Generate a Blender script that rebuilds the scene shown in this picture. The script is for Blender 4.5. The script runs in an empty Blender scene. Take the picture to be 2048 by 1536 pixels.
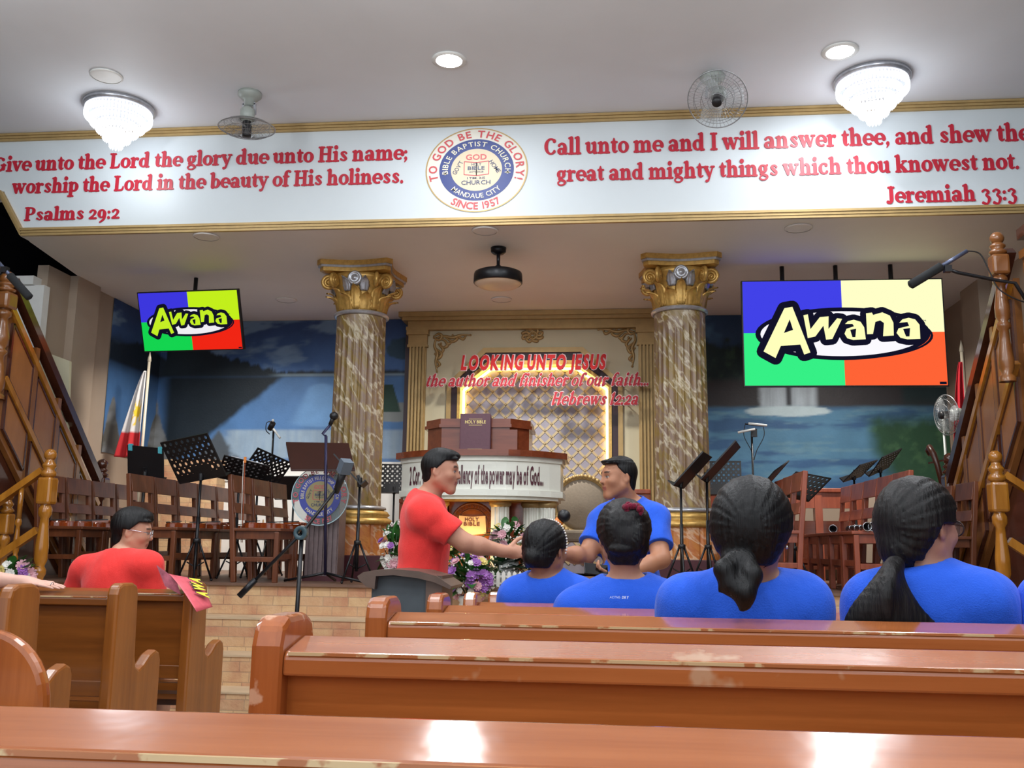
import bpy, math, random
import numpy as np
from mathutils import Matrix, Vector
random.seed(7)
PI = math.pi
SC = bpy.context.scene
COL = SC.collection

# ------------------------------------------------------------------ camera
F, PSI, TH, RHO = 1900.0, .105, math.atan(327 / 1900.), .0125
CAM = np.array([0, 0, 1.09])
_f = np.array([-math.sin(PSI) * math.cos(TH), math.cos(PSI) * math.cos(TH), math.sin(TH)])
_r0 = np.array([math.cos(PSI), math.sin(PSI), 0.])
_u0 = np.cross(_r0, _f)
_r = math.cos(RHO) * _r0 + math.sin(RHO) * _u0
_u = -math.sin(RHO) * _r0 + math.cos(RHO) * _u0
cd = bpy.data.cameras.new('camera')
cd.sensor_width = 36.0
cd.lens = F / 2048 * 36.0
cd.clip_start = .02
cam = bpy.data.objects.new('camera', cd)
COL.objects.link(cam)
cam.matrix_world = Matrix(((_r[0], _u[0], -_f[0], CAM[0]), (_r[1], _u[1], -_f[1], CAM[1]), (_r[2], _u[2], -_f[2], CAM[2]), (0, 0, 0, 1)))
SC.camera = cam

def ray(px, py): return _f + _r * (px - 1024) / F + _u * (768 - py) / F
def at(px, py, Y):                                   # point of the place on the plane y = Y
    d = ray(px, py); return CAM + d * (Y - CAM[1]) / d[1]
def atz(px, py, Z): d = ray(px, py); return CAM + d * (Z - CAM[2]) / d[2]
def atx(px, py, X): d = ray(px, py); return CAM + d * (X - CAM[0]) / d[0]

# ------------------------------------------------------------------ view, world, lamps
SC.view_settings.view_transform = 'Standard'
SC.view_settings.look = 'None'
SC.view_settings.gamma = 1
SC.view_settings.use_curve_mapping = False
SC.view_settings.exposure = 0.0
W = bpy.data.worlds.new('world'); SC.world = W; W.use_nodes = True
bg = W.node_tree.nodes['Background']
bg.inputs[0].default_value = (.86, .93, 1.0, 1)
bg.inputs[1].default_value = 1.5

def lamp(name, kind, loc, power, color=(1, 1, 1), size=.2, rot=(0, 0, 0), spread=None):
    l = bpy.data.lights.new(name, kind); l.energy = power; l.color = color
    if kind == 'AREA':
        l.shape = 'DISK'; l.size = size
        if spread: l.spread = spread
    else: l.shadow_soft_size = size
    o = bpy.data.objects.new(name, l); o.location = loc; o.rotation_euler = rot; COL.objects.link(o); return o
HC, STC = 4.91, 3.90           # hall ceiling, stage ceiling
DOWN = [(-1.265, 6.92), (1.78, 7.03), (-4.2, 4.3), (-1.25, 4.3), (1.76, 4.3), (-4.2, 1.6), (-1.25, 1.6), (1.76, 1.6), (-1.25, -1), (1.76, -1)]
for x, y in DOWN:
    lamp('downlight_lamp', 'AREA', (x, y, HC - .035), 30, (.93, .96, 1), .2)
for x, y in ((-4.3, 9.7), (-.95, 9.6), (2.5, 9.7)):                    # added fill lights without fixtures, brightening the stage and its rear wall
    lamp('stage_fill', 'AREA', (x, y, STC - .06), 48, (1, .95, .88), .3, (.25, 0, 0), 2.1)
for x in (-4.27, -1.1, 2.11):                             # unseen lamps added to light the ceiling, standing for the hall's further chandeliers
    for y in (4.2, .6): lamp('unseen_hall_lamp', 'POINT', (x, y, HC - .55), 72, (.92, .97, 1), .2)
CHAND = [(-4.33, 7.5), (2.14, 7.5)]

# ------------------------------------------------------------------ materials
def lin(c):
    return tuple(((v / 255 + .055) / 1.055) ** 2.4 if v / 255 > .04045 else v / 255 / 12.92 for v in c[:3]) + (1,)
def base(name):
    m = bpy.data.materials.new(name); m.use_nodes = True
    return m, m.node_tree, m.node_tree.nodes['Principled BSDF']
def N(t, k, **kw):
    n = t.nodes.new(k)
    for a, b in kw.items(): setattr(n, a, b)
    return n
def noise(t, scale=5, detail=4, vec=None, rough=.55):
    n = N(t, 'ShaderNodeTexNoise'); n.inputs['Scale'].default_value = scale; n.inputs['Detail'].default_value = detail
    n.inputs['Roughness'].default_value = rough
    if vec is not None: t.links.new(vec, n.inputs['Vector'])
    return n
def ramp(t, src, stops):
    r = N(t, 'ShaderNodeValToRGB'); e = r.color_ramp.elements
    e[0].position, e[0].color = stops[0]; e[1].position, e[1].color = stops[-1]
    for p, c in stops[1:-1]:
        k = e.new(p); k.color = c
    t.links.new(src, r.inputs[0]); return r
def coords(t, scale=(1, 1, 1), rot=(0, 0, 0), world=False):
    if world: o = N(t, 'ShaderNodeNewGeometry').outputs['Position']
    else: o = N(t, 'ShaderNodeTexCoord').outputs['Object']
    mp = N(t, 'ShaderNodeMapping'); mp.inputs['Scale'].default_value = scale; mp.inputs['Rotation'].default_value = rot
    t.links.new(o, mp.inputs[0]); return mp.outputs[0]
def bump(t, b, src, strength=.2, dist=.01):
    n = N(t, 'ShaderNodeBump'); n.inputs['Strength'].default_value = strength; n.inputs['Distance'].default_value = dist
    t.links.new(src, n.inputs['Height']); t.links.new(n.outputs[0], b.inputs['Normal'])
def mat(name, c, rough=.5, metal=0, var=.08, nscale=8, bmp=0, coat=0, alpha=None, trans=0):
    m, t, b = base(name); k = lin(c)
    if var:
        n = noise(t, nscale, 4, coords(t))
        r = ramp(t, n.outputs[0], [(.3, tuple(v * (1 - var) for v in k[:3]) + (1,)), (.7, tuple(min(1, v * (1 + var)) for v in k[:3]) + (1,))])
        t.links.new(r.outputs[0], b.inputs['Base Color'])
        if bmp: bump(t, b, n.outputs[0], bmp)
    else: b.inputs['Base Color'].default_value = k
    b.inputs['Roughness'].default_value = rough; b.inputs['Metallic'].default_value = metal
    if coat: b.inputs['Coat Weight'].default_value = coat; b.inputs['Coat Roughness'].default_value = .08
    if alpha is not None: b.inputs['Alpha'].default_value = alpha
    if trans: b.inputs['Transmission Weight'].default_value = trans
    return m
def emit(name, c, s):
    m, t, b = base(name); b.inputs['Base Color'].default_value = (0, 0, 0, 1)
    b.inputs['Emission Color'].default_value = lin(c); b.inputs['Emission Strength'].default_value = s
    b.inputs['Roughness'].default_value = .4
    b.inputs['Specular IOR Level'].default_value = 0
    return m
def wood(name, c1, c2, rough=.3, sc=(1.2, 22, 22), coat=.4, wear_glare=None, worldc=False):
    m, t, b = base(name); v = coords(t, sc, world=worldc)
    n = noise(t, 1.6, 6, v, .62); n2 = noise(t, .6, 2, v)
    mx = N(t, 'ShaderNodeMath', operation='MULTIPLY_ADD'); mx.inputs[1].default_value = .65
    t.links.new(n.outputs[0], mx.inputs[0])
    sc2 = N(t, 'ShaderNodeMath', operation='MULTIPLY'); sc2.inputs[1].default_value = .35
    t.links.new(n2.outputs[0], sc2.inputs[0]); t.links.new(sc2.outputs[0], mx.inputs[2])
    r = ramp(t, mx.outputs[0], [(.3, lin(c1)), (.68, lin(c2))]); col = r.outputs[0]
    rg = rough
    if wear_glare:  # pale patches: worn wood, and on one rail painted glare as well
        wn = noise(t, wear_glare[0], 5, coords(t), .6)
        wm = ramp(t, wn.outputs[0], [(wear_glare[1], (0, 0, 0, 1)), (wear_glare[1] + .03, (1, 1, 1, 1))])
        mix = N(t, 'ShaderNodeMix', data_type='RGBA'); t.links.new(wm.outputs[0], mix.inputs[0])
        t.links.new(col, mix.inputs[6]); mix.inputs[7].default_value = lin(wear_glare[2]); col = mix.outputs[2]
    t.links.new(col, b.inputs['Base Color']); b.inputs['Roughness'].default_value = rough
    b.inputs['Coat Weight'].default_value = coat; b.inputs['Coat Roughness'].default_value = .1
    bn = noise(t, 9, 3, coords(t)); bump(t, b, bn.outputs[0], .12, .01)
    return m
def vcol(name, rough=.6, bmp=0, bscale=60, spec=.5, sss=0):
    m, t, b = base(name); a = N(t, 'ShaderNodeAttribute', attribute_name='Col')
    t.links.new(a.outputs[0], b.inputs['Base Color']); b.inputs['Roughness'].default_value = rough
    b.inputs['Specular IOR Level'].default_value = spec
    if sss: b.inputs['Subsurface Weight'].default_value = sss; b.inputs['Subsurface Radius'].default_value = (.012, .005, .003)
    if bmp: bump(t, b, noise(t, bscale, 3, coords(t)).outputs[0], bmp)
    return m
def fabric(name, c, bs=7, st=.45):
    m, t, b = base(name); k = lin(c)
    n = noise(t, bs, 3, coords(t, (1, 1, .55), (.3, .5, .2))); n2 = noise(t, 260, 2, coords(t))
    ad = N(t, 'ShaderNodeMath', operation='MULTIPLY_ADD'); t.links.new(n2.outputs[0], ad.inputs[0]); ad.inputs[1].default_value = .08
    t.links.new(n.outputs[0], ad.inputs[2])
    b.inputs['Base Color'].default_value = k; b.inputs['Roughness'].default_value = .85; b.inputs['Specular IOR Level'].default_value = .2
    b.inputs['Sheen Weight'].default_value = .15
    bump(t, b, ad.outputs[0], st, .05); return m
def hairmat(name, c, rot=(0, 0, 0), sc=(90, 90, 5)):
    m, t, b = base(name); v = coords(t, sc, rot)
    n = noise(t, 1, 4, v, .6); k = lin(c)
    r = ramp(t, n.outputs[0], [(.35, tuple(x * .35 for x in k[:3]) + (1,)), (.7, tuple(x * 1.9 for x in k[:3]) + (1,))])
    t.links.new(r.outputs[0], b.inputs['Base Color']); b.inputs['Roughness'].default_value = .5; b.inputs['Specular IOR Level'].default_value = .3
    bump(t, b, n.outputs[0], .8, .006); return m
def marble(name, cs, vein, world=True, sc=1.0, rot=(0, .6, 0)):
    m, t, b = base(name); v0 = coords(t, (1, 1, 1), rot, world); mp2 = N(t, 'ShaderNodeMapping'); mp2.inputs['Scale'].default_value = (5 * sc, 3.4 * sc, 1.3 * sc); t.links.new(v0, mp2.inputs[0]); v = mp2.outputs[0]
    n = noise(t, 2.2, 7, v, .6)
    r = ramp(t, n.outputs[0], [(.28, lin(cs[0])), (.42, lin(cs[1])), (.55, lin(cs[2])), (.7, lin(cs[3]))])
    n2 = noise(t, 1.7, 4, v, .5)
    ab = N(t, 'ShaderNodeMath', operation='SUBTRACT'); ab.inputs[1].default_value = .5; t.links.new(n2.outputs[0], ab.inputs[0])
    a2 = N(t, 'ShaderNodeMath', operation='ABSOLUTE'); t.links.new(ab.outputs[0], a2.inputs[0])
    vm = ramp(t, a2.outputs[0], [(0, (.55, .55, .55, 1)), (.04, (0, 0, 0, 1))])
    mix = N(t, 'ShaderNodeMix', data_type='RGBA'); t.links.new(vm.outputs[0], mix.inputs[0]); t.links.new(r.outputs[0], mix.inputs[6])
    mix.inputs[7].default_value = lin(vein); t.links.new(mix.outputs[2], b.inputs['Base Color'])
    b.inputs['Roughness'].default_value = .38; b.inputs['Coat Weight'].default_value = .08
    return m
def brick(name):
    m, t, b = base(name)
    g = N(t, 'ShaderNodeNewGeometry'); s = N(t, 'ShaderNodeSeparateXYZ'); t.links.new(g.outputs['Position'], s.inputs[0])
    ad = N(t, 'ShaderNodeMath', operation='ADD'); t.links.new(s.outputs[0], ad.inputs[0]); t.links.new(s.outputs[1], ad.inputs[1])
    c = N(t, 'ShaderNodeCombineXYZ'); t.links.new(ad.outputs[0], c.inputs[0]); t.links.new(s.outputs[2], c.inputs[1])
    br = N(t, 'ShaderNodeTexBrick'); t.links.new(c.outputs[0], br.inputs['Vector'])
    br.inputs['Scale'].default_value = 1; br.inputs['Brick Width'].default_value = .21; br.inputs['Row Height'].default_value = .075
    br.inputs['Mortar Size'].default_value = .0035; br.inputs['Bias'].default_value = -.1; br.offset = .37; br.squash = .7; br.squash_frequency = 3
    br.inputs['Color1'].default_value = lin((216, 182, 136)); br.inputs['Color2'].default_value = lin((184, 120, 92)); br.inputs['Mortar'].default_value = lin((150, 120, 98))
    n = noise(t, 4.5, 6, None); t.links.new(g.outputs['Position'], n.inputs['Vector'])
    r = ramp(t, n.outputs[0], [(.32, lin((182, 116, 88))), (.5, lin((214, 176, 132))), (.7, lin((226, 198, 158)))])
    mix = N(t, 'ShaderNodeMix', data_type='RGBA'); mix.inputs[0].default_value = .42
    t.links.new(br.outputs[0], mix.inputs[6]); t.links.new(r.outputs[0], mix.inputs[7]); t.links.new(mix.outputs[2], b.inputs['Base Color'])
    b.inputs['Roughness'].default_value = .7
    n2 = noise(t, 30, 5, None); t.links.new(g.outputs['Position'], n2.inputs['Vector'])
    ms = N(t, 'ShaderNodeMath', operation='MULTIPLY_ADD'); t.links.new(br.outputs['Fac'], ms.inputs[0]); ms.inputs[1].default_value = -.7; t.links.new(n2.outputs[0], ms.inputs[2])
    bump(t, b, ms.outputs[0], .5, .012); return m

M = {}
M['paint'] = mat('ceiling_paint', (222, 226, 231), .6, var=.02, nscale=2)
M['stage_paint'] = mat('stage_ceiling_paint', (236, 234, 231), .6, var=.02, nscale=2)
M['white'] = mat('white_paint', (226, 226, 222), .5, var=.03)
M['panelw'] = mat('banner_white', (198, 205, 208), .45, var=.015, nscale=1.5)
M['cream'] = mat('cream_paint', (205, 198, 168), .6, var=.03, nscale=2)
M['beige'] = mat('beige_wall', (168, 150, 132), .7, var=.04, nscale=2)
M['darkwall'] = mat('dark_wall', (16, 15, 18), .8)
M['gold'] = mat('gold_paint', (196, 156, 84), .36, .45, .18, 30)
M['goldtrim'] = mat('aged_gold', (176, 148, 98), .42, .35, .08, 12)
M['silver'] = mat('silver_paint', (176, 178, 184), .3, .6, .15, 30)
M['maroon'] = mat('maroon_paint', (72, 24, 32), .5)
M['darkmaroon'] = mat('dark_maroon', (54, 34, 44), .5)
M['red'] = mat('red_letter', (178, 26, 48), .4, var=.06)
M['black'] = mat('black_plastic', (22, 22, 25), .45, var=.1)
M['blackmetal'] = mat('black_metal', (26, 27, 31), .35, .3, .1)
M['bluemetal'] = mat('dark_blue_metal', (44, 42, 74), .35, .4, .1)
M['chrome'] = mat('chrome', (200, 202, 206), .2, .9, 0)
M['darkwall'].node_tree.nodes['Principled BSDF'].inputs['Specular IOR Level'].default_value = .05
M['floor'] = mat('floor_tile', (170, 160, 148), .25, var=.06, nscale=3)
M['carpet'] = mat('stage_floor', (112, 84, 68), .45, var=.15, nscale=6)
M['brick'] = brick('stone_brick')
M['pew'] = wood('pew_wood', (142, 76, 30), (192, 112, 54), .22, (.9, 16, 16), .5)
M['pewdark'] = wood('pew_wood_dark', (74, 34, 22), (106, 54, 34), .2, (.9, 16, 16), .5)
M['pewend'] = wood('pew_end_wood', (132, 66, 26), (178, 100, 46), .24, (14, 14, .9), .5)
M['pewworn'] = wood('pew_worn_wood', (140, 68, 28), (184, 104, 52), .25, (14, 14, .9), .4, wear_glare=(7, .52, (204, 154, 122)))
M['rail_wear_glare'] = wood('pew_rail_wear_glare', (146, 76, 34), (180, 106, 58), .13, (.9, 16, 16), .7, wear_glare=(3, .64, (190, 146, 112)))  # pale patches combine scuffed varnish with glare painted into the rail colour
M['edge'] = wood('worn_edge', (150, 84, 40), (180, 110, 62), .3, (.9, 16, 16), .3, wear_glare=(9, .5, (200, 170, 126)))
M['pewrail'] = wood('pew_rail_wood', (146, 76, 34), (180, 106, 58), .16, (.9, 16, 16), .7)
M['lpew'] = wood('left_pew_wood', (102, 54, 15), (140, 80, 28), .32, (.9, 14, 14), .3)
M['lpewend'] = wood('left_pew_end_wood', (124, 68, 20), (166, 100, 40), .34, (14, 14, .9), .3)
M['chair'] = wood('chair_wood', (80, 40, 20), (120, 66, 36), .38, (16, 16, 1.5), .25)
M['chairr'] = wood('chair_wood_red', (112, 48, 30), (164, 84, 56), .38, (16, 16, 1.5), .25)
M['stair'] = wood('stair_wood', (104, 60, 26), (150, 96, 48), .3, (4, 4, 1.2), .35)
M['stairp'] = wood('stair_panel_wood', (124, 74, 34), (164, 106, 56), .3, (3, 3, 1.2), .35)
M['raild'] = wood('dark_handrail_wood', (58, 28, 18), (84, 44, 30), .25, (4, 4, 2), .5)
M['newel'] = wood('golden_newel_wood', (140, 84, 20), (188, 126, 46), .22, (9, 9, 1.6), .6)
M['pulpitw'] = wood('pulpit_wood', (96, 42, 22), (134, 66, 38), .25, (1.2, 14, 14), .5)
M['pulpitc'] = mat('pulpit_white', (228, 228, 216), .35, var=.02)
M['marble'] = marble('column_marble', [(88, 70, 36), (136, 112, 60), (128, 104, 88), (156, 134, 78)], (226, 216, 190))
M['omarble'] = marble('orange_marble', [(170, 96, 44), (204, 134, 70), (190, 112, 62), (224, 164, 104)], (240, 220, 190), rot=(0, .9, 0))
M['lavender'] = mat('tufted_lavender', (152, 148, 160), .5, var=.06, nscale=12)
M['strap'] = mat('gold_strap', (188, 170, 132), .5, .05, .08)
M['green'] = mat('leaf_green', (40, 92, 34), .45, var=.4, nscale=14)
M['green2'] = mat('leaf_dark', (22, 62, 30), .45, var=.4, nscale=14)
M['petal_w'] = mat('petal_white', (226, 222, 214), .6)
M['petal_p'] = mat('petal_pink', (214, 160, 170), .6, var=.15)
M['petal_v'] = mat('petal_violet', (150, 92, 168), .6, var=.2)
M['petal_o'] = mat('petal_orange', (224, 130, 60), .6, var=.15)
M['petal_y'] = mat('petal_yellow', (222, 202, 120), .6, var=.15)
M['paper'] = mat('paper', (214, 216, 222), .7, var=.02)

# ------------------------------------------------------------------ mesh helpers
class MB:
    def __init__(s): s.v = []; s.f = []; s.sm = []; s.mi = []; s.T = None; s.m = 0
    def add(s, vs, fs, smooth=False):
        o = len(s.v)
        if s.T is not None: vs = [tuple(s.T @ Vector(p)) for p in vs]
        s.v.extend(tuple(float(c) for c in p) for p in vs)
        for f in fs: s.f.append(tuple(i + o for i in f)); s.sm.append(smooth); s.mi.append(s.m)
        return s
    def box(s, x0, x1, y0, y1, z0, z1):
        return s.add([(x0, y0, z0), (x1, y0, z0), (x1, y1, z0), (x0, y1, z0), (x0, y0, z1), (x1, y0, z1), (x1, y1, z1), (x0, y1, z1)],
                     [(0, 3, 2, 1), (4, 5, 6, 7), (0, 1, 5, 4), (1, 2, 6, 5), (2, 3, 7, 6), (3, 0, 4, 7)])
    def cbox(s, c, d): return s.box(c[0] - d[0] / 2, c[0] + d[0] / 2, c[1] - d[1] / 2, c[1] + d[1] / 2, c[2] - d[2] / 2, c[2] + d[2] / 2)
    def beam(s, a, b, w, h, up=(0, 0, 1)):                       # rectangular bar from a to b
        a, b = Vector(a), Vector(b); d = (b - a).normalized(); u = Vector(up)
        r = d.cross(u)
        if r.length < 1e-4: r = d.cross(Vector((0, 1, 0)))
        r.normalize(); u = r.cross(d)
        vs = []
        for p in (a, b):
            for i, j in ((-1, -1), (1, -1), (1, 1), (-1, 1)): vs.append(p + r * i * w / 2 + u * j * h / 2)
        return s.add(vs, [(3, 2, 1, 0), (4, 5, 6, 7), (0, 1, 5, 4), (1, 2, 6, 5), (2, 3, 7, 6), (3, 0, 4, 7)])
    def prism(s, poly, d0, d1, ax='xz'):                        # polygon in a plane, thickness along the third axis
        n = len(poly)
        def mp(p, d): return {'xz': (p[0], d, p[1]), 'xy': (p[0], p[1], d), 'yz': (d, p[0], p[1])}[ax]
        vs = [mp(p, d0) for p in poly] + [mp(p, d1) for p in poly]
        return s.add(vs, [tuple(range(n - 1, -1, -1)), tuple(range(n, 2 * n))] + [(i, (i + 1) % n, n + (i + 1) % n, n + i) for i in range(n)])
    def tube(s, pts, r, seg=8, cap=True):
        pts = [Vector(p) for p in pts]; n = len(pts); rs = r if isinstance(r, (list, tuple)) else [r] * n
        vs = []; prev = None
        for i, p in enumerate(pts):
            d = (pts[min(i + 1, n - 1)] - pts[max(i - 1, 0)]).normalized()
            if prev is None:
                a = Vector((0, 0, 1)) if abs(d.z) < .9 else Vector((1, 0, 0))
                u = d.cross(a).normalized()
            else:
                u = (prev - d * prev.dot(d)).normalized()
            prev = u; w = d.cross(u)
            for k in range(seg):
                t = 2 * PI * k / seg; vs.append(p + (u * math.cos(t) + w * math.sin(t)) * rs[i])
        fs = [(i * seg + k, i * seg + (k + 1) % seg, (i + 1) * seg + (k + 1) % seg, (i + 1) * seg + k) for i in range(n - 1) for k in range(seg)]
        s.add(vs, fs, True)
        if cap:
            o = len(s.v) - n * seg
            for f in (tuple(range(seg - 1, -1, -1)), tuple(range((n - 1) * seg, n * seg))): s.f.append(tuple(i + o for i in f)); s.sm.append(False); s.mi.append(s.m)
        return s
    def lathe(s, prof, seg=24, c=(0, 0, 0), ax='z', ang=2 * PI, smooth=True):         # prof: (r, h)
        vs = []; full = abs(ang - 2 * PI) < 1e-6; m = seg if full else seg + 1
        for r, h in prof:
            for k in range(m):
                t = ang * k / seg; a, b = r * math.cos(t), r * math.sin(t)
                vs.append({'z': (c[0] + a, c[1] + b, c[2] + h), 'y': (c[0] + a, c[1] + h, c[2] + b), 'x': (c[0] + h, c[1] + a, c[2] + b)}[ax])
        fs = []
        for i in range(len(prof) - 1):
            for k in range(seg):
                k2 = (k + 1) % m; q = (i * m + k, i * m + k2, (i + 1) * m + k2, (i + 1) * m + k)
                fs.append(q if ax != 'y' else q[::-1])
        return s.add(vs, fs, smooth)
    def ball(s, c, r, seg=12, rings=8):
        rr = r if isinstance(r, (tuple, list)) else (r, r, r)
        vs = [(c[0], c[1], c[2] - rr[2])]
        for i in range(1, rings):
            p = PI * i / rings
            for k in range(seg):
                t = 2 * PI * k / seg; vs.append((c[0] + rr[0] * math.sin(p) * math.cos(t), c[1] + rr[1] * math.sin(p) * math.sin(t), c[2] - rr[2] * math.cos(p)))
        vs.append((c[0], c[1], c[2] + rr[2])); e = len(vs) - 1
        fs = [(0, 1 + (k + 1) % seg, 1 + k) for k in range(seg)]
        for i in range(rings - 2):
            for k in range(seg):
                a = 1 + i * seg; fs.append((a + k, a + (k + 1) % seg, a + seg + (k + 1) % seg, a + seg + k))
        a = 1 + (rings - 2) * seg
        fs += [(e, a + k, a + (k + 1) % seg) for k in range(seg)]
        return s.add(vs, fs, True)
    def torus(s, c, R, r, seg=32, rs=8, ax='z'):
        prof = [(R + r * math.cos(2 * PI * k / rs), r * math.sin(2 * PI * k / rs)) for k in range(rs + 1)]
        return s.lathe(prof, seg, c, ax)
    def build(s, name, m, parent=None, bevel=0, loc=None):
        me = bpy.data.meshes.new(name); me.from_pydata(s.v, [], s.f); me.update()
        me.polygons.foreach_set('use_smooth', s.sm); me.polygons.foreach_set('material_index', s.mi)
        for k in (m if isinstance(m, (list, tuple)) else [m]): me.materials.append(M[k] if isinstance(k, str) else k)
        o = bpy.data.objects.new(name, me); COL.objects.link(o)
        if parent is not None:
            o.parent = parent
        if loc is not None: o.location = loc
        if bevel:
            b = o.modifiers.new('bevel', 'BEVEL'); b.width = bevel; b.segments = 2; b.limit_method = 'ANGLE'; b.angle_limit = .7
        return o
def tag(o, label=None, cat=None, group=None, kind=None):
    for k, v in (('label', label), ('category', cat), ('group', group), ('kind', kind)):
        if v: o[k] = v
    return o
def thing(name, label, cat, loc=(0, 0, 0), rz=0, group=None):
    o = bpy.data.objects.new(name, None); o.empty_display_size = .1; COL.objects.link(o)
    o.location = [float(v) for v in loc]; o.rotation_euler = (0, 0, rz); return tag(o, label, cat, group)
def struct(o): o['kind'] = 'structure'; return o
def kids(o): return KID.get(o.name, []) if False else [c for c in bpy.data.objects if c.parent == o]
def dup(root, loc, rz=0, label=None, group=None, scale=None):
    def cp(o, par):
        c = o.copy(); COL.objects.link(c)
        if par is not None: c.parent = par
        for ch in [k for k in o.children]: cp(ch, c)
        return c
    r = cp(root, None); r.location = [float(v) for v in loc]; r.rotation_euler = (0, 0, rz)
    if label: r['label'] = label
    if group: r['group'] = group
    if scale: r.scale = scale
    return r
def catmull(pts, n=8):
    P = [np.array(p, float) for p in pts]; out = []
    for i in range(len(P) - 1):
        p0, p1, p2, p3 = P[max(i - 1, 0)], P[i], P[i + 1], P[min(i + 2, len(P) - 1)]
        for k in range(n):
            t = k / n; out.append(.5 * ((2 * p1) + (-p0 + p2) * t + (2 * p0 - 5 * p1 + 4 * p2 - p3) * t * t + (-p0 + 3 * p1 - 3 * p2 + p3) * t ** 3))
    out.append(P[-1]); return out

# ------------------------------------------------------------------ lettering
# drawing functions emit flat polygons (x, y) lists; writers place them on a plane with a little depth
def ribbon(pts):
    """stroke (x, y, w) with round ends -> list of polygons"""
    P = [(p[0], p[1]) for p in pts]; w = [p[2] / 2 for p in pts]; n = len(P); L = []; R = []
    for i in range(n):
        a, b = P[max(i - 1, 0)], P[min(i + 1, n - 1)]; dx, dy = b[0] - a[0], b[1] - a[1]; l = math.hypot(dx, dy) or 1
        nx, ny = -dy / l, dx / l; L.append((P[i][0] + nx * w[i], P[i][1] + ny * w[i])); R.append((P[i][0] - nx * w[i], P[i][1] - ny * w[i]))
    out = [[R[i], R[i + 1], L[i + 1], L[i]] for i in range(n - 1)]
    for i in (0, n - 1): out.append([(P[i][0] + w[i] * math.cos(2 * PI * k / 14), P[i][1] + w[i] * math.sin(2 * PI * k / 14)) for k in range(14)])
    return out
def serif_glyphs(S=.245, T=.11, B=.115, serif=True):
    def V(x, y0, y1, w=S): return [[(x, y0 + w * .4, w), (x, y1 - w * .4, w)]]
    def ft(x, y=0, l=.18):
        return [[(x - l, y + .05, B), (x + l, y + .05, B)]] if serif else [[(x, y + .08, T * 1.5), (x + .1, y + .05, T), (x + .22, y + .2, T * .8)]]
    def hd(x, y, l=.16): return [[(x - l, y - .09, B), (x, y - .05, B)]] if serif else [[(x - .16, y - .2, T * .8), (x, y - .05, T * 1.2)]]
    def tp(x, y=1, l=.18): return [[(x - l, y - .05, B), (x + l, y - .05, B)]]
    def A(cx, cy, rx, ry, a0=0, a1=360, n=22):
        o = []
        for k in range(n + 1):
            a = math.radians(a0 + (a1 - a0) * k / n); o.append((cx + rx * math.cos(a), cy + ry * math.sin(a), T + (S - T) * math.cos(a) ** 2))
        return [o]
    def C(*p): return [[tuple(q) for q in catmull(p, 6)]]
    G = {}
    G['n'] = (V(.2, 0, .7) + hd(.2, .7) + ft(.2, 0, .15) + C((.26, .5, T), (.42, .63, .13), (.58, .52, S * .95), (.6, .1, S)) + ft(.6, 0, .15), .84)
    G['h'] = (V(.2, 0, 1.04) + hd(.2, 1.04) + ft(.2, 0, .15) + C((.26, .5, T), (.42, .63, .13), (.58, .52, S * .95), (.6, .1, S)) + ft(.6, 0, .15), .84)
    G['m'] = (G['n'][0] + C((.66, .5, T), (.82, .63, .13), (.98, .52, S * .95), (1.0, .1, S)) + ft(1.0, 0, .15), 1.24)
    G['r'] = (V(.2, 0, .7) + hd(.2, .7) + ft(.2) + C((.26, .46, T), (.38, .6, .13), (.5, .58, .2)), .62)
    G['i'] = (V(.2, 0, .7) + hd(.2, .7) + ft(.2) + [[(.19, .93, S + .03), (.2, .93, S + .03)]], .42)
    G['l'] = (V(.2, 0, 1.04) + hd(.2, 1.04) + ft(.2), .42)
    G['t'] = (C((.22, .84, .1), (.22, .6, S), (.22, .2, S), (.3, .07, .13), (.42, .12, .08)) + [[(.06, .64, B), (.42, .64, B)]], .48)
    G['u'] = (hd(.18, .7) + C((.18, .6, S), (.18, .25, S), (.27, .09, .15), (.42, .12, T), (.52, .24, T)) + hd(.58, .7) + V(.58, 0, .7) + [[(.58, .05, B), (.72, .05, B)]], .8)
    G['o'] = (A(.36, .35, .24, .29), .72)
    G['e'] = (A(.36, .35, .25, .29, 0, 300) + [[(.14, .36, .085), (.6, .36, .085)]], .7)
    G['c'] = (A(.36, .35, .24, .29, 48, 318) + [[(.5, .54, .19), (.51, .54, .19)]], .68)
    G['a'] = (A(.3, .2, .16, .15) + C((.14, .54, .17), (.3, .65, T), (.48, .56, S * .85), (.53, .4, S), (.53, .14, S), (.6, .06, .12), (.7, .08, .08)), .76)
    G['d'] = (A(.32, .33, .21, .27) + V(.56, 0, 1.04) + hd(.56, 1.04) + [[(.56, .05, B), (.72, .05, B)]], .82)
    G['b'] = (V(.2, 0, 1.04) + hd(.2, 1.04) + A(.42, .33, .21, .27), .78)
    G['p'] = (V(.2, -.3, .7) + hd(.2, .7) + ft(.2, -.3) + A(.42, .36, .21, .27), .78)
    G['g'] = (A(.32, .44, .18, .2) + [[(.46, .6, .09), (.6, .64, .14)]] + C((.2, .26, .09), (.17, .14, .12), (.4, .08, .17), (.6, -.04, .15), (.45, -.2, .1), (.2, -.2, .1), (.1, -.08, .1), (.24, .06, .09)), .72)
    G['y'] = ([[(.14, .6, S), (.37, .14, S * .9)]] + C((.6, .6, .1), (.42, .14, .12), (.3, -.16, .13), (.18, -.2, .17)) + tp(.15, .7, .13) + tp(.6, .7, .1), .74)
    G['v'] = ([[(.14, .6, S), (.36, .1, S * .85)], [(.58, .6, .1), (.38, .1, .12)]] + tp(.15, .7, .13) + tp(.58, .7, .1), .72)
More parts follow.
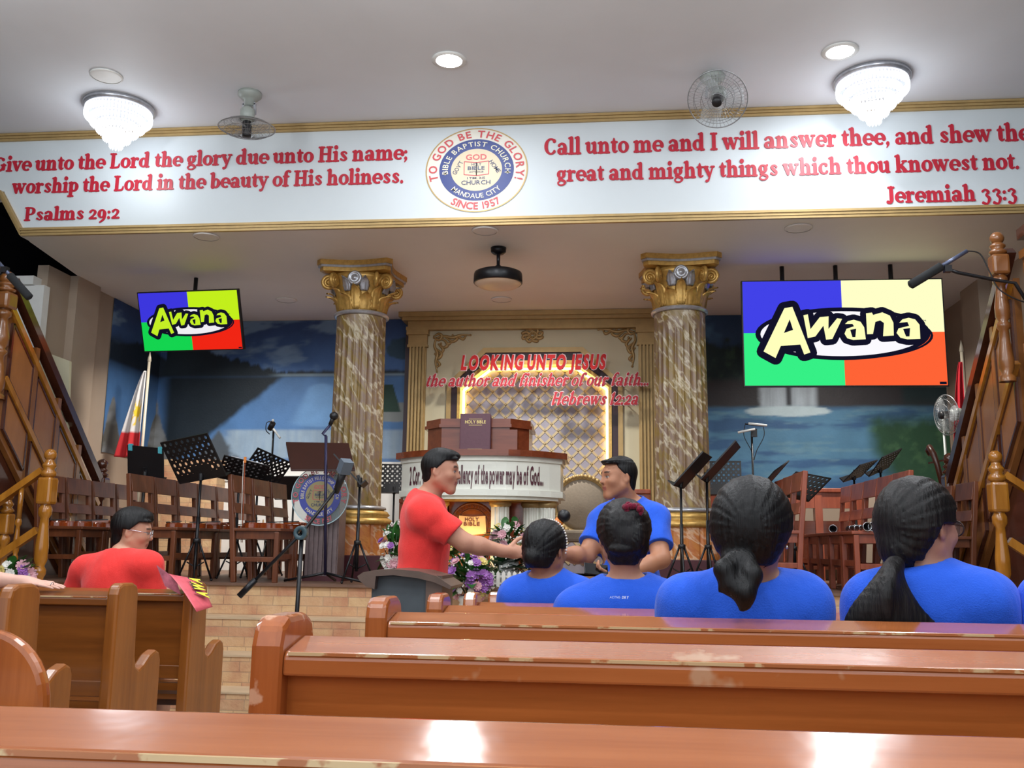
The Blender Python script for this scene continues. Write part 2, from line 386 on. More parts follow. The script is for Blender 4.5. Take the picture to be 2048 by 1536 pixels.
    G['w'] = ([[(.14, .6, S), (.32, .1, S * .8)], [(.5, .6, .1), (.34, .1, .12)], [(.5, .6, S), (.7, .1, S * .8)], [(.9, .6, .1), (.72, .1, .12)]] + tp(.15, .7, .13) + tp(.9, .7, .1) + tp(.5, .7, .08), 1.06)
    G['s'] = (C((.49, .53, .14), (.36, .63, .1), (.18, .53, .17), (.32, .36, .2), (.48, .19, .17), (.34, .07, .1), (.14, .15, .15)), .62)
    G['k'] = (V(.2, 0, 1.04) + hd(.2, 1.04) + ft(.2, 0, .15) + [[(.28, .28, T), (.56, .6, .11)], [(.38, .4, S * .8), (.62, .1, S)]] + tp(.6, .7, .12) + ft(.64, 0, .13), .84)
    G['f'] = (C((.22, .08, S), (.22, .6, S), (.24, .86, S * .9), (.36, 1.0, .11), (.5, .95, .17)) + [[(.06, .64, B), (.42, .64, B)]] + ft(.22), .5)
    G['G'] = (A(.46, .5, .32, .43, 48, 352) + V(.76, .1, .46) + [[(.6, .44, B), (.9, .44, B)]] + [[(.7, .8, .2), (.71, .82, .2)]], 1.0)
    G['C'] = (A(.46, .5, .32, .43, 48, 316) + [[(.68, .8, .21), (.69, .82, .21)]], .86)
    G['L'] = (V(.24, 0, 1) + tp(.24) + C((.1, .05, B), (.45, .05, B), (.66, .1, .13), (.72, .28, .08)), .8)
    G['H'] = (V(.24, 0, 1) + V(.78, 0, 1) + [[(.24, .52, .12), (.78, .52, .12)]] + tp(.24) + tp(.78) + ft(.24) + ft(.78), 1.04)
    G['P'] = (V(.24, 0, 1) + ft(.24) + C((.08, .95, B), (.5, .94, B), (.68, .82, S * .9), (.68, .62, S * .9), (.52, .48, .1), (.3, .47, T)), .86)
    G['I'] = (V(.24, 0, 1) + tp(.24) + ft(.24), .5)
    G['J'] = (C((.36, .92, S), (.36, .2, S), (.28, .02, .14), (.12, .06, .2)) + tp(.36), .6)
    G['2'] = (C((.14, .55, .18), (.3, .68, .1), (.5, .54, .19), (.38, .28, .13), (.12, .08, .13)) + [[(.12, .07, .13), (.58, .08, .15)]], .68)
    G['9'] = (A(.32, .4, .2, .27) + C((.53, .4, S), (.5, .02, .17), (.22, -.22, .1)), .72)
    G['3'] = (C((.14, .58, .15), (.32, .68, .1), (.5, .52, .18), (.34, .35, .1), (.54, .14, .2), (.4, -.18, .12), (.13, -.12, .17)), .7)
    G['1'] = (V(.26, 0, .95) + [[(.08, .74, .08), (.24, .9, .1)]] + ft(.26), .5)
    G['.'] = ([[(.12, .1, .21), (.125, .1, .21)]], .28)
    G[':'] = ([[(.12, .1, .21), (.125, .1, .21)], [(.12, .5, .21), (.125, .5, .21)]], .28)
    G[','] = (C((.13, .1, .21), (.15, .02, .14), (.06, -.14, .05)), .28)
    G[';'] = ([[(.12, .5, .21), (.125, .5, .21)]] + C((.13, .1, .21), (.15, .02, .14), (.06, -.14, .05)), .28)
    G[' '] = ([], .3)
    return G
COOPER = serif_glyphs()
SCRIPT = serif_glyphs(.2, .085, .06, False)
_bf = {}
def bglyph(ch, off=0.0):
    """letter of the built-in typeface as (verts, faces, width), caps scaled to height 1"""
    if (ch, off) not in _bf:
        cu = bpy.data.curves.new('t', 'FONT'); cu.body = ch; cu.size = 1; cu.offset = off; cu.resolution_u = 3
        o = bpy.data.objects.new('t', cu); COL.objects.link(o)
        dg = bpy.context.evaluated_depsgraph_get(); me = bpy.data.meshes.new_from_object(o.evaluated_get(dg))
        v = [(p.co.x / .72, p.co.y / .72) for p in me.vertices]; f = [tuple(p.vertices) for p in me.polygons]
        bpy.data.objects.remove(o); bpy.data.curves.remove(cu); bpy.data.meshes.remove(me)
        x0 = min([p[0] for p in v] or [0]); x1 = max([p[0] for p in v] or [.3])
        _bf[(ch, off)] = ([(p[0] - x0, p[1]) for p in v], f, x1 - x0)
    return _bf[(ch, off)]
def layout(text, font, off=0.0, track=.11):
    """list of (verts2d, faces) with total width, in cap-height units; stacked strokes get a layer number"""
    out = []; x = 0
    for ch in text:
        if ch == ' ': x += .34 if font == 'B' else font[' '][1]; continue
        if font == 'B':
            v, f, w = bglyph(ch, off); out.append(([(a + x, b) for a, b in v], f, 0)); x += w + track
        else:
            st, w = font[ch]
            n = 0
            for s in st:
                for poly in ribbon(s):
                    out.append(([(a + x, b) for a, b in poly], [tuple(range(len(poly)))], n)); n += 1
            x += w + track - .11
    return out, x
def write(mb, text, font, O, U, Vv, Nn, width, height, off=0.0, shear=0, depth=.006, track=.11, center=False):
    """lay text on a plane: origin O (baseline left), right U, up Vv, normal Nn; fitted to width, cap height"""
    L, w = layout(text, font, off, track); O, U, Vv, Nn = (np.array(a, float) for a in (O, U, Vv, Nn))
    sx = width / w if width else height
    if center: O = O - U * (w * sx / 2)
    for v, f, n in L:
        d = depth + n * 1.2e-5
        vs = [O + U * (a * sx + b * height * shear) + Vv * b * height + Nn * d for a, b in v]
        if font == 'B' or depth < .004: mb.add(vs, f)
        else:
            k = len(vs); vb = [p - Nn * depth * .95 for p in vs]
            mb.add(vs + vb, f + [(i, i + k, (i + 1) % k + k, (i + 1) % k) for i in range(k)])
    return w * sx
def ring_write(mb, text, R, mid, size, c, U, Vv, Nn, depth, outward=True, off=.01, track=.16, span=None):
    """letters around a circle; mid = angle of the middle (deg, 90 = top)"""
    ws = [(.34 if ch == ' ' else bglyph(ch, off)[2]) + track for ch in text]; tot = sum(ws)
    k = size if span is None else span * R / tot
    a = math.radians(mid) + (tot * k / R / 2) * (1 if outward else -1); c, U, Vv, Nn = (np.array(q, float) for q in (c, U, Vv, Nn))
    for ch, w in zip(text, ws):
        da = w * k / R; am = a - da / 2 if outward else a + da / 2; a = a - da if outward else a + da
        if ch == ' ': continue
        v, f, gw = bglyph(ch, off)
        ur = np.array([math.cos(am), math.sin(am)]); ut = np.array([math.sin(am), -math.cos(am)])
        if not outward: ur, ut = -ur, -ut
        rb = R if outward else -R
        vs = []
        for x, y in v:
            p = ur * (rb + y * size - (0 if outward else 0)) + ut * (x - gw / 2) * k
            vs.append(c + U * p[0] + Vv * p[1] + Nn * depth)
        mb.add(vs, f)
def disc(mb, c, r0, r1, U, Vv, Nn, d, seg=64):
    c, U, Vv, Nn = (np.array(q, float) for q in (c, U, Vv, Nn))
    P = lambda r, k: c + (U * math.cos(2 * PI * k / seg) + Vv * math.sin(2 * PI * k / seg)) * r + Nn * d
    if r0 == 0: mb.add([P(r1, k) for k in range(seg)], [tuple(range(seg))])
    else: mb.add([P(r0, k) for k in range(seg)] + [P(r1, k) for k in range(seg)], [(k, seg + k, seg + (k + 1) % seg, (k + 1) % seg) for k in range(seg)])
# ================================================================== the setting
def fz(y): return 0. if y < 2.25 else -.03 * (y - 2.25)
XL, XR = -7.2, 5.4
b = MB(); b.box(XL, XR, -2.6, 2.25, -.1, 0)
z2 = fz(6.8)
b.prism([(2.25, -.1), (2.25, 0), (6.8, z2), (8, z2), (8, -.3)], XL, XR, 'yz'); struct(b.build('floor', 'floor'))
b = MB(); b.box(XL, XR, -2.6, 8.0, HC, HC + .1); struct(b.build('ceiling', 'paint'))
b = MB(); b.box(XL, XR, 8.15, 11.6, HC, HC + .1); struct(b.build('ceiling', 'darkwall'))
b = MB(); b.prism([(-5.49, 8.15), (4, 8.15), (4, 11.6), (-5.78, 11.6), (-5.78, 10.0)], STC, STC + .1, 'xy'); struct(b.build('ceiling', 'stage_paint'))
b = MB(); b.prism([(-5.48, STC), (4.9, STC), (XR, 4.2), (XR, HC), (XL, HC), (XL, 4.3), (-5.7, 4.3)], 8.0, 8.15, 'xz'); struct(b.build('wall_front', 'stage_paint'))
b = MB(); b.box(-5.75, 3.95, 11.42, 11.55, -.2, STC); struct(b.build('wall_back', 'beige'))
b = MB(); b.box(-5.87, -5.75, 8.9, 11.55, .77, STC); b.box(-5.75, -5.66, 9.3, 9.75, .77, STC); struct(b.build('wall_left', 'beige'))
b = MB(); b.box(3.92, 4.05, 9.0, 11.55, .77, STC); b.box(3.8, 3.92, 10.0, 10.5, .77, STC); struct(b.build('wall_right', 'beige'))
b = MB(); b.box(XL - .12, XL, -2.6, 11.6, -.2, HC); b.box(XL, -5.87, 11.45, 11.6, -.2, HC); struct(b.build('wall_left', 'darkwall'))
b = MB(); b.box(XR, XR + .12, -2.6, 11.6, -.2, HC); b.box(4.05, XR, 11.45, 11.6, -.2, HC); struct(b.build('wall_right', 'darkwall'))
M['nosing'] = mat('stone_nosing', (196, 170, 138), .6, var=.1, nscale=6)
# stage and its steps, faced with stone brick
b = MB(); b.box(-6.9, 5.0, 7.72, 11.45, -.2, .755); struct(b.build('stage_platform', 'brick'))
b = MB(); b.box(-6.9, 5.0, 7.69, 11.45, .755, .775); struct(b.build('stage_floor', 'carpet'))
for i, (y, z) in enumerate(((7.4, .52), (7.1, .27), (6.8, .05))):
    b = MB(); b.box(-6.9, 5.0, y, 7.75, -.2, z - .01); b.m = 1; b.box(-6.9, 5.0, y - .008, 7.75, z - .012, z)
    struct(b.build('stage_step', ['brick', 'nosing']))
b = MB(); b.box(-5.64, -4.75, 11.1, 11.4, .77, 2.1); struct(b.build('wall_ledge', 'brick'))
b = MB(); b.box(-4.75, -2.5, 11.36, 11.4, .77, 2.1); b.box(-4.75, -2.5, 11.34, 11.4, 1.86, 1.92); struct(b.build('wall_dado', 'white'))
# white duct box and cream stair wall at far left
xw = float(at(84, 620, 8.8)[0]); b = MB(); b.box(-7.1, xw, 8.8, 8.9, 2.5, 3.66); b.box(-7.1, xw - .1, 8.76, 8.9, 3.66, 3.75); struct(b.build('wall_gallery', 'white'))
cr = [at(x, y, 8.75) for x, y in ((80, 700), (139, 722), (134, 860), (80, 860))]
b = MB(); b.prism([(p[0], p[2]) for p in cr], 8.75, 8.79, 'xz'); struct(b.build('wall_stair', M['cream']))

# ================================================================== banner with the verses
BY = 7.985
bn = thing('verse_banner', 'long white wall banner of red Bible verses above the stage opening', 'banner', (-.9, BY, STC))
def ch(mb, name, m, par, bevel=0):                 # build in place, then parent keeping the place
    o = mb.build(name, m, None, bevel); o.parent = par; o.matrix_parent_inverse = par.matrix_basis.inverted(); return o
bpy.context.view_layer.update()
PB = [(-5.44, 3.98), (4.8, 3.93), (XR - .1, 4.25), (XR - .1, 4.87), (XL + .1, 4.87), (XL + .1, 4.34), (-5.68, 4.34)]
b = MB(); b.prism(PB, BY, 8.0, 'xz'); ch(b, 'panel', 'panelw', bn)
def moulding(path, y, w, m='gold'):
    b = MB()
    for k, (o, t) in enumerate(((0, .02), (.024, .03), (-.024, .012))):
        for (x0, z0), (x1, z1) in zip(path[:-1], path[1:]):
            b.beam((x0, y - t / 2, z0 + o), (x1, y - t / 2, z1 + o), .022, t + .02, (0, 1, 0))
    return b
ch(moulding([(XL + .05, 4.872), (XR - .05, 4.872)], BY, .1), 'top_moulding', 'goldtrim', bn)
ch(moulding([(XL + .05, 4.31), (-5.7, 4.31), (-5.46, 3.93), (4.85, 3.93), (XR - .05, 4.2)], BY, .1), 'bottom_moulding', 'goldtrim', bn)
X_, Z_, NY = (1, 0, 0), (0, 0, 1), (0, -1, 0)
def verse(lines, name):
    b = MB()
    for txt, x0, y0, x1, y1, hpx in lines:
        p, q = at(x0, y0, BY), at(x1, y1, BY); z = (p[2] + q[2]) / 2
        write(b, txt, COOPER, (p[0], BY, z), X_, Z_, NY, q[0] - p[0], hpx * 8 / F * .96, depth=.008)
    ch(b, name, 'red', bn)
verse([('Give unto the Lord the glory due unto His name;', -14, 347, 816, 317, 37), ('worship the Lord in the beauty of His holiness.', 24, 389, 808, 366, 37),
       ('Psalms 29:2', 48, 442, 240, 438, 33)], 'psalm_lettering')
verse([('Call unto me and I will answer thee, and shew the', 1088, 305, 2062, 288, 40), ('great and mighty things which thou knowest not.', 1113, 358, 2040, 345, 38),
       ('Jeremiah 33:3', 1772, 406, 2036, 401, 36)], 'jeremiah_lettering')
# round church emblem
def emblem(root, c, R, U, Vv, Nn, words, mats, base_m=True):
    """rings and lettering of the round emblem; each colour is a part"""
    def pt(fn, name, m): b = MB(); fn(b); o = ch(b, name, m, root); return o
    if base_m: pt(lambda b: (disc(b, c, 0, R, U, Vv, Nn, .004),), 'disc', mats['disc'])
    pt(lambda b: disc(b, c, R * .975, R, U, Vv, Nn, .006), 'rim', mats['rim'])
    pt(lambda b: disc(b, c, R * .5, R * .73, U, Vv, Nn, .006), 'blue_ring', mats['blue'])
    pt(lambda b: disc(b, c, 0, R * .5, U, Vv, Nn, .0065), 'centre', mats['centre'])
    def red(b):
        ring_write(b, words[0], R * .775, 90, R * .165, c, U, Vv, Nn, .008, True, .02, span=math.radians(216))
        ring_write(b, words[3], R * .93, 270, R * .165, c, U, Vv, Nn, .008, False, .02, span=math.radians(66))
        write(b, 'GOD', 'B', np.array(c) + np.array(Vv) * R * .24, U, Vv, Nn, R * .42, R * .13, .02, depth=.003 + .006, center=True)
        for s in (-1, 1):
            pl = [(0, -.14), (s * .24, -.11), (s * .24, .2), (0, .17)]
            for (x0, y0), (x1, y1) in zip(pl, pl[1:] + pl[:1]):
                p0 = np.array(c) + np.array(U) * R * x0 + np.array(Vv) * R * y0; p1 = np.array(c) + np.array(U) * R * x1 + np.array(Vv) * R * y1
                b.beam(p0 + np.array(Nn) * .008, p1 + np.array(Nn) * .008, R * .016, .002, Nn)
    pt(red, 'red_lettering', mats['redt'])
    def white(b):
        ring_write(b, words[1], R * .56, 90, R * .115, c, U, Vv, Nn, .009, True, .012, span=math.radians(200))
        ring_write(b, words[2], R * .675, 270, R * .115, c, U, Vv, Nn, .009, False, .012, span=math.radians(95))
        for s in (-1, 1): disc(b, np.array(c) + np.array(U) * R * .61 * s - np.array(Vv) * R * .08, 0, R * .03, U, Vv, Nn, .009, 12)
    pt(white, 'white_lettering', mats['whitet'])
    def dark(b):
        cc = np.array(c); u = np.array(U); v = np.array(Vv)
        write(b, 'HOLY', 'B', cc + v * R * .1, U, Vv, Nn, R * .2, R * .06, .01, depth=.003 + .006, center=True)
        write(b, 'BIBLE', 'B', cc + v * R * .0, U, Vv, Nn, R * .34, R * .085, .02, depth=.003 + .006, center=True)
        write(b, 'ACTS 20:28', 'B', cc - v * R * .07, U, Vv, Nn, R * .28, R * .04, .01, depth=.003 + .006, center=True)
        write(b, '1 TIM. 3:15', 'B', cc - v * R * .22, U, Vv, Nn, R * .36, R * .05, .01, depth=.003 + .006, center=True)
        write(b, 'CHURCH', 'B', cc - v * R * .35, U, Vv, Nn, R * .58, R * .1, .015, depth=.003 + .006, center=True)
        for t, s, a in (("GOV'T", -1, 64), ('HOME', 1, -58)):
            aa = math.radians(a); du = u * math.cos(aa) + v * math.sin(aa); dv = -u * math.sin(aa) + v * math.cos(aa)
            write(b, t, 'B', cc + u * R * .36 * s + v * R * .06 - dv * R * .04, du, dv, Nn, R * .34, R * .09, .01, depth=.003 + .006, center=True)
    pt(dark, 'dark_lettering', mats['darkt'])
EM = {'disc': mat('emblem_white', (216, 212, 200), .5, var=.02), 'rim': M['goldtrim'], 'blue': mat('emblem_blue', (46, 62, 124), .5, var=.04), 'centre': mat('emblem_tan', (206, 190, 160), .5, var=.02),
      'redt': mat('emblem_red', (196, 72, 78), .5, var=.03), 'whitet': mat('emblem_letter_white', (222, 214, 190), .5, var=0), 'darkt': mat('emblem_navy', (44, 56, 92), .5, var=0)}
ec = at(953, 340, BY); em = thing('church_emblem', 'round church emblem with a blue ring between the verses on the white banner', 'emblem', ec)
bpy.context.view_layer.update()
emblem(em, ec, .462, X_, (0, 0, .86), NY, ['TO GOD BE THE GLORY!', 'BIBLE BAPTIST CHURCH', 'MANDAUE CITY', 'SINCE 1957'], EM)

# ================================================================== ceiling fittings
M['lampglow'] = emit('lamp_glow', (245, 248, 255), 26)
M['crystal'] = emit('lit_crystal', (238, 244, 255), 2.6)
M['crystal2'] = mat('crystal_glass', (235, 240, 250), .05, 0, 0, trans=.6)
names = ['round recessed downlight glowing in the hall ceiling near the middle', 'round recessed downlight glowing beside the right chandelier']
for i, (x, y) in enumerate(DOWN[:2]):
    t = thing('downlight', names[i], 'ceiling light', (x, y, HC))
    b = MB(); b.lathe([(.105, 0), (.135, 0), (.14, -.008), (.105, -.014)], 32); b.build('rim', 'white', t)
    b = MB(); b.lathe([(0, -.012), (.105, -.012), (.105, -.006)], 32); b.build('lens', 'lampglow', t)
cl = ['tiered crystal chandelier glowing near the left end of the banner', 'tiered crystal chandelier glowing in front of the words answer thee']
for i, (x, y) in enumerate(CHAND):
    t = thing('crystal_chandelier', cl[i], 'chandelier', (x, y, HC))
    b = MB(); b.lathe([(0, 0), (.3, 0), (.305, -.03), (.28, -.05), (.2, -.055), (0, -.05)], 48); b.build('ceiling_plate', 'silver', t)
    for j, (r, z0, h, n) in enumerate(((.275, -.05, .09, 60), (.225, -.12, .08, 48), (.17, -.18, .08, 38), (.11, -.25, .08, 26), (.05, -.31, .09, 12))):
        b = MB(); b.torus((0, 0, z0), r, .006, 40, 6)
        for k in range(n):
            a = 2 * PI * k / n; px_, py_ = r * math.cos(a), r * math.sin(a)
            b.lathe([(.002, 0), (.013, -h * .35), (.011, -h * .8), (.001, -h)], 6, (px_, py_, z0), smooth=False)
        b.build('crystal_tier', 'crystal', t)
    lamp('chandelier_lamp', 'POINT', (x, y, HC - .5), 9, (.9, .96, 1), .12)
for px_, py_, zc, r, lab in ((213, 151, HC, .13, 'round white ceiling speaker above the left chandelier'), (970, 460, STC, .12, 'round ceiling speaker just behind the banner above the black pendant fan'),
                         (1597, 455, STC, .12, 'round ceiling speaker behind the banner, toward the right screen'), (413, 472, STC, .12, 'round ceiling speaker above the small left screen'),
                         (573, 599, STC, .12, 'round ceiling speaker left of the left column capital'), (1003, 598, STC, .12, 'round ceiling speaker beyond the black pendant fan')):
    p = atz(px_, py_, zc); t = thing('ceiling_speaker', lab, 'speaker', (p[0], p[1], zc))
    b = MB(); b.lathe([(r * .9, 0), (r, -.004), (r, -.012), (r * .9, -.016)], 32); b.build('rim', 'stage_paint' if zc < 4 else 'white', t)
    b = MB(); b.lathe([(r * .9, -.012), (0, -.018)], 32); b.build('grille', 'stage_paint' if zc < 4 else 'white', t)
M['fanwhite'] = mat('fan_grey_plastic', (150, 156, 150), .4, var=.05)
M['fanblade'] = mat('fan_blade', (206, 212, 214), .3, 0, 0, alpha=.25)
M['wire'] = mat('fan_wire', (150, 152, 154), .35, .6, 0)
def cage(b, R, dpt, n=44):
    for rr, zz in ((R, 0), (R * .8, dpt * .45), (R * .55, dpt * .75), (R * .3, dpt * .95)):
        b.torus((0, 0, zz), rr, .0022, 40, 4); b.torus((0, 0, -zz), rr, .0022, 40, 4)
    b.torus((0, 0, 0), R, .005, 48, 5)
    for k in range(n):
        a = 2 * PI * k / n; c, s = math.cos(a), math.sin(a)
        for sg in (1, -1):
            b.tube([(R * c, R * s, 0), (R * .8 * c, R * .8 * s, sg * dpt * .45), (R * .55 * c, R * .55 * s, sg * dpt * .75), (.05 * c, .05 * s, sg * dpt)], .0013, 3, False)
def fan_head(t, R, mtx, dpt=.07):
    b = MB(); b.T = mtx; cage(b, R, dpt); b.build('cage', 'wire', t)
    for k in range(3):
        b = MB(); b.T = mtx @ Matrix.Rotation(2 * PI * k / 3, 4, 'Z'); vs = []; n = 8
        for i in range(n + 1):
            r = .05 + (R * .88 - .05) * i / n; w = .05 + .11 * math.sin(PI * min(1, .25 + .75 * i / n) * .8)
            vs += [(r, -w / 2, .018), (r, w / 2, -.018)]
        b.add(vs, [(2 * i, 2 * i + 2, 2 * i + 3, 2 * i + 1) for i in range(n)], True)
        o = b.build('blade', 'fanblade', t); s = o.modifiers.new('solid', 'SOLIDIFY'); s.thickness = .003
    b = MB(); b.T = mtx; b.lathe([(0, dpt + .012), (.035, dpt + .01), (.04, dpt), (.04, -dpt * .6), (.03, -dpt)], 20); b.build('hub', 'black', t)
    b = MB(); b.T = mtx; b.lathe([(.03, -dpt * .8), (.062, -dpt), (.06, -dpt - .09), (.03, -dpt - .12), (0, -dpt - .12)], 20); b.build('motor', 'fanwhite', t)
for px_, py_, tgt, lab in ((500, 186, None, 'caged ceiling fan facing straight down beside the left chandelier'), (1425, 152, (1437, 203), 'caged ceiling fan tilted toward the pews above the words will answer')):
    p = atz(px_, py_, HC); t = thing('orbit_fan', lab, 'fan', (p[0], p[1], HC))
    b = MB(); b.lathe([(0, 0), (.1, 0), (.1, -.03), (.07, -.06), (.045, -.07), (.045, -.12), (0, -.12)], 24); b.build('ceiling_mount', 'fanwhite', t)
    b = MB(); b.beam((-.05, 0, -.1), (-.055, 0, -.2), .02, .02); b.beam((.05, 0, -.1), (.055, 0, -.2), .02, .02); b.beam((-.055, 0, -.1), (.055, 0, -.1), .02, .02); b.build('yoke', 'silver', t)
    if tgt is None: mt = Matrix.Translation((0, -.02, -.33)) @ Matrix.Rotation(PI + .06, 4, 'X')
    else: mt = Matrix.Translation((.02, -.13, -.27)) @ Matrix.Rotation(-.25, 4, 'Z') @ Matrix.Rotation(PI - .78, 4, 'X')
    fan_head(t, .235, mt)
p = atz(997, 496, STC); t = thing('pendant_fan', 'black pendant fan with a round frosted lens hanging over the pulpit', 'fan', (p[0], p[1], STC))
b = MB(); b.lathe([(0, 0), (.075, 0), (.072, -.04), (.05, -.06), (.018, -.065), (.016, -.17), (.045, -.19), (.06, -.21), (0, -.21)], 28); b.build('stem', 'blackmetal', t)
b = MB(); b.lathe([(.05, -.2), (.11, -.215), (.19, -.235), (.225, -.25), (.23, -.27), (.232, -.345), (.222, -.355), (.222, -.34)], 48); b.build('housing', 'blackmetal', t)
b = MB(); b.lathe([(.222, -.35), (.19, -.375), (.11, -.392), (0, -.398)], 48); b.build('lens', mat('frosted_lens', (222, 196, 168), .4, var=.02), t)

# ================================================================== columns
def column(x, y, lab):
    t = thing('column', lab, 'column', (x, y, .775))
    z0 = .775
    b = MB(); NS = 192; R0 = .262; vs = []; zs = [1.47, 1.5, 1.6, 1.64] + [1.64 + (3.16 - 1.64) * i / 10 for i in range(1, 10)] + [3.16, 3.2, 3.24, 3.36, 3.40]
    for z in zs:
        fl = 1 if 1.64 <= z <= 3.16 else (.6 if z in (3.2, 1.6) else 0); R = R0 - .014 * (z - 1.47) / 1.9
        for k in range(NS):
            a = 2 * PI * k / NS; q = (k % 8) / 8.
            d = fl * .016 * max(0, math.sin(PI * q)) ** .6 if q > .2 else 0
            vs.append(((R - d) * math.cos(a), (R - d) * math.sin(a), z - z0))
    b.add(vs, [(i * NS + k, i * NS + (k + 1) % NS, (i + 1) * NS + (k + 1) % NS, (i + 1) * NS + k) for i in range(len(zs) - 1) for k in range(NS)], True)
    b.build('shaft', 'marble', t)
    b = MB(); b.lathe([(.27, 1.475 - z0), (.315, 1.46 - z0), (.318, 1.44 - z0), (.275, 1.43 - z0)], 64); b.build('base_ring', 'silver', t)
    b = MB(); b.lathe([(.27, 1.44 - z0), (.33, 1.42 - z0), (.355, 1.385 - z0), (.33, 1.365 - z0), (.34, 1.36 - z0), (.375, 1.335 - z0), (.38, 1.31 - z0), (.36, 1.29 - z0), (.2, 1.29 - z0)], 64); b.build('base_torus', 'gold', t)
    b = MB(); n = 96; vs = []
    for z in (1.0, 1.29):
        for k in range(n):
            a = 2 * PI * k / n; r = .352 - (.012 if k % 6 == 0 else 0); vs.append((r * math.cos(a), r * math.sin(a), z - z0))
    b.add(vs, [(k, (k + 1) % n, n + (k + 1) % n, n + k) for k in range(n)] + [tuple(range(n, 2 * n))]); b.build('pedestal', 'omarble', t)
    b = MB(); b.box(-.37, .37, -.37, .37, 0, 1.0 - z0); b.build('plinth', 'maroon', t, .008)
    b = MB(); b.torus((0, 0, 3.39 - z0), .258, .022, 64, 10); b.build('neck_ring', 'silver', t)
    b = MB(); b.lathe([(.235, 3.38 - z0), (.24, 3.5 - z0), (.27, 3.65 - z0), (.31, 3.74 - z0), (.33, 3.78 - z0), (0, 3.79 - z0)], 48); b.build('bell', 'gold', t)
    def aba(h, ins, n=10):
        pts = []
        for q in range(4):
            a0 = q * PI / 2 + PI / 4
            c0 = (math.cos(a0 - .07) * h * 1.38, math.sin(a0 - .07) * h * 1.38); c1 = (math.cos(a0 + .07) * h * 1.38, math.sin(a0 + .07) * h * 1.38)
            e = (math.cos(a0 + PI / 2 - .07) * h * 1.38, math.sin(a0 + PI / 2 - .07) * h * 1.38); pts += [c0]
            for i in range(n):
                s = i / n; mx, my = c1[0] + (e[0] - c1[0]) * s, c1[1] + (e[1] - c1[1]) * s; k = 1 - ins * math.sin(PI * s)
                pts.append((mx * k, my * k))
        return pts
    b = MB(); b.prism(aba(.37, .16), 3.85 - z0, 3.9 - z0, 'xy'); b.prism(aba(.345, .15), 3.79 - z0, 3.83 - z0, 'xy'); b.build('abacus', 'gold', t)
    b = MB(); b.prism(aba(.362, .155), 3.828 - z0, 3.852 - z0, 'xy'); b.build('abacus_trim', 'silver', t)
    for q in range(4):                                                     # corner volutes
        a = q * PI / 2 + PI / 4
        for sg in (-1, 1):
            b = MB(); b.T = Matrix.Rotation(a, 4, 'Z') @ Matrix.Translation((.36, sg * .05, 3.70 - z0)) @ Matrix.Rotation(sg * .5, 4, 'Z')
            pts = []
            for i in range(40):
                th = i / 39 * 2.6 * 2 * PI; r = .075 * (1 - .86 * i / 39); pts.append((-r * math.cos(th) * 1, sg * .012 * (i / 39) * 2, r * math.sin(th)))
            pts = [(-.2, 0, -.12), (-.13, 0, -.02)] + pts
            b.tube(pts, [.02, .022] + [.021 - .008 * i / 39 for i in range(40)], 8); b.ball((0, sg * .02, 0), .02); b.build('volute', 'gold', t)
    def leaf(a, r0, z, h, w, curl, m, name):
        b = MB(); b.T = Matrix.Rotation(a, 4, 'Z'); vs = []; nu, nv = 9, 8
        for j in range(nv + 1):
            s = j / nv; cr = r0 + .05 * s + curl * max(0, s - .55) ** 1.5 * 2.6; zz = z + h * (s - .35 * max(0, s - .75) * 2)
            ww = w * (math.sin(PI * min(1, .18 + s * .82)) ** .7) * (1 + .14 * (j % 2))
            for i in range(nu):
                u = i / (nu - 1) * 2 - 1; vs.append((cr - .02 * u * u + .012 * math.cos(u * 3 * PI) * .6, u * ww / 2, zz))
        b.add(vs, [(j * nu + i, j * nu + i + 1, (j + 1) * nu + i + 1, (j + 1) * nu + i) for j in range(nv) for i in range(nu - 1)], True)
        o = b.build(name, m, t); s = o.modifiers.new('solid', 'SOLIDIFY'); s.thickness = .012
    for k in range(8): leaf(k * PI / 4 + PI / 8, .24, 3.405 - z0, .2, .15, .1, 'gold', 'acanthus_leaf')
    for k in range(8): leaf(k * PI / 4, .25, 3.42 - z0, .27, .12, .1, 'gold', 'acanthus_leaf')
    for q in range(4):
        for s in (-1, 1): leaf(q * PI / 2 + s * .32, .285, 3.6 - z0, .15, .1, .06, 'silver', 'silver_leaf')
        b = MB(); b.T = Matrix.Rotation(q * PI / 2, 4, 'Z'); b.lathe([(.075, -.02), (.072, .01), (.055, .016), (.05, .008), (.028, .012), (.02, .02), (0, .024)], 20, (.315, 0, 3.72 - z0), 'x'); b.build('medallion', 'silver', t)
column(-2.53, 9.25, 'fluted marble column with a gilt capital left of the pulpit')
column(.68, 9.25, 'fluted marble column with a gilt capital right of the pulpit')

# ================================================================== gilt niche behind the pulpit
NYY = 11.2
ni = thing('niche_frame', 'tall cream and gilt wall niche with an arched lit panel behind the pulpit', 'wall niche', (-.95, 11.4, .775)); bpy.context.view_layer.update()
xl, xr, cx = -2.42, .52, -.95
b = MB(); OUT = [(xl, .78), (xr, .78), (xr, 3.7), (xl, 3.7)]
arch = lambda s, top, ins: [(-1.97 + s, .8), (.14 - s, .8), (.14 - s, 3.03 - s * .3), (-.33 - ins, top), (-1.53 + ins, top), (-1.97 + s, 3.03 - s * .3)]
def frame_between(b, o, i, y0, y1):
    n = len(o); vs = [(p[0], y0, p[1]) for p in o] + [(p[0], y0, p[1]) for p in i] + [(p[0], y1, p[1]) for p in o] + [(p[0], y1, p[1]) for p in i]
    fs = []
    for k in range(n):
        j = (k + 1) % n; fs += [(k, j, n + j, n + k), (n + k, n + j, 3 * n + j, 3 * n + k), (2 * n + k, 2 * n + j, j, k)]
    b.add(vs, fs)
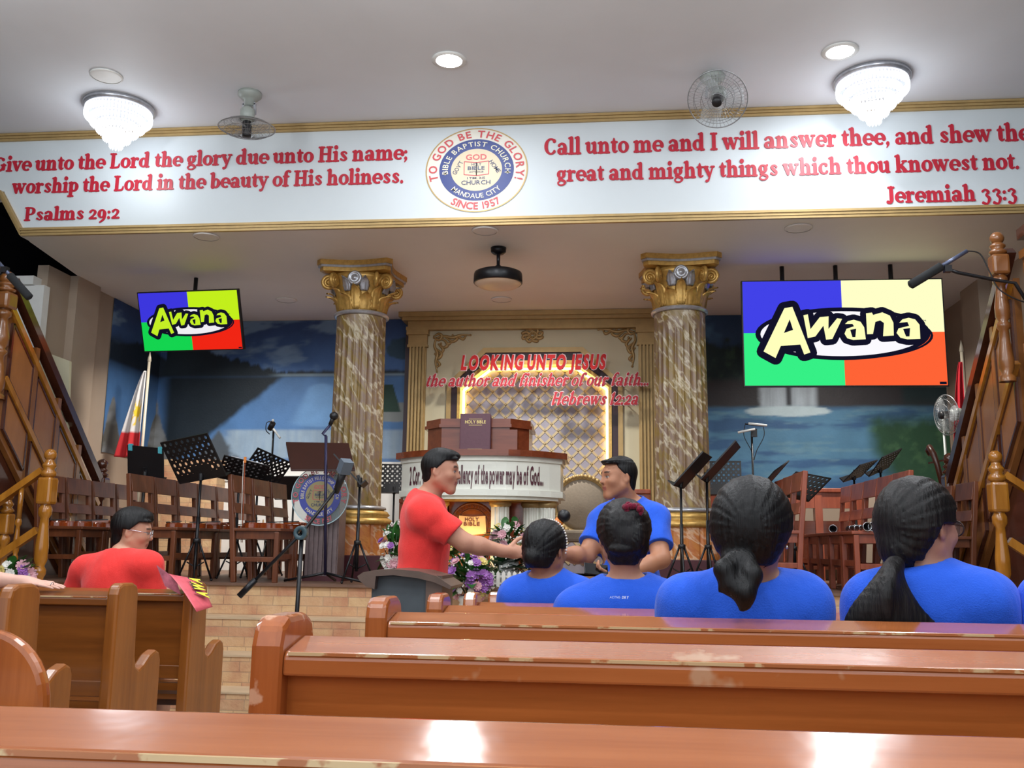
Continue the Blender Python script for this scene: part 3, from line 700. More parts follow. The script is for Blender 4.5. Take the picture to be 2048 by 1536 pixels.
A0, A1, A2, A3 = arch(0, 3.47, 0), arch(.055, 3.41, .03), arch(.13, 3.31, .06), arch(.165, 3.26, .07)
o6 = [(xl, .8), (xr, .8), (xr, 3.03), (xr, 3.72), (xl, 3.72), (xl, 3.03)]
b = MB(); frame_between(b, o6, A0, NYY, 11.4); ch(b, 'cream_panel', 'cream', ni)
b = MB(); frame_between(b, A0, A1, NYY - .035, 11.35); ch(b, 'arch_moulding', 'goldtrim', ni)
b = MB(); frame_between(b, A1, A2, NYY - .01, 11.36); ch(b, 'arch_band', 'darkmaroon', ni)
b = MB(); frame_between(b, A2, A3, NYY - .03, 11.38); ch(b, 'inner_moulding', 'gold', ni)
b = MB(); b.prism(A3, 11.36, 11.40, 'xz'); ch(b, 'tufted_panel', 'lavender', ni)
b = MB(); st = .16                                                     # gold lattice and studs, clipped to the arch
def inside(x, z):
    if not (-1.79 < x < -.04 and .9 < z < 3.25): return False
    return z < 3.25 - max(0, (-1.46) - x) * .75 - max(0, x - (-.40)) * .75
for sg in (1, -1):
    for k in range(-30, 40):
        seg = []
        for i in range(0, 400):
            x = -1.82 + i * .005; z = 2.0 + sg * (x - cx) * 1.0 + k * st
            if inside(x, z): seg.append((x, z))
        if len(seg) > 6: b.beam((seg[0][0], 11.357, seg[0][1]), (seg[-1][0], 11.357, seg[-1][1]), .028, .012, (0, 1, 0))
for i in range(-14, 15):
    for j in range(-16, 20):
        x, z = cx + i * st / 2, 2.0 + j * st / 2
        if (i + j) % 2 == 0 and inside(x, z): b.ball((x, 11.35, z), .0125 if True else 0, 8, 6)
ch(b, 'lattice', 'strap', ni)
M['led'] = emit('warm_led', (255, 206, 110), 11.0)
b = MB()
Ain = arch(.185, 3.235, .08)
for p, q in ((1, 2), (2, 3), (3, 4), (4, 5), (5, 0)):
    (x0, z0), (x1, z1) = Ain[p], Ain[q]
    if q == 0: z1 = 1.2
    if p == 1: z0 = 1.2
    b.beam((x0, 11.33, z0), (x1, 11.33, z1), .028, .02, (0, 1, 0))
ch(b, 'led_strip', 'led', ni)
for s, x in ((1, xl - .02), (-1, xr + .02)):                              # fluted pilasters
    b = MB(); x0, x1 = sorted((x, x + s * .21)); b.box(x0, x1, 11.16, 11.4, .78, 3.69)
    for k in range(5): b.box(x0 + .012 + k * .041, x0 + .034 + k * .041, 11.115, 11.17, .9, 3.48)
    b.box(x0 - .02, x1 + .02, 11.12, 11.4, 3.48, 3.51); b.box(x0 - .01, x1 + .01, 11.13, 11.4, 3.51, 3.63); b.box(x0 - .03, x1 + .03, 11.1, 11.4, 3.63, 3.69); ch(b, 'pilaster', 'goldtrim', ni)
    b = MB(); b.box(*(sorted((x, x - s * .07))), 11.25, 11.4, .78, 3.69); ch(b, 'side_strip', 'darkmaroon', ni)
b = MB()
for z0, z1, o in ((3.69, 3.73, .06), (3.73, 3.8, .04), (3.8, 3.84, .1), (3.84, 3.897, .14)): b.box(xl - o, xr + o, 11.17 - o, 11.4, z0, z1)
ch(b, 'entablature', 'goldtrim', ni)
def ornament(pts, name, lab, c, mir=1):
    t = thing(name, lab, 'ornament', c); b = MB()
    for q in pts:
        P = [(mir * x, -.012, z) for x, z in catmull(q, 5)]; n = len(P)
        b.tube(P, [.006 + .014 * math.sin(PI * min(1, (i + 1) / n)) for i in range(n)], 6)
        b.ball((P[-1][0], -.012, P[-1][2]), .014, 8, 6); b.ball((P[0][0], -.012, P[0][2]), .012, 8, 6)
    b.build(name + '_relief', 'goldtrim', t)
corner = [[(0, 0), (.1, .02), (.2, .0), (.3, .03), (.42, .03)], [(0, 0), (-.02, -.1), (.02, -.2), (0, -.3), (.02, -.42)], [(.02, -.02), (.1, -.03), (.14, -.1), (.08, -.12), (.06, -.07)],
          [(.12, 0), (.2, -.05), (.26, -.01), (.2, .03)], [(.01, -.14), (.07, -.2), (.03, -.26), (-.01, -.2)], [(.26, .02), (.33, -.02), (.36, .02)], [(.01, -.28), (.05, -.33), (.02, -.36)],
          [(-.03, .02), (.03, .05), (.07, .02), (.03, -.03), (-.03, .0)], [(.03, -.08), (.09, -.15), (.05, -.2)], [(.09, -.02), (.15, -.08), (.19, -.05)]]
p = at(873, 676, NYY); ornament(corner, 'corner_ornament', 'gilt scroll ornament in the upper left corner of the cream niche', (p[0], NYY, p[2]))
p = at(1267, 664, NYY); ornament(corner, 'corner_ornament', 'gilt scroll ornament in the upper right corner of the cream niche', (p[0], NYY, p[2]), -1)
p = at(1065, 671, NYY)
ornament([[(math.cos(a) * .03, math.sin(a) * .02), (math.cos(a) * .1, math.sin(a) * .06), (math.cos(a + .5) * .13, math.sin(a + .5) * .085), (math.cos(a + .9) * .08, math.sin(a + .9) * .05)] for a in [k * PI / 4 for k in range(8)]]
         + [[(-.06, 0), (0, .05), (.06, 0), (0, -.05), (-.06, 0)]], 'centre_ornament', 'gilt cartouche ornament centred above the lit arch', (p[0], NYY, p[2]))
# raised lettering in front of the niche
M['backing'] = mat('letter_backing', (222, 196, 200), .7, var=.02)
M['redl'] = mat('letter_red', (196, 22, 28), .7, var=.05)
M['redl2'] = mat('letter_rose', (176, 38, 52), .7, var=.05)
def raised(txt, font, x0, y0, x1, y1, hpx, off, shear, lab, mm, name='raised_lettering'):
    Y = 10.95; p, q = at(x0, y0, Y), at(x1, y1, Y); z = (p[2] + q[2]) / 2; t = thing(name, lab, 'lettering', ((p[0] + q[0]) / 2, Y, z)); bpy.context.view_layer.update()
    h = hpx * Y / F
    if font == 'B':
        b = MB(); write(b, txt, 'B', (p[0], Y, z), X_, Z_, NY, q[0] - p[0], h, off, shear, .03, track=.2); ch(b, 'letters', mm, t)
        b = MB(); write(b, txt, 'B', (p[0], Y, z), X_, Z_, NY, q[0] - p[0], h, off + .035, shear, .022, track=.2 - .07 / .72); ch(b, 'backing', 'backing', t)
    else:
        b = MB(); write(b, txt, font, (p[0], Y, z), X_, Z_, NY, q[0] - p[0], h, 0, shear, .03); ch(b, 'letters', mm, t)
        fat = {k: ([[(a, c, w + .1) for a, c, w in s] for s in st], ww) for k, (st, ww) in font.items()}
        b = MB(); write(b, txt, fat, (p[0], Y, z), X_, Z_, NY, q[0] - p[0], h, 0, shear, .022); ch(b, 'backing', 'backing', t)
    L = q[0] - p[0]
    for s in (.12, .5, .88): b = MB(); b.tube([(p[0] + L * s, Y + .0, z + h * .3), (p[0] + L * s, NYY + .0, z + h * .3)], .006, 6); ch(b, 'standoff', 'silver', t)
raised('LOOKING UNTO JESUS', 'B', 922, 742, 1213, 735, 29, .05, .13, 'raised red capitals reading LOOKING UNTO JESUS across the niche', 'redl')
raised('the author and finisher of our faith...', SCRIPT, 850, 777, 1297, 769, 26, 0, .3, 'raised red script line naming the author and finisher of faith', 'redl2')
raised('Hebrews 12:2a', SCRIPT, 1100, 813, 1275, 808, 27, 0, .3, 'raised red script reading Hebrews 12:2a over the lit arch right side', 'redl2')

# ================================================================== screens
E_ = lambda n, c, s: emit(n, c, s)
def screen(lab, c, wd, rot, gain, cols, poles, zt):
    t = thing('wall_screen', lab, 'television', c); t.rotation_euler = rot; hh = wd * .5513
    k = wd / 390.
    b = MB(); b.box(-wd / 2 - .012, wd / 2 + .012, 0, .05, -hh / 2 - .012, hh / 2 + .012); b.build('casing', 'black', t, .004)
    pm = lambda px, py: ((px - 1686) * k, -(py - 664.5) * k)
    def layer(name, polys, m, d):
        b = MB()
        for n, pl in enumerate(polys):
            y = -(d + n * 2e-5); b.add([(x, y, z) for x, z in pl], [tuple(range(len(pl)))])
        return b.build(name, m, t)
    q = [('screen_blue', (-wd / 2, 0, 0, hh / 2)), ('screen_yellow', (0, wd / 2, 0, hh / 2)), ('screen_green', (-wd / 2, 0, -hh / 2, 0)), ('screen_red', (0, wd / 2, -hh / 2, 0))]
    for (n, (x0, x1, z0, z1)), c_ in zip(q, cols):
        layer(n, [[(x0, z0), (x1, z0), (x1, z1), (x0, z1)]], emit(n, c_, gain), .001)
    blk = emit('screen_black', (22, 22, 44), gain * .8); wht = emit('screen_white', (252, 250, 255), gain); yel = emit('screen_letter', cols[4], gain); rd = emit('screen_swoosh', cols[3], gain * .7)
    def ell(cx, cy, rx, ry, n=48): return [pm(cx + rx * math.cos(2 * PI * i / n), cy + ry * math.sin(2 * PI * i / n)) for i in range(n)]
    layer('swoosh', [ell(1699, 672, 160, 47)], blk, .002); layer('swoosh_red', [ell(1697, 671, 157, 45)], rd, .003)
    layer('oval_outline', [ell(1684, 667, 170, 54)], blk, .004); layer('oval', [ell(1684, 667, 160, 46)], wht, .005)
    z6 = lambda pts: [(1250 + x / 3.658, 480 + y / 3.658) for x, y in pts]; z7 = lambda pts: [(1650 + x / 3.49, 460 + y / 3.49) for x, y in pts]
    A = z6([(1180, 490), (1238, 480), (1355, 825), (1310, 840), (1285, 765), (1145, 775), (1105, 865), (1020, 815)]); Ah = z6([(1215, 575), (1237, 655), (1170, 678)])
    Wl = z6([(1315, 545), (1347, 538), (1362, 650), (1432, 560), (1495, 555), (1490, 650), (1555, 570), (1590, 575), (1515, 725), (1470, 730), (1455, 625), (1395, 705), (1340, 718)])
    a1 = z7([(140, 655), (160, 635), (200, 625), (245, 640), (268, 680), (275, 765), (190, 770), (150, 757), (133, 725), (148, 690), (200, 672), (190, 655)]); a1h = z7([(172, 697), (213, 690), (205, 750), (185, 750)])
    n_ = z7([(285, 580), (325, 575), (332, 592), (395, 574), (445, 598), (466, 650), (464, 740), (392, 745), (402, 650), (378, 632), (345, 642), (325, 728), (285, 730)])
    a2 = z7([(505, 650), (528, 625), (570, 615), (612, 626), (640, 665), (640, 765), (555, 768), (508, 757), (483, 722), (498, 690), (570, 672), (560, 645)]); a2h = z7([(528, 695), (575, 688), (568, 748), (545, 748)])
    outl = []
    for pl in (A, Wl, a1, n_, a2):
        w_ = 27 if pl is A else 23
        cl_ = pl + [pl[0]]
        for i in range(len(pl)): outl += [[pm(x, y) for x, y in poly] for poly in ribbon([(cl_[i][0], cl_[i][1], w_), (cl_[i + 1][0], cl_[i + 1][1], w_)])]
        outl.append([pm(x, y) for x, y in pl])
    layer('logo_outline', outl, blk, .006)
    layer('logo_letters', [[pm(x, y) for x, y in pl] for pl in (A, Wl, a1, n_, a2)], yel, .014)
    for pl in (Ah, a1h, a2h): layer('logo_hole', [[pm(x, y) for x, y in pl]], blk, .016)
    b = MB(); write(b, 'TM', 'B', (pm(1838, 644)[0], -.0075, pm(1838, 644)[1]), (1, 0, 0), (0, 0, 1), (0, -1, 0), 9 * k, 4 * k, depth=.001); b.build('trademark', blk, t)
    b = MB(); b.add([(x, -.002, z) for x, z in (pm(1866, 770), pm(1879, 770), pm(1879, 765), pm(1866, 765))], [(0, 1, 2, 3)]); b.build('corner_badge', blk, t)
    inv = Matrix.LocRotScale(Vector(c), t.rotation_euler.to_quaternion(), None).inverted()
    for dx in poles:
        b = MB(); p0 = Vector((dx, .07, hh / 2 - .15)); w = Matrix.LocRotScale(Vector(c), t.rotation_euler.to_quaternion(), None) @ p0; p1 = inv @ Vector((w.x, w.y, zt))
        b.tube([p0, p1], .022, 10); b.build('ceiling_pole', 'blackmetal', t)
    b = MB(); b.box(-.2, .2, .05, .09, -.15, .2); b.build('bracket', 'blackmetal', t)
    return t
c = at(1686, 665, 9.35)
screen('large bright wall screen hung beside the right column', c, 1.905, (0, .003, -.0), 1.0, [(66, 66, 232), (255, 255, 200), (54, 240, 134), (255, 100, 54), (255, 255, 188)], (-.55, -.03, .5), STC)
c = at(380, 642, 9.45)
screen('small wall screen hung left of the left column over the lake mural', c, 1.13, (.36, .0, -.07), .9, [(64, 58, 232), (204, 250, 30), (22, 222, 84), (252, 40, 22), (206, 250, 40)], (.03,), STC)
# ================================================================== painted murals on the stage walls
def vnoise(seed):
    rng = np.random.RandomState(seed); g = rng.rand(64, 64)
    def f(x, y):
        xi, yi = np.floor(x).astype(int), np.floor(y).astype(int); fx, fy = x - xi, y - yi
        fx, fy = fx * fx * (3 - 2 * fx), fy * fy * (3 - 2 * fy); a = lambda i, j: g[(xi + i) % 64, (yi + j) % 64]
        return (a(0, 0) * (1 - fx) + a(1, 0) * fx) * (1 - fy) + (a(0, 1) * (1 - fx) + a(1, 1) * fx) * fy
    return lambda x, y: (f(x, y) * .5 + f(x * 2.1, y * 2.1) * .27 + f(x * 4.3, y * 4.3) * .15 + f(x * 8.7, y * 8.7) * .08)
n1, n2, n3 = vnoise(1), vnoise(2), vnoise(3)
def lc(c): return np.array(lin(c)[:3])
def sst(a, b_, x): t = np.clip((x - a) / (b_ - a), 0, 1); return t * t * (3 - 2 * t)
def blend(col, c, m): return col * (1 - m[:, None]) + lc(c)[None] * m[:, None]
def paint_left(u, z):
    """u = metres along the wall from the far left, z = height; a lake with dark firs, mist and rocks"""
    a = n1(u * 2.2 + z, z * 3.5 - u); bb = n2(u * 6, z * 6); cc = n3(u * 14, z * 3)
    col = np.tile(lc((34, 84, 142)), (len(u), 1))
    col = blend(col, (24, 58, 108), sst(3.2, 3.9, z + .3 * (a - .5))); w = n1(u * 1.6 + z * 2.2, z * 5.5 - u * 1.3)
    col = blend(col, (104, 140, 172), sst(.5, .72, w) * .65 * sst(3.1, 3.35, z))
    fir = 3.62 - .22 * np.abs(u - 1.75) - .12 * cc * 2; fir = np.where(u > 1.75, 3.62 - .30 * (u - 1.75) - .16 * cc, 3.6 + .06 * cc); fir = np.where(u > 2.9, 3.22 + .05 * cc, fir); fir = np.where(u < 1.3, 3.5 - .25 * np.abs(u - .8) + .1 * cc, fir)
    low = np.where(u > 2.9, 3.17, 3.17)
    col = blend(col, (40, 96, 150), sst(3.19, 3.15, z)); refl = np.maximum(0, 1 - np.abs(u - 3.35) / (.18 + (3.1 - z) * .62)) * sst(2.5, 2.6, z) * sst(3.12, 3.02, z)
    col = blend(col, (66, 124, 176), sst(.05, .5, refl) * .8)
    m = sst(-.02, .03, fir - z) * sst(low - .02, low + .03, z); col = blend(col, (20, 34, 44), m)
    edge = 2.52 + .85 * (u - 1.35) ; m = sst(1.2, 1.45, u + .2 * (a - .5)) * sst(-.05, .25, (2.95 - .75 * (u - 2.0) * -1 - 0) - z + 1.2 - (u - 1.55) * 1.15 - .0 * edge) * sst(3.2, 3.1, z) * sst(2.52, 2.58, z + .1 * bb)
    m = sst(.08, -.05, (u - 2.05) - (z - 2.55) * 1.25 + .1 * (bb - .5)) * sst(1.2, 1.4, u) * sst(3.22, 3.15, z); col = blend(col, (19, 32, 42), m)
    m = sst(3.17, 3.185, z) * sst(3.215, 3.2, z) * sst(2.6, 2.9, u); col = blend(col, (120, 150, 168), m * .6)
    # side wall: mist, dark hill, pale rocks
    m = sst(1.32, 1.2, u) * sst(3.05, 3.25, z) * sst(3.55, 3.35, z + .15 * (a - .5)); col = blend(col, (24, 40, 56), m)
    rk = 2.88 - 1.6 * np.abs(((u * 1.9 + .2) % 1) - .5) + .3 * (bb - .5); m = sst(0, .1, rk - z) * sst(1.55, 1.3, u); col = blend(col, (104, 108, 110), m); col = blend(col, (74, 72, 66), m * sst(.45, .7, a))
    # island rock and pine near the column
    m = sst(1.0, .8, ((u - 4.28) / .34) ** 2 + ((z - 2.72) / .13) ** 2 + .4 * (bb - .5)); col = blend(col, (108, 116, 116), m)
    m = sst(1.0, .7, ((u - 4.2) / (.05 + (3.1 - z) * .3)) ** 2 + np.where((z > 2.72) & (z < 3.06), 0, 3) + .9 * (cc - .5)); col = blend(col, (26, 58, 46), m)
    m = sst(1.0, .6, ((u - 4.4) / .35) ** 2 + ((z - 3.52) / .14) ** 2 + 1.4 * (bb - .5)); col = blend(col, (26, 56, 62), m * .8)
    # pale cascade band along the bottom
    m = sst(2.52, 2.48, z) * sst(2.0, 2.2, u + .3 * (bb - .5)) * sst(4.75, 4.6, u); s = n3(u * 22, z * 1.3)
    col = blend(col, (118, 140, 156), m * (.55 + .45 * s)); col = blend(col, (44, 88, 138), m * sst(2.16, 2.13, z) * .9 * sst(2.02, 2.06, z))
    m = sst(.0, .12, (2.56 - 1.4 * np.abs(u - 2.05) + .3 * (bb - .5)) - z) * sst(1.5, 1.7, u); col = blend(col, (58, 68, 78), m)
    # trees right of the column
    m = sst(4.95, 5.15, u) * sst(0, .1, 3.64 - .45 * np.abs(u - 5.6) + .2 * (cc - .5) - z) * sst(2.95, 3.05, z); col = blend(col, (36, 70, 66), m); col = blend(col, (58, 92, 74), m * sst(.5, .75, bb))
    m = sst(4.95, 5.1, u) * sst(3.05, 2.95, z); col = blend(col, (34, 78, 92), m * sst(2.6, 2.9, z) * .8)
    m = sst(1., .8, ((u - 5.25) / .3) ** 2 + ((z - 2.3) / .36) ** 2 + .3 * (bb - .5)); col = blend(col, (84, 94, 104), m)
    return (col * .76 + col.mean(1, keepdims=True) * .24) * (1.2 + .4 * bb)[:, None]
def paint_right(u, z):
    """u = metres from the right column toward the right wall; waterfall, pool and bushes"""
    a = n2(u * 2 + 3, z * 3); bb = n1(u * 6 + 9, z * 6); cc = n3(u * 10, z * 10 + 4)
    col = np.tile(lc((22, 58, 96)), (len(u), 1)); col = blend(col, (46, 92, 128), sst(.5, .7, a) * sst(3.5, 3.7, z))
    tr = 3.72 - .3 * np.abs(u - .35) + .25 * (cc - .5); m = np.maximum(sst(0, .1, tr - z), sst(3.5, 3.35, z)); col = blend(col, (22, 42, 44), m); col = blend(col, (44, 74, 54), m * sst(.52, .8, bb) * .6)
    col = blend(col, (42, 40, 44), sst(3.15, 3.05, z) * sst(2.72, 2.8, z))
    m = sst(1.12, 1.2, u + .06 * (cc - .5)) * sst(1.86, 1.78, u) * sst(2.68, 2.76, z) * sst(3.4, 3.2, z); s = n3(u * 26, z * 1.5); col = blend(col, (150, 166, 178), m * (.5 + .5 * s)); col = blend(col, (40, 44, 52), m * sst(.0, .04, .05 - np.abs(u - 1.5)))
    col = blend(col, (52, 106, 138), sst(2.8, 2.72, z + .05 * (bb - .5))); m = sst(2.8, 2.72, z)
    col = blend(col, (30, 76, 118), m * sst(.45, .65, n1(u * 1.5, z * 9))); col = blend(col, (84, 126, 140), m * sst(.6, .75, n2(u * 2.2, z * 12)) * .5)
    col = blend(col, (150, 172, 180), sst(1., .6, ((u - 1.5) / .55) ** 2 + ((z - 2.72) / .07) ** 2 + .6 * (bb - .5)))
    m = sst(2.35, 2.6, u + .35 * (2.3 - z) * -1 + .3 * (a - .5)) * sst(2.78, 2.5, z + .2 * (cc - .5)); col = blend(col, (28, 66, 44), m); col = blend(col, (56, 96, 60), m * sst(.5, .8, cc) * .6)
    m = sst(2.75, 2.85, u); col = blend(col, (24, 44, 48), m * sst(2.7, 2.9, z))
    for cx_, cz_, an in ((.12, 2.42, .4), (.3, 2.32, -.2), (.22, 2.16, .1), (.05, 2.58, .8), (.36, 2.2, .5)):
        dx, dz = u - cx_, z - cz_; p, q = dx * math.cos(an) + dz * math.sin(an), -dx * math.sin(an) + dz * math.cos(an); col = blend(col, (48, 100, 50), sst(1.0, .85, (p / .2) ** 2 + (q / .085) ** 2))
        col = blend(col, (96, 148, 84), sst(1.05, .98, (p / .2) ** 2 + (q / .085) ** 2) * sst(.85, .95, (p / .2) ** 2 + (q / .085) ** 2) * .7)
    return (col * .8 + col.mean(1, keepdims=True) * .2) * (1.05 + .4 * bb)[:, None]
M['mural'] = vcol('mural_paint', .55, .15, 40, .3)
def mural(name, lab, path, z0, z1, paint, d):
    b = MB(); U = []; Z = []; L = 0; nz = 120
    for (p, q) in zip(path[:-1], path[1:]):
        l = math.hypot(q[0] - p[0], q[1] - p[1]); nu = max(4, int(l / .016)); o = len(b.v); vs = []
        for i in range(nu + 1):
            for j in range(nz + 1):
                s = i / nu; z = z0 + (z1 - z0) * j / nz; vs.append((p[0] + (q[0] - p[0]) * s, p[1] + (q[1] - p[1]) * s, z)); U.append(L + l * s); Z.append(z)
        b.add(vs, [(i * (nz + 1) + j, (i + 1) * (nz + 1) + j, (i + 1) * (nz + 1) + j + 1, i * (nz + 1) + j + 1) for i in range(nu) for j in range(nz)]); L += l
    o = b.build(name, 'mural'); tag(o, lab, 'mural')
    c = np.clip(paint(np.array(U), np.array(Z)), 0, 1); at_ = o.data.color_attributes.new('Col', 'FLOAT_COLOR', 'POINT')
    at_.data.foreach_set('color', np.hstack([c, np.ones((len(c), 1))]).astype(np.float32).ravel())
    s = o.modifiers.new('solid', 'SOLIDIFY'); s.thickness = .008; s.offset = -1
mural('mural', 'painted lake mural with dark firs and pale rocks on the left stage wall', [(-5.735, 10.2), (-5.735, 11.405), (-2.5, 11.405)], 2.1, 3.895, paint_left, 0)
mural('mural', 'painted waterfall mural with blue pool and green bushes on the right stage wall', [(.6, 11.405), (3.9, 11.405)], 1.75, 3.895, paint_right, 0)
# ================================================================== pews
END_P = [(0, 0), (0, .93), (.012, .962), (.04, .975), (.13, .975), (.165, .962), (.178, .93), (.192, .66), (.205, .615), (.235, .6), (.275, .615), (.33, .652), (.385, .668), (.42, .655), (.435, .62), (.44, 0)]
def pew(name, label, x0, x1, y0, left_end=True, mats=('pew', 'pewend', 'pewrail'), group=None, hz=0, right_end=True, slats=False):
    """x0..x1 ends, y0 rear face of the back; faces +y"""
    t = thing(name, label, 'pew', (x0, y0, fz(y0 + .2) + hz), 0, group); L = x1 - x0
    for on, xx in ((left_end, 0), (right_end, L - .052)):
        if not on: continue
        b = MB(); b.prism([(y - .012, z) for y, z in END_P], xx, xx + .052, 'yz'); b.build('end_panel', mats[1], t, .011)
    rl = [(0, .883), (.0, .912), (.008, .921), (.1, .938), (.112, .93), (.112, .905), (.03, .883)]
    b = MB(); b.prism(rl, .052, L - .052, 'yz'); b.build('top_rail', mats[2], t, .004)
    b = MB(); b.beam((.06, .002, .9175), (L - .06, .002, .9175), .005, .005); b.build('worn_edge', 'edge', t)
    b = MB(); b.prism([(.03, .56), (.03, .89), (.055, .89), (.055, .56)], .052, L - .052, 'yz'); b.build('back_panel', mats[0], t)
    b = MB(); b.prism([(.022, .51), (.022, .575), (.064, .575), (.064, .51)], .052, L - .052, 'yz'); b.build('lower_rail', mats[0], t, .004)
    b = MB(); b.prism([(.03, .455), (.03, .49), (.055, .49), (.055, .455)], .052, L - .052, 'yz'); b.build('back_slat', mats[0], t)
    b = MB(); b.prism([(.05, .41), (.05, .435), (.42, .45), (.435, .44), (.42, .425)], .052, L - .052, 'yz'); b.build('seat', mats[0], t)
    b = MB(); b.box(.052, L - .052, .36, .385, .33, .425); b.build('seat_rail', mats[0], t)
    b = MB(); b.box(.052, L - .052, .03, .055, .12, .22); b.build('kick_rail', mats[0], t)
    return t
XA = -.577
R1 = float(atz(511, 1522, .918)[1])
pew('pew', 'nearest wooden pew, its glossy top rail along the bottom of the photo', -2.9, 4.6, R1, True, ('pew', 'pewend', 'pewrail'))
pew('pew', 'varnished pew with a worn scuffed end post, second from the camera', XA, 4.6, 1.53, True, ('pew', 'pewworn', 'rail_wear_glare'))
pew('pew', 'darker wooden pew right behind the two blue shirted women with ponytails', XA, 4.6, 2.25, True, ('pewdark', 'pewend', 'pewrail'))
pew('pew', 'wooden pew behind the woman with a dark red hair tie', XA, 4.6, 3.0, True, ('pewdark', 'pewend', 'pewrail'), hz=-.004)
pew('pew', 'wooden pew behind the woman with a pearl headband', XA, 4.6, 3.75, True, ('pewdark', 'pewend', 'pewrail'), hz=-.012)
t = thing('front_partition', 'low wooden partition in front of the first right pew beside the flowers', 'partition', (XA, 4.5, fz(4.55)))
b = MB(); b.prism([(0, 0), (0, .9), (.012, .935), (.04, .95), (.12, .95), (.15, .935), (.16, .9), (.16, 0)], 0, .052, 'yz'); b.build('end_panel', 'pewend', t, .011)
b = MB(); b.box(.052, 5.1, .0, .09, .86, .9); b.build('top_rail', 'pewrail', t, .006)
b = MB(); b.box(.052, 5.1, .03, .055, .06, .86); b.build('panel', 'pewdark', t)
LX = -2.06
pew('pew', 'left pew nearest the camera, only its tall end post at the frame edge', -6.4, LX, 3.17, True, ('lpew', 'lpewend', 'lpew'))
pew('pew', 'left pew with an arm resting along its top rail', -6.4, LX, 3.9, True, ('lpew', 'lpewend', 'lpew'))
pew('pew', 'front left pew with a red leaflet on its end, behind the seated man', -6.4, LX, 4.63, True, ('lpew', 'lpewend', 'lpew'))
# round-backed wooden chair at the lower left
cxr = at(90, 1380, 2.5)[0]
t = thing('round_backed_chair', 'reddish wooden chair back with a rounded top at the lower left corner', 'chair', (cxr - .25, 2.5, fz(2.5)))
b = MB(); pl = [(-.25, .3), (.25, .3), (.25, .66)] + [(.25 - .19 + .19 * math.cos(a), .66 + .2 * math.sin(a)) for a in [PI / 2 * k / 10 for k in range(1, 11)]]
pl += [(-x, z) for x, z in pl[::-1][:-2]]; b.prism(pl, 0, .045, 'xz'); b.build('back_panel', 'pewend', t, .016)
b = MB(); b.box(-.22, .22, .03, .42, .4, .44); b.build('seat', 'pewend', t, .006)
for x in (-.2, .2):
    for y in (.05, .38): b = MB(); b.box(x - .022, x + .022, y - .022, y + .022, 0, .41); b.build('leg', 'pewend', t, .004)

# ================================================================== stage chairs
def make_chair(label, loc, rz, m, group):
    t = thing('wooden_chair', label, 'chair', loc, rz, group)           # back at x=0, seat toward +x, width along y
    w = .4; h = .9
    for s in (-1, 1):
        y = s * (w / 2 - .02)
        b = MB(); b.beam((.0, y, .44), (.035, y, 0), .042, .042, (0, 1, 0)); b.beam((.0, y, .43), (-.05, y, h), .04, .042, (0, 1, 0)); b.build('back_leg', m, t, .006)
        b = MB(); b.box(.375, .415, y - .02, y + .02, 0, .42); b.build('front_leg', m, t, .005)
        b = MB(); b.box(.02, .4, y - .012, y + .012, .17, .21); b.build('side_stretcher', m, t, .003)
    b = MB(); b.box(.0, .43, -w / 2, w / 2, .425, .45); b.build('seat', m, t, .005)
    b = MB(); b.box(.03, .4, -w / 2 + .03, w / 2 - .03, .36, .425); b.build('apron', m, t)
    b = MB(); b.box(.375, .4, -w / 2 + .02, w / 2 - .02, .19, .235); b.build('front_stretcher', m, t, .003)
    rails = []
    for z0, z1 in ((.75, .9), (.575, .665)):
        b = MB(); x = -.05 * (z0 + z1 - .86) / .94; b.prism([(x - .012 + .025, z0), (x - .012, z1), (x + .012, z1), (x + .012 + .025, z0)], -w / 2 + .02, w / 2 - .02, 'xz'); b.build('back_rail', m, t, .004)
    return t
def row(X, ys, rz, m, labels, group, hs=1.0):
    p = None
    for y, l in zip(ys, labels):
        l0 = (X, y, .775)
        if p is None: p = make_chair(l, l0, rz, m, group); p.scale = (1, 1, hs)
        else: dup(p, l0, rz, l)
G1, G2, G3 = 'wooden chairs of the inner left row', 'wooden chairs of the middle left row', 'wooden chairs along the left stairs'
row(-3.18, (8.02, 8.5, 8.98), -.03, 'chair', ['nearest chair on the left stage, a violin bow hanging on its back', 'wooden chair behind the one with the hanging bow', 'wooden chair farthest back in the row beside the slatted lectern'], G1)
row(-4.05, (7.95, 8.4, 8.85, 9.3, 9.75, 10.2), -.03, 'chair', ['tall backed chair directly behind the seated man in red', 'chair right behind the one at the seated man, second in its row', 'third chair back in the row behind the seated man',
    'fourth chair back, just left of the tripod of the perforated music stand', 'fifth chair back in the middle left row', 'last chair of the middle left row, smallest in view'], G2)
row(-4.95, (8.05, 8.5, 8.95, 9.4), -.03, 'chair', ['chair half hidden behind the golden newel post at left', 'chair with a dark violin on its seat beside the left stairs', 'chair in front of the brick ledge, right of the left stair newel', 'narrowest seen chair back left of the chair behind the seated man'], G3)
G4, G5, G6 = 'chairs of the inner right row', 'chairs of the outer right row', 'chairs by the right stairs'
row(1.5, (8.05, 8.5, 8.95), PI + .03, 'chairr', ['chair behind the head of the woman with the looped ponytail', 'chair just left of the one behind the looped ponytail', 'chair farthest back in the inner right row'], G4, 1.06)
row(2.29, (7.95, 8.4, 8.85, 9.3, 9.75), PI + .03, 'chairr', ['front chair of the clarinet row, left of the woman with glasses', 'second chair of the clarinet row', 'third chair of the clarinet row', 'fourth chair of the clarinet row', 'last chair of the clarinet row, farthest from view'], G5, 1.06)
row(2.94, (8.4, 8.95), PI + .03, 'chair', ['dark chair half behind the right golden newel post', 'dark chair behind the double bass neck'], G6)

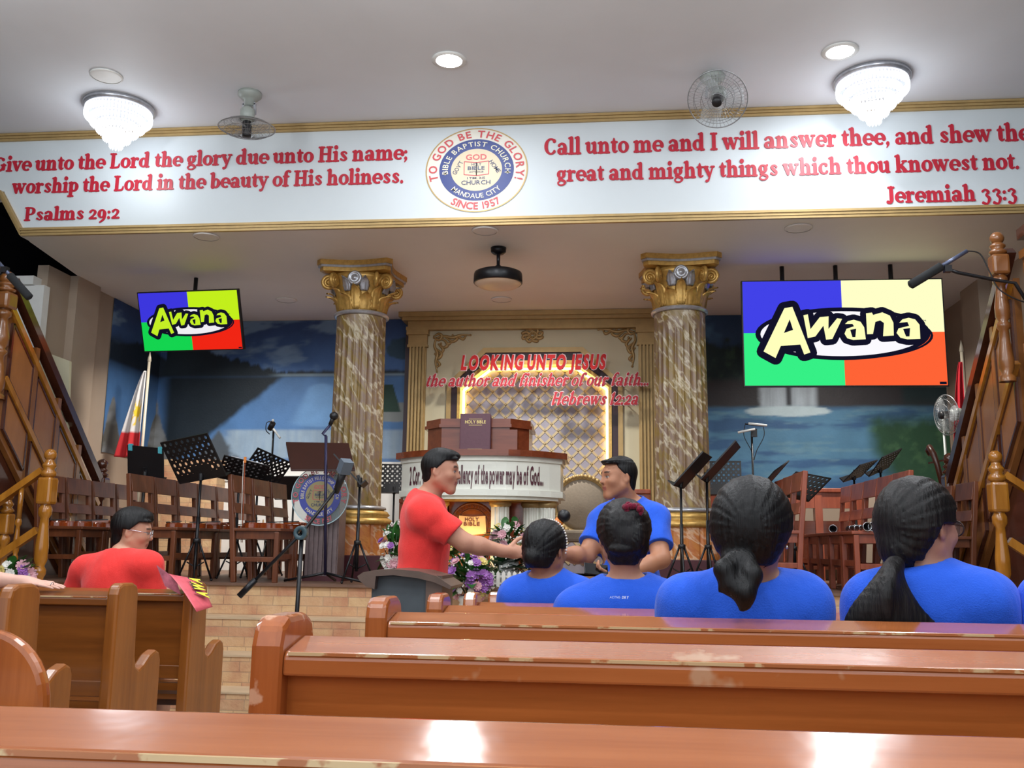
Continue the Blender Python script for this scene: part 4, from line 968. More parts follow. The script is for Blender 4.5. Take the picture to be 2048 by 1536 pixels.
# ================================================================== music stands
def desk(b, w, h, holes=True, lip=True, solid=False):
    nx, ny = 8, 6
    if solid or not holes: b.box(-w / 2, w / 2, -.004, .004, 0, h)
    else:                                                            # sheet with punched round holes
        cw, chh = w / nx, h / ny
        for i in range(nx):
            for j in range(ny):
                x0, z0 = -w / 2 + i * cw, j * chh; cx_, cz_ = x0 + cw / 2, z0 + chh / 2; r = min(cw, chh) * .24
                if j == 0 or (2 <= i <= 4 and j == 1): b.box(x0, x0 + cw, -.003, .003, z0, z0 + chh); continue
                sq = []; ci = []
                for k in range(16):
                    a = 2 * PI * k / 16 + PI / 16; c, s = math.cos(a), math.sin(a); m_ = max(abs(c) / (cw / 2), abs(s) / (chh / 2)); sq.append((cx_ + c / m_, cz_ + s / m_)); ci.append((cx_ + r * c, cz_ + r * s))
                for y in (-.003, .003):
                    b.add([(x, y, z) for x, z in sq] + [(x, y, z) for x, z in ci], [(k, (k + 1) % 16, 16 + (k + 1) % 16, 16 + k) for k in range(16)])
                b.add([(x, -.003, z) for x, z in ci] + [(x, .003, z) for x, z in ci], [(k, (k + 1) % 16, 16 + (k + 1) % 16, 16 + k) for k in range(16)])
    for x in (-w / 2, w / 2): b.box(x - .004, x + .004, -.006, .006, 0, h)
    b.box(-w / 2, w / 2, -.006, .006, h - .008, h)
    if lip: b.box(-w / 2, w / 2, -.055, .004, -.006, .004)
def tripod(t, h, spread=.3, z=.32, m='blackmetal', foot=True, a0=.3):
    b = MB(); b.tube([(0, 0, z - .2), (0, 0, h)], .011, 8); b.tube([(0, 0, z - .22), (0, 0, h * .6)], .015, 8); b.build('pole', m, t)
    b = MB(); b.lathe([(.015, 0), (.03, .005), (.03, .035), (.015, .04)], 14, (0, 0, z)); b.build('collar', 'black', t)
    for k in range(3):
        a = a0 + 2 * PI * k / 3
        b = MB(); b.tube([(math.cos(a) * .025, math.sin(a) * .025, z + .01), (math.cos(a) * spread, math.sin(a) * spread, .012)], .009, 6); b.tube([(0, 0, z - .2), (math.cos(a) * spread * .5, math.sin(a) * spread * .5, z * .5)], .006, 5)
        b.ball((math.cos(a) * spread, math.sin(a) * spread, .012), .012, 8, 6); b.build('leg', m, t)
def mstand(lab, loc, rz, h=1.0, w=.5, dh=.34, tilt=.45, holes=True, paper=False, roll=0, tri=True, clips=False):
    t = thing('music_stand', lab, 'music stand', loc, rz, 'black music stands on the stage')
    tripod(t, h, .16)
    b = MB(); b.lathe([(.02, -.05), (.024, 0), (.02, .03)], 12, (0, 0, h)); b.beam((0, 0, h), (0, .02, h + .05), .03, .03); b.build('tilt_joint', 'black', t)
    T = Matrix.Translation((0, -.02, h - .04)) @ Matrix.Rotation(roll, 4, 'Y') @ Matrix.Rotation(-tilt, 4, 'X')
    b = MB(); b.T = T; desk(b, w, dh, holes); b.build('desk', 'black', t)
    if clips:
        for x in (-w / 2 + .03, w / 2 - .03):
            b = MB(); b.T = T; b.box(x - .02, x + .02, -.012, .012, dh - .05, dh + .012); b.build('clip', mat('cyan_clip', (90, 190, 206), .5), t)
    if paper:
        p_ = thing('sheet_music', 'white sheet music resting on ' + paper, 'paper', loc, rz)
        b = MB(); b.T = T; b.box(-.15, .15, -.012, -.006, .004, .3); b.build('page', 'paper', p_)
    return t
def ground(px, py, Y): p = at(px, py, Y); return (p[0], Y, .775)
mstand('large black music stand with a grid of holes, tilted, above the seated man', ground(388, 1160, 7.86), PI - .42, .9, .56, .4, .55, roll=.1)
mstand('black solid music stand with cyan clips behind the left chairs', ground(278, 1100, 8.75), PI - .1, .98, .38, .3, .3, False, roll=-.1, clips=True)
mstand('small perforated music stand seen edge on left of the slatted lectern', ground(470, 1100, 8.62), PI + .5, .93, .42, .3, .9, paper='the stand left of the hanging bow', roll=-.2)
mstand('dark music stand with an orange marker behind the bow chair', ground(508, 1100, 8.9), PI + .9, .95, .4, .32, .6, roll=-.3)
mstand('low black music stand behind the round acrylic emblem', ground(582, 1100, 9.8), PI, .83, .42, .3, .7, False)
mstand('music stand with its desk seen edge on right of the slatted lectern', ground(712, 1160, 8.0), PI / 2 + .2, .86, .46, .34, .75, False)
mstand('perforated music stand in the shade right of the left column', ground(785, 1080, 10.15), .1, .92, .42, .32, .15)
mstand('music stand holding white sheets right of the standing man in blue', ground(1365, 1170, 8.0), -PI / 2 - .25, .87, .46, .36, .75, False, paper='the stand right of the man in blue')
mstand('twin-desk music stand in front of the right column', ground(1418, 1170, 8.15), -PI / 2 - .2, .93, .5, .42, .75, False)
mstand('perforated music stand upright beside the right column base', ground(1446, 1080, 10.1), -.1, .92, .4, .36, .15)
mstand('slotted music stand behind the chair of the inner right row', ground(1530, 1080, 9.3), -PI / 2 - .5, .93, .44, .32, .8, roll=.3)
mstand('slotted music stand right of the chair behind the looped ponytail', ground(1588, 1080, 9.2), -PI / 2 + .6, .85, .44, .34, .85, roll=.2)
mstand('small slotted music stand peeking over the clarinet row', ground(1714, 1080, 10.2), -PI / 2 - .7, 1.1, .4, .26, .9, roll=.2)
mstand('second slotted music stand above the clarinet row, nearer the right', ground(1768, 1080, 10.5), -PI / 2 - .8, 1.2, .4, .28, .8, roll=.3)

# ================================================================== microphone stands
def mic_body(b, a, d, r0, r1, L): 
    a = Vector(a); d = Vector(d).normalized(); b.tube([a, a + d * L * .5, a + d * L], [r0, (r0 + r1) / 2, r1], 12)
p = at(590, 1240, 6.1); zf = fz(6.1)
t = thing('boom_mic_stand', 'black boom microphone stand on the floor in front of the stage steps', 'microphone stand', (p[0], 6.1, zf)); bpy.context.view_layer.update()
piv = at(604, 1066, 6.1); e0 = at(478, 1193, 6.0); e1 = at(683, 965, 6.2)
b = MB(); b.tube([(p[0], 6.1, zf + .03), piv], .014, 10); ch(b, 'pole', 'blackmetal', t)
b = MB(); b.lathe([(.15, 0), (.15, .015), (.12, .03), (.02, .04), (0, .04)], 32, (p[0], 6.1, zf)); ch(b, 'base', 'black', t)
b = MB(); b.tube([e0, piv, e1], .011, 8); b.tube([e0, e0 + (piv - e0) * .26], .02, 8); ch(b, 'boom', 'blackmetal', t)
b = MB(); b.lathe([(.045, -.02), (.045, .02), (.02, .03), (.02, -.03), (.045, -.02)], 20, (piv[0], piv[1] - .02, piv[2]), 'y'); ch(b, 'clutch', mat('clutch_teal', (52, 76, 84), .4), t)
m0 = at(672, 985, 6.2); m1 = at(692, 928, 6.12)
t = thing('microphone', 'black microphone with a square grey head in the boom stand clip', 'microphone', m0); bpy.context.view_layer.update()
b = MB(); b.tube([m0, m0 + (m1 - m0) * .75], [.02, .028], 12); ch(b, 'handle', 'black', t)
b = MB(); b.beam(m0 + (m1 - m0) * .7, m0 + (m1 - m0) * 1.12, .075, .06); ch(b, 'head', mat('mic_head', (92, 104, 116), .45), t)
# vocal microphone stand in front of the slatted lectern
p = ground(650, 1160, 7.95); t = thing('mic_stand', 'straight microphone stand with a round tripod base before the slatted lectern', 'microphone stand', p); bpy.context.view_layer.update()
top = at(652, 872, 7.9)
b = MB(); b.tube([(p[0], p[1], .84), (top[0], top[1], top[2])], .013, 10); ch(b, 'pole', 'bluemetal', t)
b = MB(); b.tube([top, at(645, 868, 7.9), at(662, 848, 7.9)], .012, 8); ch(b, 'gooseneck', 'bluemetal', t)
for k, (dx, dy) in enumerate(((-.36, .02), (.36, -.05), (.0, .3))):
    b = MB(); b.tube([(p[0], p[1], .86), (p[0] + dx * .4, p[1] + dy * .4, .83), (p[0] + dx, p[1] + dy, .79)], .011, 8); ch(b, 'leg', 'blackmetal', t)
t = thing('microphone', 'dark ball-headed microphone on top of the stand at the slatted lectern', 'microphone', at(662, 848, 7.9)); bpy.context.view_layer.update()
q0, q1 = at(660, 850, 7.9), at(668, 832, 7.9)
b = MB(); b.tube([q0, q1], [.016, .022], 10); ch(b, 'handle', 'black', t)
b = MB(); b.ball(q1, (.038, .038, .036), 16, 12); ch(b, 'grille', 'black', t)
# pencil microphones on tall stands
p = ground(535, 1080, 9.5); t = thing('tall_mic_stand', 'tall black stand with a white pencil microphone in front of the cascade mural', 'microphone stand', p); bpy.context.view_layer.update()
q = at(540, 858, 9.5); tripod(t, q[2] - .775, .16)
b = MB(); b.tube([q, at(546, 846, 9.45)], .03, 8); b.tube(catmull([at(546, 843, 9.45), at(534, 845, 9.45), at(532, 860, 9.45), at(539, 868, 9.5)], 6), .005, 5); ch(b, 'clip', 'black', t)
t = thing('pencil_microphone', 'white pencil microphone slanting from the tall stand on the left', 'microphone', q); bpy.context.view_layer.update()
b = MB(); b.tube([at(547, 858, 9.4), at(560, 876, 9.35)], .011, 8); b.ball(at(546, 841, 9.4), .014); ch(b, 'body', 'white', t)
p = ground(1510, 1080, 9.9); t = thing('tall_mic_stand', 'tall black stand with two pencil microphones before the waterfall mural', 'microphone stand', p); bpy.context.view_layer.update()
q = at(1508, 868, 9.9); tripod(t, q[2] - .775, .3)
b = MB(); b.box(q[0] - .03, q[0] + .03, 9.88, 9.92, q[2] - .03, q[2] + .05); b.tube([at(1490, 848, 9.9), at(1526, 852, 9.9)], .008, 6)
for s in (-1, 1): b.tube(catmull([at(1508 + s * 18, 850, 9.9), at(1508 + s * 20, 872, 9.9), at(1508 + s * 6, 900, 9.9), at(1508, 920, 9.9)], 6), .004, 5)
ch(b, 'crossbar', 'black', t)
for a, c, l in (((1497, 847), (1534, 851), 'upper white pencil microphone of the pair before the waterfall mural'), ((1476, 865), (1510, 858), 'lower white pencil microphone of the pair before the waterfall mural')):
    t = thing('pencil_microphone', l, 'microphone', at(*a, 9.8)); bpy.context.view_layer.update(); b = MB(); b.tube([at(*a, 9.8), at(*c, 9.8)], .012, 8); ch(b, 'body', 'white', t)
def shotgun(lab, a, c, Y, stand):
    a, c = at(*a, Y), at(*c, Y); t = thing('shotgun_microphone', lab, 'microphone', a); bpy.context.view_layer.update()
    b = MB(); b.tube([a, a + (c - a) * .02, a + (c - a) * .55], [.02, .034, .034], 12); ch(b, 'foam_windscreen', mat('foam', (32, 34, 36), .9), t)
    b = MB(); b.tube([a + (c - a) * .55, c], .016, 10); ch(b, 'body', mat('mic_grey', (96, 104, 128), .35, .5), t)
    s = thing('mic_boom', stand[0], 'microphone stand', at(*stand[1][-1], Y)); bpy.context.view_layer.update()
    b = MB(); b.tube([at(*q, Y) for q in stand[1]], .014, 8); ch(b, 'boom_arm', 'blackmetal', s)
    b = MB(); b.tube(catmull([at(*q, Y) for q in stand[2]], 8), .005, 6); ch(b, 'cable', 'black', s)
    b = MB(); b.cbox(at(*stand[1][0], Y), (.05, .05, .05)); ch(b, 'clip', 'black', s)
shotgun('shotgun microphone with a foam windscreen pointing at the large screen', (1819, 571), (1934, 502), 7.2,
        ('black boom arm reaching in from the right gallery rail', [(1895, 538), (1915, 545), (1990, 560), (2030, 566), (2110, 690)], [(1934, 502), (1960, 508), (1980, 545), (2000, 580), (2048, 604), (2100, 610)]))
shotgun('shotgun microphone with a foam windscreen beside the left stair newel', (60, 596), (-12, 515), 7.2,
        ('black boom arm at the left gallery rail', [(10, 540), (-20, 560), (-110, 640)], [(-12, 515), (-30, 530), (-60, 600), (-110, 640)]))
# ================================================================== stairs, gallery rails and newel posts
def turned(b, x, y, z0, z1, r, seg=20, blk=None):
    """turned post: block, vase, rings; returns nothing"""
    H = z1 - z0; P = [(.9, 0), (.9, .03), (.55, .05), (.8, .09), (.85, .14), (.6, .26), (.5, .34), (.75, .36), (.75, .38), (.5, .4), (.78, .43), (.8, .5), (.55, .6), (.5, .64), (.8, .66), (.8, .69), (.55, .71)]
    b.lathe([(q * r, z0 + h * H) for q, h in P], seg, (x, y, 0))
def newel(name, lab, x, y, z0, z1, r, m, par=None):
    t = thing(name, lab, 'newel post', (x, y, z0)); H = z1 - z0
    b = MB(); turned(b, 0, 0, 0, H, r); b.lathe([(r * .6, H * .7), (r * .6, H * .72)], 16); b.build('turned_shaft', m, t)
    b = MB(); k = r * .95; b.box(-k, k, -k, k, H * .71, H * .85); b.build('block', m, t, k * .35)
    b = MB(); b.lathe([(r * .6, H * .85), (r * .95, H * .86), (r * .95, H * .875), (r * .6, H * .89), (r * .85, H * .905), (r * .85, H * .915), (r * .55, H * .93), (r * .5, H * .94)], 20); b.ball((0, 0, H * .965), r * .78, 16, 12); b.build('finial', m, t)
    return t
def stair(side, X, y0, z0, y1, z1, lab):
    """side stair rising toward the camera: raking panelled skirt, handrail, turned posts; X is the face seen from the hall"""
    t = thing('staircase', lab, 'staircase', (X, y0, .775)); bpy.context.view_layer.update(); s = side
    n = 10; hgt = z1 - z0
    def rk(u): return (y0 + (y1 - y0) * u, z0 + hgt * u)
    # skirt with raised panels: three tall raked panels
    lo = -.62; hi = .50
    xa, xb = sorted((X, X + s * .05))
    pl = [(rk(-.02)[0], rk(-.02)[1] + lo), (rk(1)[0], rk(1)[1] + lo), (rk(1)[0], rk(1)[1] + hi), (rk(-.02)[0], rk(-.02)[1] + hi)]
    b = MB(); b.prism(pl, xa, xb, 'yz'); ch(b, 'skirt', 'stair', t)
    for k in range(4):
        u0, u1 = .03 + k * .245, .03 + k * .245 + .2
        q = [(rk(u0)[0], rk(u0)[1] - .1), (rk(u1)[0], rk(u1)[1] - .1), (rk(u1)[0], rk(u1)[1] + .4), (rk(u0)[0], rk(u0)[1] + .4)]
        xs = sorted((X - s * .004, X - s * .02))
        b = MB(); b.prism(q, xs[0], xs[1], 'yz'); ch(b, 'raised_panel', 'stairp', t)
        b = MB()
        for (ya, za), (yb, zb) in zip(q, q[1:] + q[:1]): b.beam((X - s * .014, ya, za), (X - s * .014, yb, zb), .022, .03, (1, 0, 0))
        ch(b, 'panel_moulding', 'raild', t)
        q2 = [(rk(u0)[0], rk(u0)[1] - .54), (rk(u1)[0], rk(u1)[1] - .54), (rk(u1)[0], rk(u1)[1] - .2), (rk(u0)[0], rk(u0)[1] - .2)]
        b = MB(); b.prism(q2, xs[0], xs[1], 'yz'); ch(b, 'lower_panel', 'stairp', t)
        b = MB()
        for (ya, za), (yb, zb) in zip(q2, q2[1:] + q2[:1]): b.beam((X - s * .014, ya, za), (X - s * .014, yb, zb), .018, .026, (1, 0, 0))
        ch(b, 'lower_moulding', 'raild', t)
    for off, w in ((-.155, .05), (.47, .05)):
        b = MB(); a, c = rk(0), rk(1); b.beam((X - s * .02, a[0], a[1] + off), (X - s * .02, c[0], c[1] + off), .05, w, (0, 0, 1)); ch(b, 'raking_moulding', 'newel', t)
    for k in range(5):
        u = .01 + k * .245
        if k in (0, 4): continue
        y, z = rk(u); b = MB(); b.box(*sorted((X - s * .035, X + s * .02)), y - .028, y + .028, z - .12, z + .62); ch(b, 'stile', 'stair', t)
    a, c = rk(-.06), rk(1.0)
    b = MB(); b.beam((X - s * .01, a[0], a[1] + .72), (X - s * .01, c[0], c[1] + .72), .085, .075, (0, 0, 1)); ch(b, 'handrail', 'raild', t)
    for k in range(n):                                                   # treads behind the skirt
        u = k / n; y, z = rk(u + .5 / n); b = MB(); b.box(*sorted((X + s * .05, X + s * 1.0)), min(y0, y1) + abs(y1 - y0) * (1 - (k + 1) / n) - .02, min(y0, y1) + abs(y1 - y0) * (1 - k / n), z - .05, z); ch(b, 'tread', 'stair', t)
    b = MB(); b.prism([(y0, .776), (y1, .776), (y1, rk(1)[1] - .5), (y0, rk(0)[1] - .2)], *sorted((X + s * .055, X + s * .08)), 'yz'); ch(b, 'under_panel', 'raild', t)
    y, z = rk(0); b = MB(); b.box(*sorted((X + s * .09, X + s * .9)), min(y0, y1), max(y0, y1), .775, .8); ch(b, 'foot_board', 'stair', t)
    return rk
def gallery(side, X, y0, y1, zf, lab):
    t = thing('gallery_balustrade', lab, 'balustrade', (X, y0, zf)); bpy.context.view_layer.update(); s = side
    xa, xb = sorted((X, X + s * .06)); ya, yb = sorted((y0, y1))
    b = MB(); b.box(xa, xb, ya, yb, zf - .62, zf + .05); ch(b, 'fascia', 'stair', t)
    for z, w in ((zf + .03, .07), (zf - .12, .03), (zf - .58, .05)):
        b = MB(); b.box(*sorted((X - s * .045, X + s * .02)), ya, yb, z - w / 2, z + w / 2); ch(b, 'moulding', 'stairp', t)
    b = MB(); b.box(*sorted((X + s * .0, X + s * .03)), ya, yb, zf + .18, zf + .72); ch(b, 'rail_panel', 'stairp', t)
    n = 5
    for k in range(n):
        yy = ya + (yb - ya) * (k + .5) / n; hw = (yb - ya) / n * .38
        q = [(yy - hw, zf + .25), (yy + hw, zf + .25), (yy + hw, zf + .65), (yy - hw, zf + .65)]
        b = MB()
        for (p0, z0), (p1, z1) in zip(q, q[1:] + q[:1]): b.beam((X - s * .006, p0, z0), (X - s * .006, p1, z1), .025, .035, (1, 0, 0))
        ch(b, 'panel_moulding', 'stair', t)
    for z in (zf + .16, zf + .74): 
        b = MB(); b.box(*sorted((X - s * .025, X + s * .05)), ya, yb, z - .03, z + .03); ch(b, 'rail', 'stair', t)
    b = MB(); b.box(*sorted((X - s * .03, X + s * .06)), ya, yb, zf + .86, zf + .94); ch(b, 'handrail', 'raild', t)
# left
rkL = stair(-1, -5.28, 9.35, 1.0, 7.65, 2.65, 'panelled wooden staircase with a dark handrail rising at the left of the stage')
newel('newel_post', 'dark newel post with a round finial at the foot of the left staircase', -5.28, 9.42, .775, 1.93, .075, 'raild')
newel('newel_post', 'tall turned newel post with a gilt ringed shaft at the top of the left stairs', at(10, 600, 7.62)[0], 7.62, 2.3, 3.42, .085, 'stair')
gallery(-1, -5.32, 7.5, 4.2, 2.55, 'panelled wooden gallery balustrade over the left side aisle')
rkR = stair(1, 3.05, 8.9, 1.05, 7.35, 2.66, 'panelled wooden staircase with a dark handrail rising at the right of the stage')
newel('newel_post', 'dark newel post with a round finial at the foot of the right staircase', 3.06, 8.98, .775, 1.97, .075, 'raild')
newel('newel_post', 'tall turned newel post with a dark ball finial at the top of the right stairs', at(2003, 600, 7.3)[0], 7.3, 2.35, 3.5, .066, 'stair')
gallery(1, 3.07, 7.2, 4.2, 2.55, 'panelled wooden gallery balustrade over the right side aisle')
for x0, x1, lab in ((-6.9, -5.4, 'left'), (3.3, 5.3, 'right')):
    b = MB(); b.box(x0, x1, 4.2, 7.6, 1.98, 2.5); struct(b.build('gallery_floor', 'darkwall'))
b = MB(); pass
# golden turned railings where the stage steps meet the side aisles
def side_rail(s, X, Y, lab, lab2, lab3):
    newel('newel_post', lab, X, Y, .27, 1.84, .064, 'newel')
    newel('newel_post', lab2, X + s * .42, Y + .14, .27, 1.5, .055, 'newel')
    t = thing('stair_railing', lab3, 'railing', (X + s * .21, Y, .775)); bpy.context.view_layer.update()
    b = MB(); b.beam((X + s * .05, Y, 1.66), (X + s * .95, Y, 1.02), .07, .05, (0, 0, 1)); ch(b, 'handrail', 'newel', t)
    b = MB(); b.beam((X + s * .05, Y, 1.18), (X + s * .95, Y, .56), .05, .06, (0, 0, 1)); ch(b, 'lower_rail', 'newel', t)
    for k in (.22, .62, .8):
        z1 = 1.66 - .711 * (k - .05); z0 = z1 - .62 - .3
        b = MB(); turned(b, X + s * k, Y, z0, z1, .032, 12); b.tube([(X + s * k, Y, z0 + (z1 - z0) * .7), (X + s * k, Y, z1)], .02, 8); ch(b, 'baluster', 'newel', t)
side_rail(1, 2.8, 7.28, 'thick golden turned newel post at the right edge of the stage', 'short golden newel post behind the right stair railing', 'golden wooden stair railing sloping down off the stage at right')
side_rail(-1, -4.53, 7.28, 'thick golden turned newel post at the left edge of the stage', 'shorter golden newel post at the far left frame edge', 'golden wooden stair railing sloping down off the stage at left')

# ================================================================== pulpit
PY = 8.6
p = at(960, 1000, PY); PX = p[0]
pu = thing('pulpit', 'large white and wood pulpit with a lettered curved front and fluted posts', 'pulpit', (PX, PY, .775)); bpy.context.view_layer.update()
zt = at(960, 905, PY - .45)[2]; zb = at(960, 985, PY - .45)[2]
def half(R, w, n=16, yc=0):                       # curved plan: straight sides, bowed front
    pts = []
    for i in range(n + 1):
        u = i / n * 2 - 1; pts.append((PX + u * w / 2, PY + yc - R * (1 - abs(u) ** 2.6)))
    return pts + [(PX + w / 2, PY + .5), (PX - w / 2, PY + .5)]
b = MB(); b.prism(half(.36, 1.46), zb, zt - .02, 'xy'); ch(b, 'fascia', 'pulpitc', pu)
b = MB(); b.prism(half(.375, 1.5), zb - .02, zb + .035, 'xy'); b.prism(half(.35, 1.42), zb - .05, zb - .02, 'xy'); b.prism(half(.375, 1.49), zt - .06, zt - .02, 'xy'); ch(b, 'fascia_moulding', 'pulpitc', pu)
b = MB(); b.prism(half(.33, 1.38), zb - .06, zb - .045, 'xy'); ch(b, 'gilt_edge', 'gold', pu)
b = MB(); b.prism(half(.41, 1.58), zt - .02, zt + .035, 'xy'); ch(b, 'top_board', 'pulpitw', pu)
# lettering bent along the bowed front
b = MB(); L_, w_ = layout('2 Cor. 4:7 ...that the excellency of the power may be of God...', 'B', .03, .1); sx = 1.22 / w_; hh = .162
def front(u): return PY - .36 * (1 - abs(u) ** 2.6)
for v, f, n in L_:
    vs = []
    for a, c in v:
        x = -.63 + a * sx; u = x / .73; vs.append((PX + x, front(u) - .006, zb + .085 + c * hh))
    b.add(vs, f)
ch(b, 'front_lettering', mat('pulpit_letter', (84, 42, 52), .5, var=0), pu)
# upper desk, polygonal
dk = [(-.5, .02), (-.34, -.16), (.28, -.16), (.44, .02), (.44, .4), (-.5, .4)]
za = zt + .035
b = MB(); b.prism([(PX + x, PY + y) for x, y in dk], za, za + .22, 'xy'); ch(b, 'upper_desk', 'pulpitw', pu)
b = MB(); b.prism([(PX - .02 + (x + .02) * 1.06, PY + .1 + (y - .1) * 1.08) for x, y in dk], za + .22, za + .25, 'xy'); b.prism([(PX - .02 + (x + .02) * 1.03, PY + .1 + (y - .1) * 1.04) for x, y in dk], za + .25, za + .3, 'xy'); ch(b, 'desk_cornice', 'pulpitw', pu)
for x in (-.17, .2):
    b = MB(); b.box(PX + x - .15, PX + x + .15, PY - .168, PY - .16, za + .02, za + .2); ch(b, 'desk_panel', 'pulpitw', pu)
for i, x in enumerate((-.62, -.36, .2, .47, .6)):                              # fluted posts
    yy = PY - .12 if i in (1, 2) else PY + .05
    b = MB(); n = 60; vs = []
    for z in (.9, zb - .1):
        for k in range(n): a = 2 * PI * k / n; r = .082 - (.009 if (k % 5) in (1, 2) else 0); vs.append((PX + x + r * math.cos(a), yy + r * math.sin(a), z))
    b.add(vs, [(k, (k + 1) % n, n + (k + 1) % n, n + k) for k in range(n)]); ch(b, 'fluted_post', 'pulpitc', pu)
    b = MB(); b.lathe([(.0, .775), (.11, .775), (.11, .86), (.085, .9), (.08, .91)], 24, (PX + x, yy, 0)); ch(b, 'post_foot', 'goldtrim', pu); b = MB(); b.lathe([(.082, zb - .11), (.1, zb - .09), (.1, zb - .06), (0, zb - .06)], 24, (PX + x, yy, 0)); ch(b, 'post_collar', 'goldtrim', pu)
b = MB(); b.box(PX - .55, PX + .42, PY + .14, PY + .4, .775, zb - .05); ch(b, 'body', 'pulpitw', pu)
b = MB(); b.box(PX - .66, PX + .66, PY - .25, PY + .45, .7755, .83); ch(b, 'base_board', 'pulpitw', pu)
# carved round emblem, lit from below
ecp = at(942, 1050, PY - .1); er = .2; eY = PY - .02
b = MB(); b.box(ecp[0] - .22, ecp[0] + .22, eY + .03, eY + .12, .83, zb - .05); ch(b, 'emblem_board', 'pulpitw', pu)
b = MB(); b.lathe([(0, 0), (er, 0), (er + .01, .02), (er, .04), (0, .04)], 48, (ecp[0], eY, ecp[2]), 'y'); ch(b, 'carved_disc', mat('carved_wood', (150, 84, 36), .4, var=.15, nscale=20), pu)
b = MB(); b.torus((ecp[0], eY, ecp[2]), er * .98, .01, 48, 6, 'y'); b.torus((ecp[0], eY, ecp[2]), er * .72, .006, 48, 6, 'y')
ring_write(b, 'BAPTIST FELLOWSHIP CHURCH', er * .77, 90, er * .17, (ecp[0], eY, ecp[2]), X_, Z_, NY, .006, True, .02, span=math.radians(230))
write(b, 'HOLY', 'B', (ecp[0], eY - .02, ecp[2] + .035), X_, Z_, NY, .13, .032, .03, depth=.004, center=True); write(b, 'BIBLE', 'B', (ecp[0], eY - .02, ecp[2] - .005), X_, Z_, NY, .15, .032, .03, depth=.004, center=True)
write(b, 'KJV-1611', 'B', (ecp[0], eY - .004, ecp[2] - .125), X_, Z_, NY, .17, .034, .03, depth=.004, center=True)
ch(b, 'carved_lettering', mat('carved_dark', (96, 46, 20), .5), pu)
b = MB(); b.prism([(ecp[0] - .13, ecp[2] - .075), (ecp[0], ecp[2] - .085), (ecp[0] + .13, ecp[2] - .075), (ecp[0] + .12, ecp[2] + .085), (ecp[0], ecp[2] + .075), (ecp[0] - .12, ecp[2] + .085)], eY - .018, eY, 'xz'); ch(b, 'carved_book', mat('carved_pale', (232, 196, 140), .5, var=.06), pu)
lamp('emblem_lamp', 'POINT', (ecp[0] + .0, eY - .22, ecp[2] - .17), 5, (1, .6, .22), .03)
t = thing('spot_lamp', 'small warm lamp among the flowers below the carved emblem', 'lamp', (ecp[0], eY - .22, ecp[2] - .3))
b = MB(); b.lathe([(0, 0), (.05, 0), (.05, .02), (.035, .03), (.045, .08), (.038, .08), (.03, .035)], 20); b.build('housing', 'black', t)
b = MB(); b.lathe([(0, .075), (.037, .075)], 20); b.build('bulb', emit('warm_bulb', (255, 180, 80), 6), t)
b = MB(); b.tube([(0, 0, 0), (0, 0, -(ecp[2] - .3 - .83))], .012, 8); b.build('stem', 'black', t)
# bible standing against the desk
bp = at(948, 906, PY - .3); t = thing('bible', 'large maroon book titled HOLY BIBLE standing on the pulpit', 'book', (bp[0], PY - .22, zt + .035)); t.rotation_euler = (-.06, 0, 0)
M['leather'] = mat('maroon_leather', (88, 44, 58), .45, var=.06, nscale=30, bmp=.1)
b = MB(); b.box(-.135, .135, -.035, -.03, 0, .335); b.box(-.135, .135, .02, .025, 0, .335); b.box(-.14, -.133, -.035, .025, 0, .335); b.build('cover', 'leather', t, .003)
b = MB(); b.box(-.133, .128, -.03, .02, .005, .328); b.build('pages', 'paper', t)
b = MB(); write(b, 'HOLY BIBLE', 'B', (0, -.036, .245), X_, Z_, NY, .19, .03, .012, depth=.001, center=True)
for z, w in ((.283, .12), (.228, .12), (.012, .13)): b.box(-w / 2, w / 2, -.0375, -.036, z, z + .003)
b.build('gilt_title', mat('gilt', (214, 190, 120), .4, .3, 0), t)
q = at(965, 828, PY + .1); t = thing('gooseneck_mic', 'small black gooseneck microphone tip showing over the HOLY BIBLE', 'microphone', (q[0], PY + .1, za + .3))
b = MB(); b.tube([(0, 0, 0), (0, 0, q[2] - za - .33)], .006, 6); b.build('neck', 'black', t); b = MB(); b.ball((0, 0, q[2] - za - .31), .017); b.build('capsule', 'black', t)

# ================================================================== slatted lectern with the acrylic emblem
p = ground(644, 1150, 8.45); t = thing('lectern', 'brown lectern with a fluted post and a broad sloping desk left of the left column', 'lectern', p); bpy.context.view_layer.update(); LXc = p[0]
d0, d1, d2, d3 = at(572, 884, 8.5), at(697, 886, 8.5), at(710, 938, 8.2), at(582, 938, 8.2)
b = MB(); b.add([d0, d1, d2, d3] + [q - np.array([0, 0, .02]) for q in (d0, d1, d2, d3)], [(0, 1, 2, 3), (7, 6, 5, 4), (0, 4, 5, 1), (1, 5, 6, 2), (2, 6, 7, 3), (3, 7, 4, 0)]); ch(b, 'desk', mat('lectern_brown', (56, 26, 20), .45, var=.1), t)
b = MB(); w = .15; b.box(LXc - w, LXc + w, 8.4, 8.62, .82, 1.72)
for k in range(7): b.box(LXc - w + .01 + k * .043, LXc - w + .033 + k * .043, 8.385, 8.4, .82, 1.72)
ch(b, 'fluted_post', mat('lectern_grey', (112, 96, 96), .4, var=.12, nscale=20), t)
b = MB(); b.box(LXc - .155, LXc + .2, 8.36, 8.7, .7755, .82); ch(b, 'base', 'maroon', t)
ac = at(640, 992, 8.3); ar = .262
M['acrylic'] = mat('acrylic', (190, 214, 220), .08, 0, 0, alpha=.28)
t = thing('acrylic_emblem', 'clear round acrylic church emblem with red and blue lettering on the slatted lectern', 'emblem', ac); bpy.context.view_layer.update()
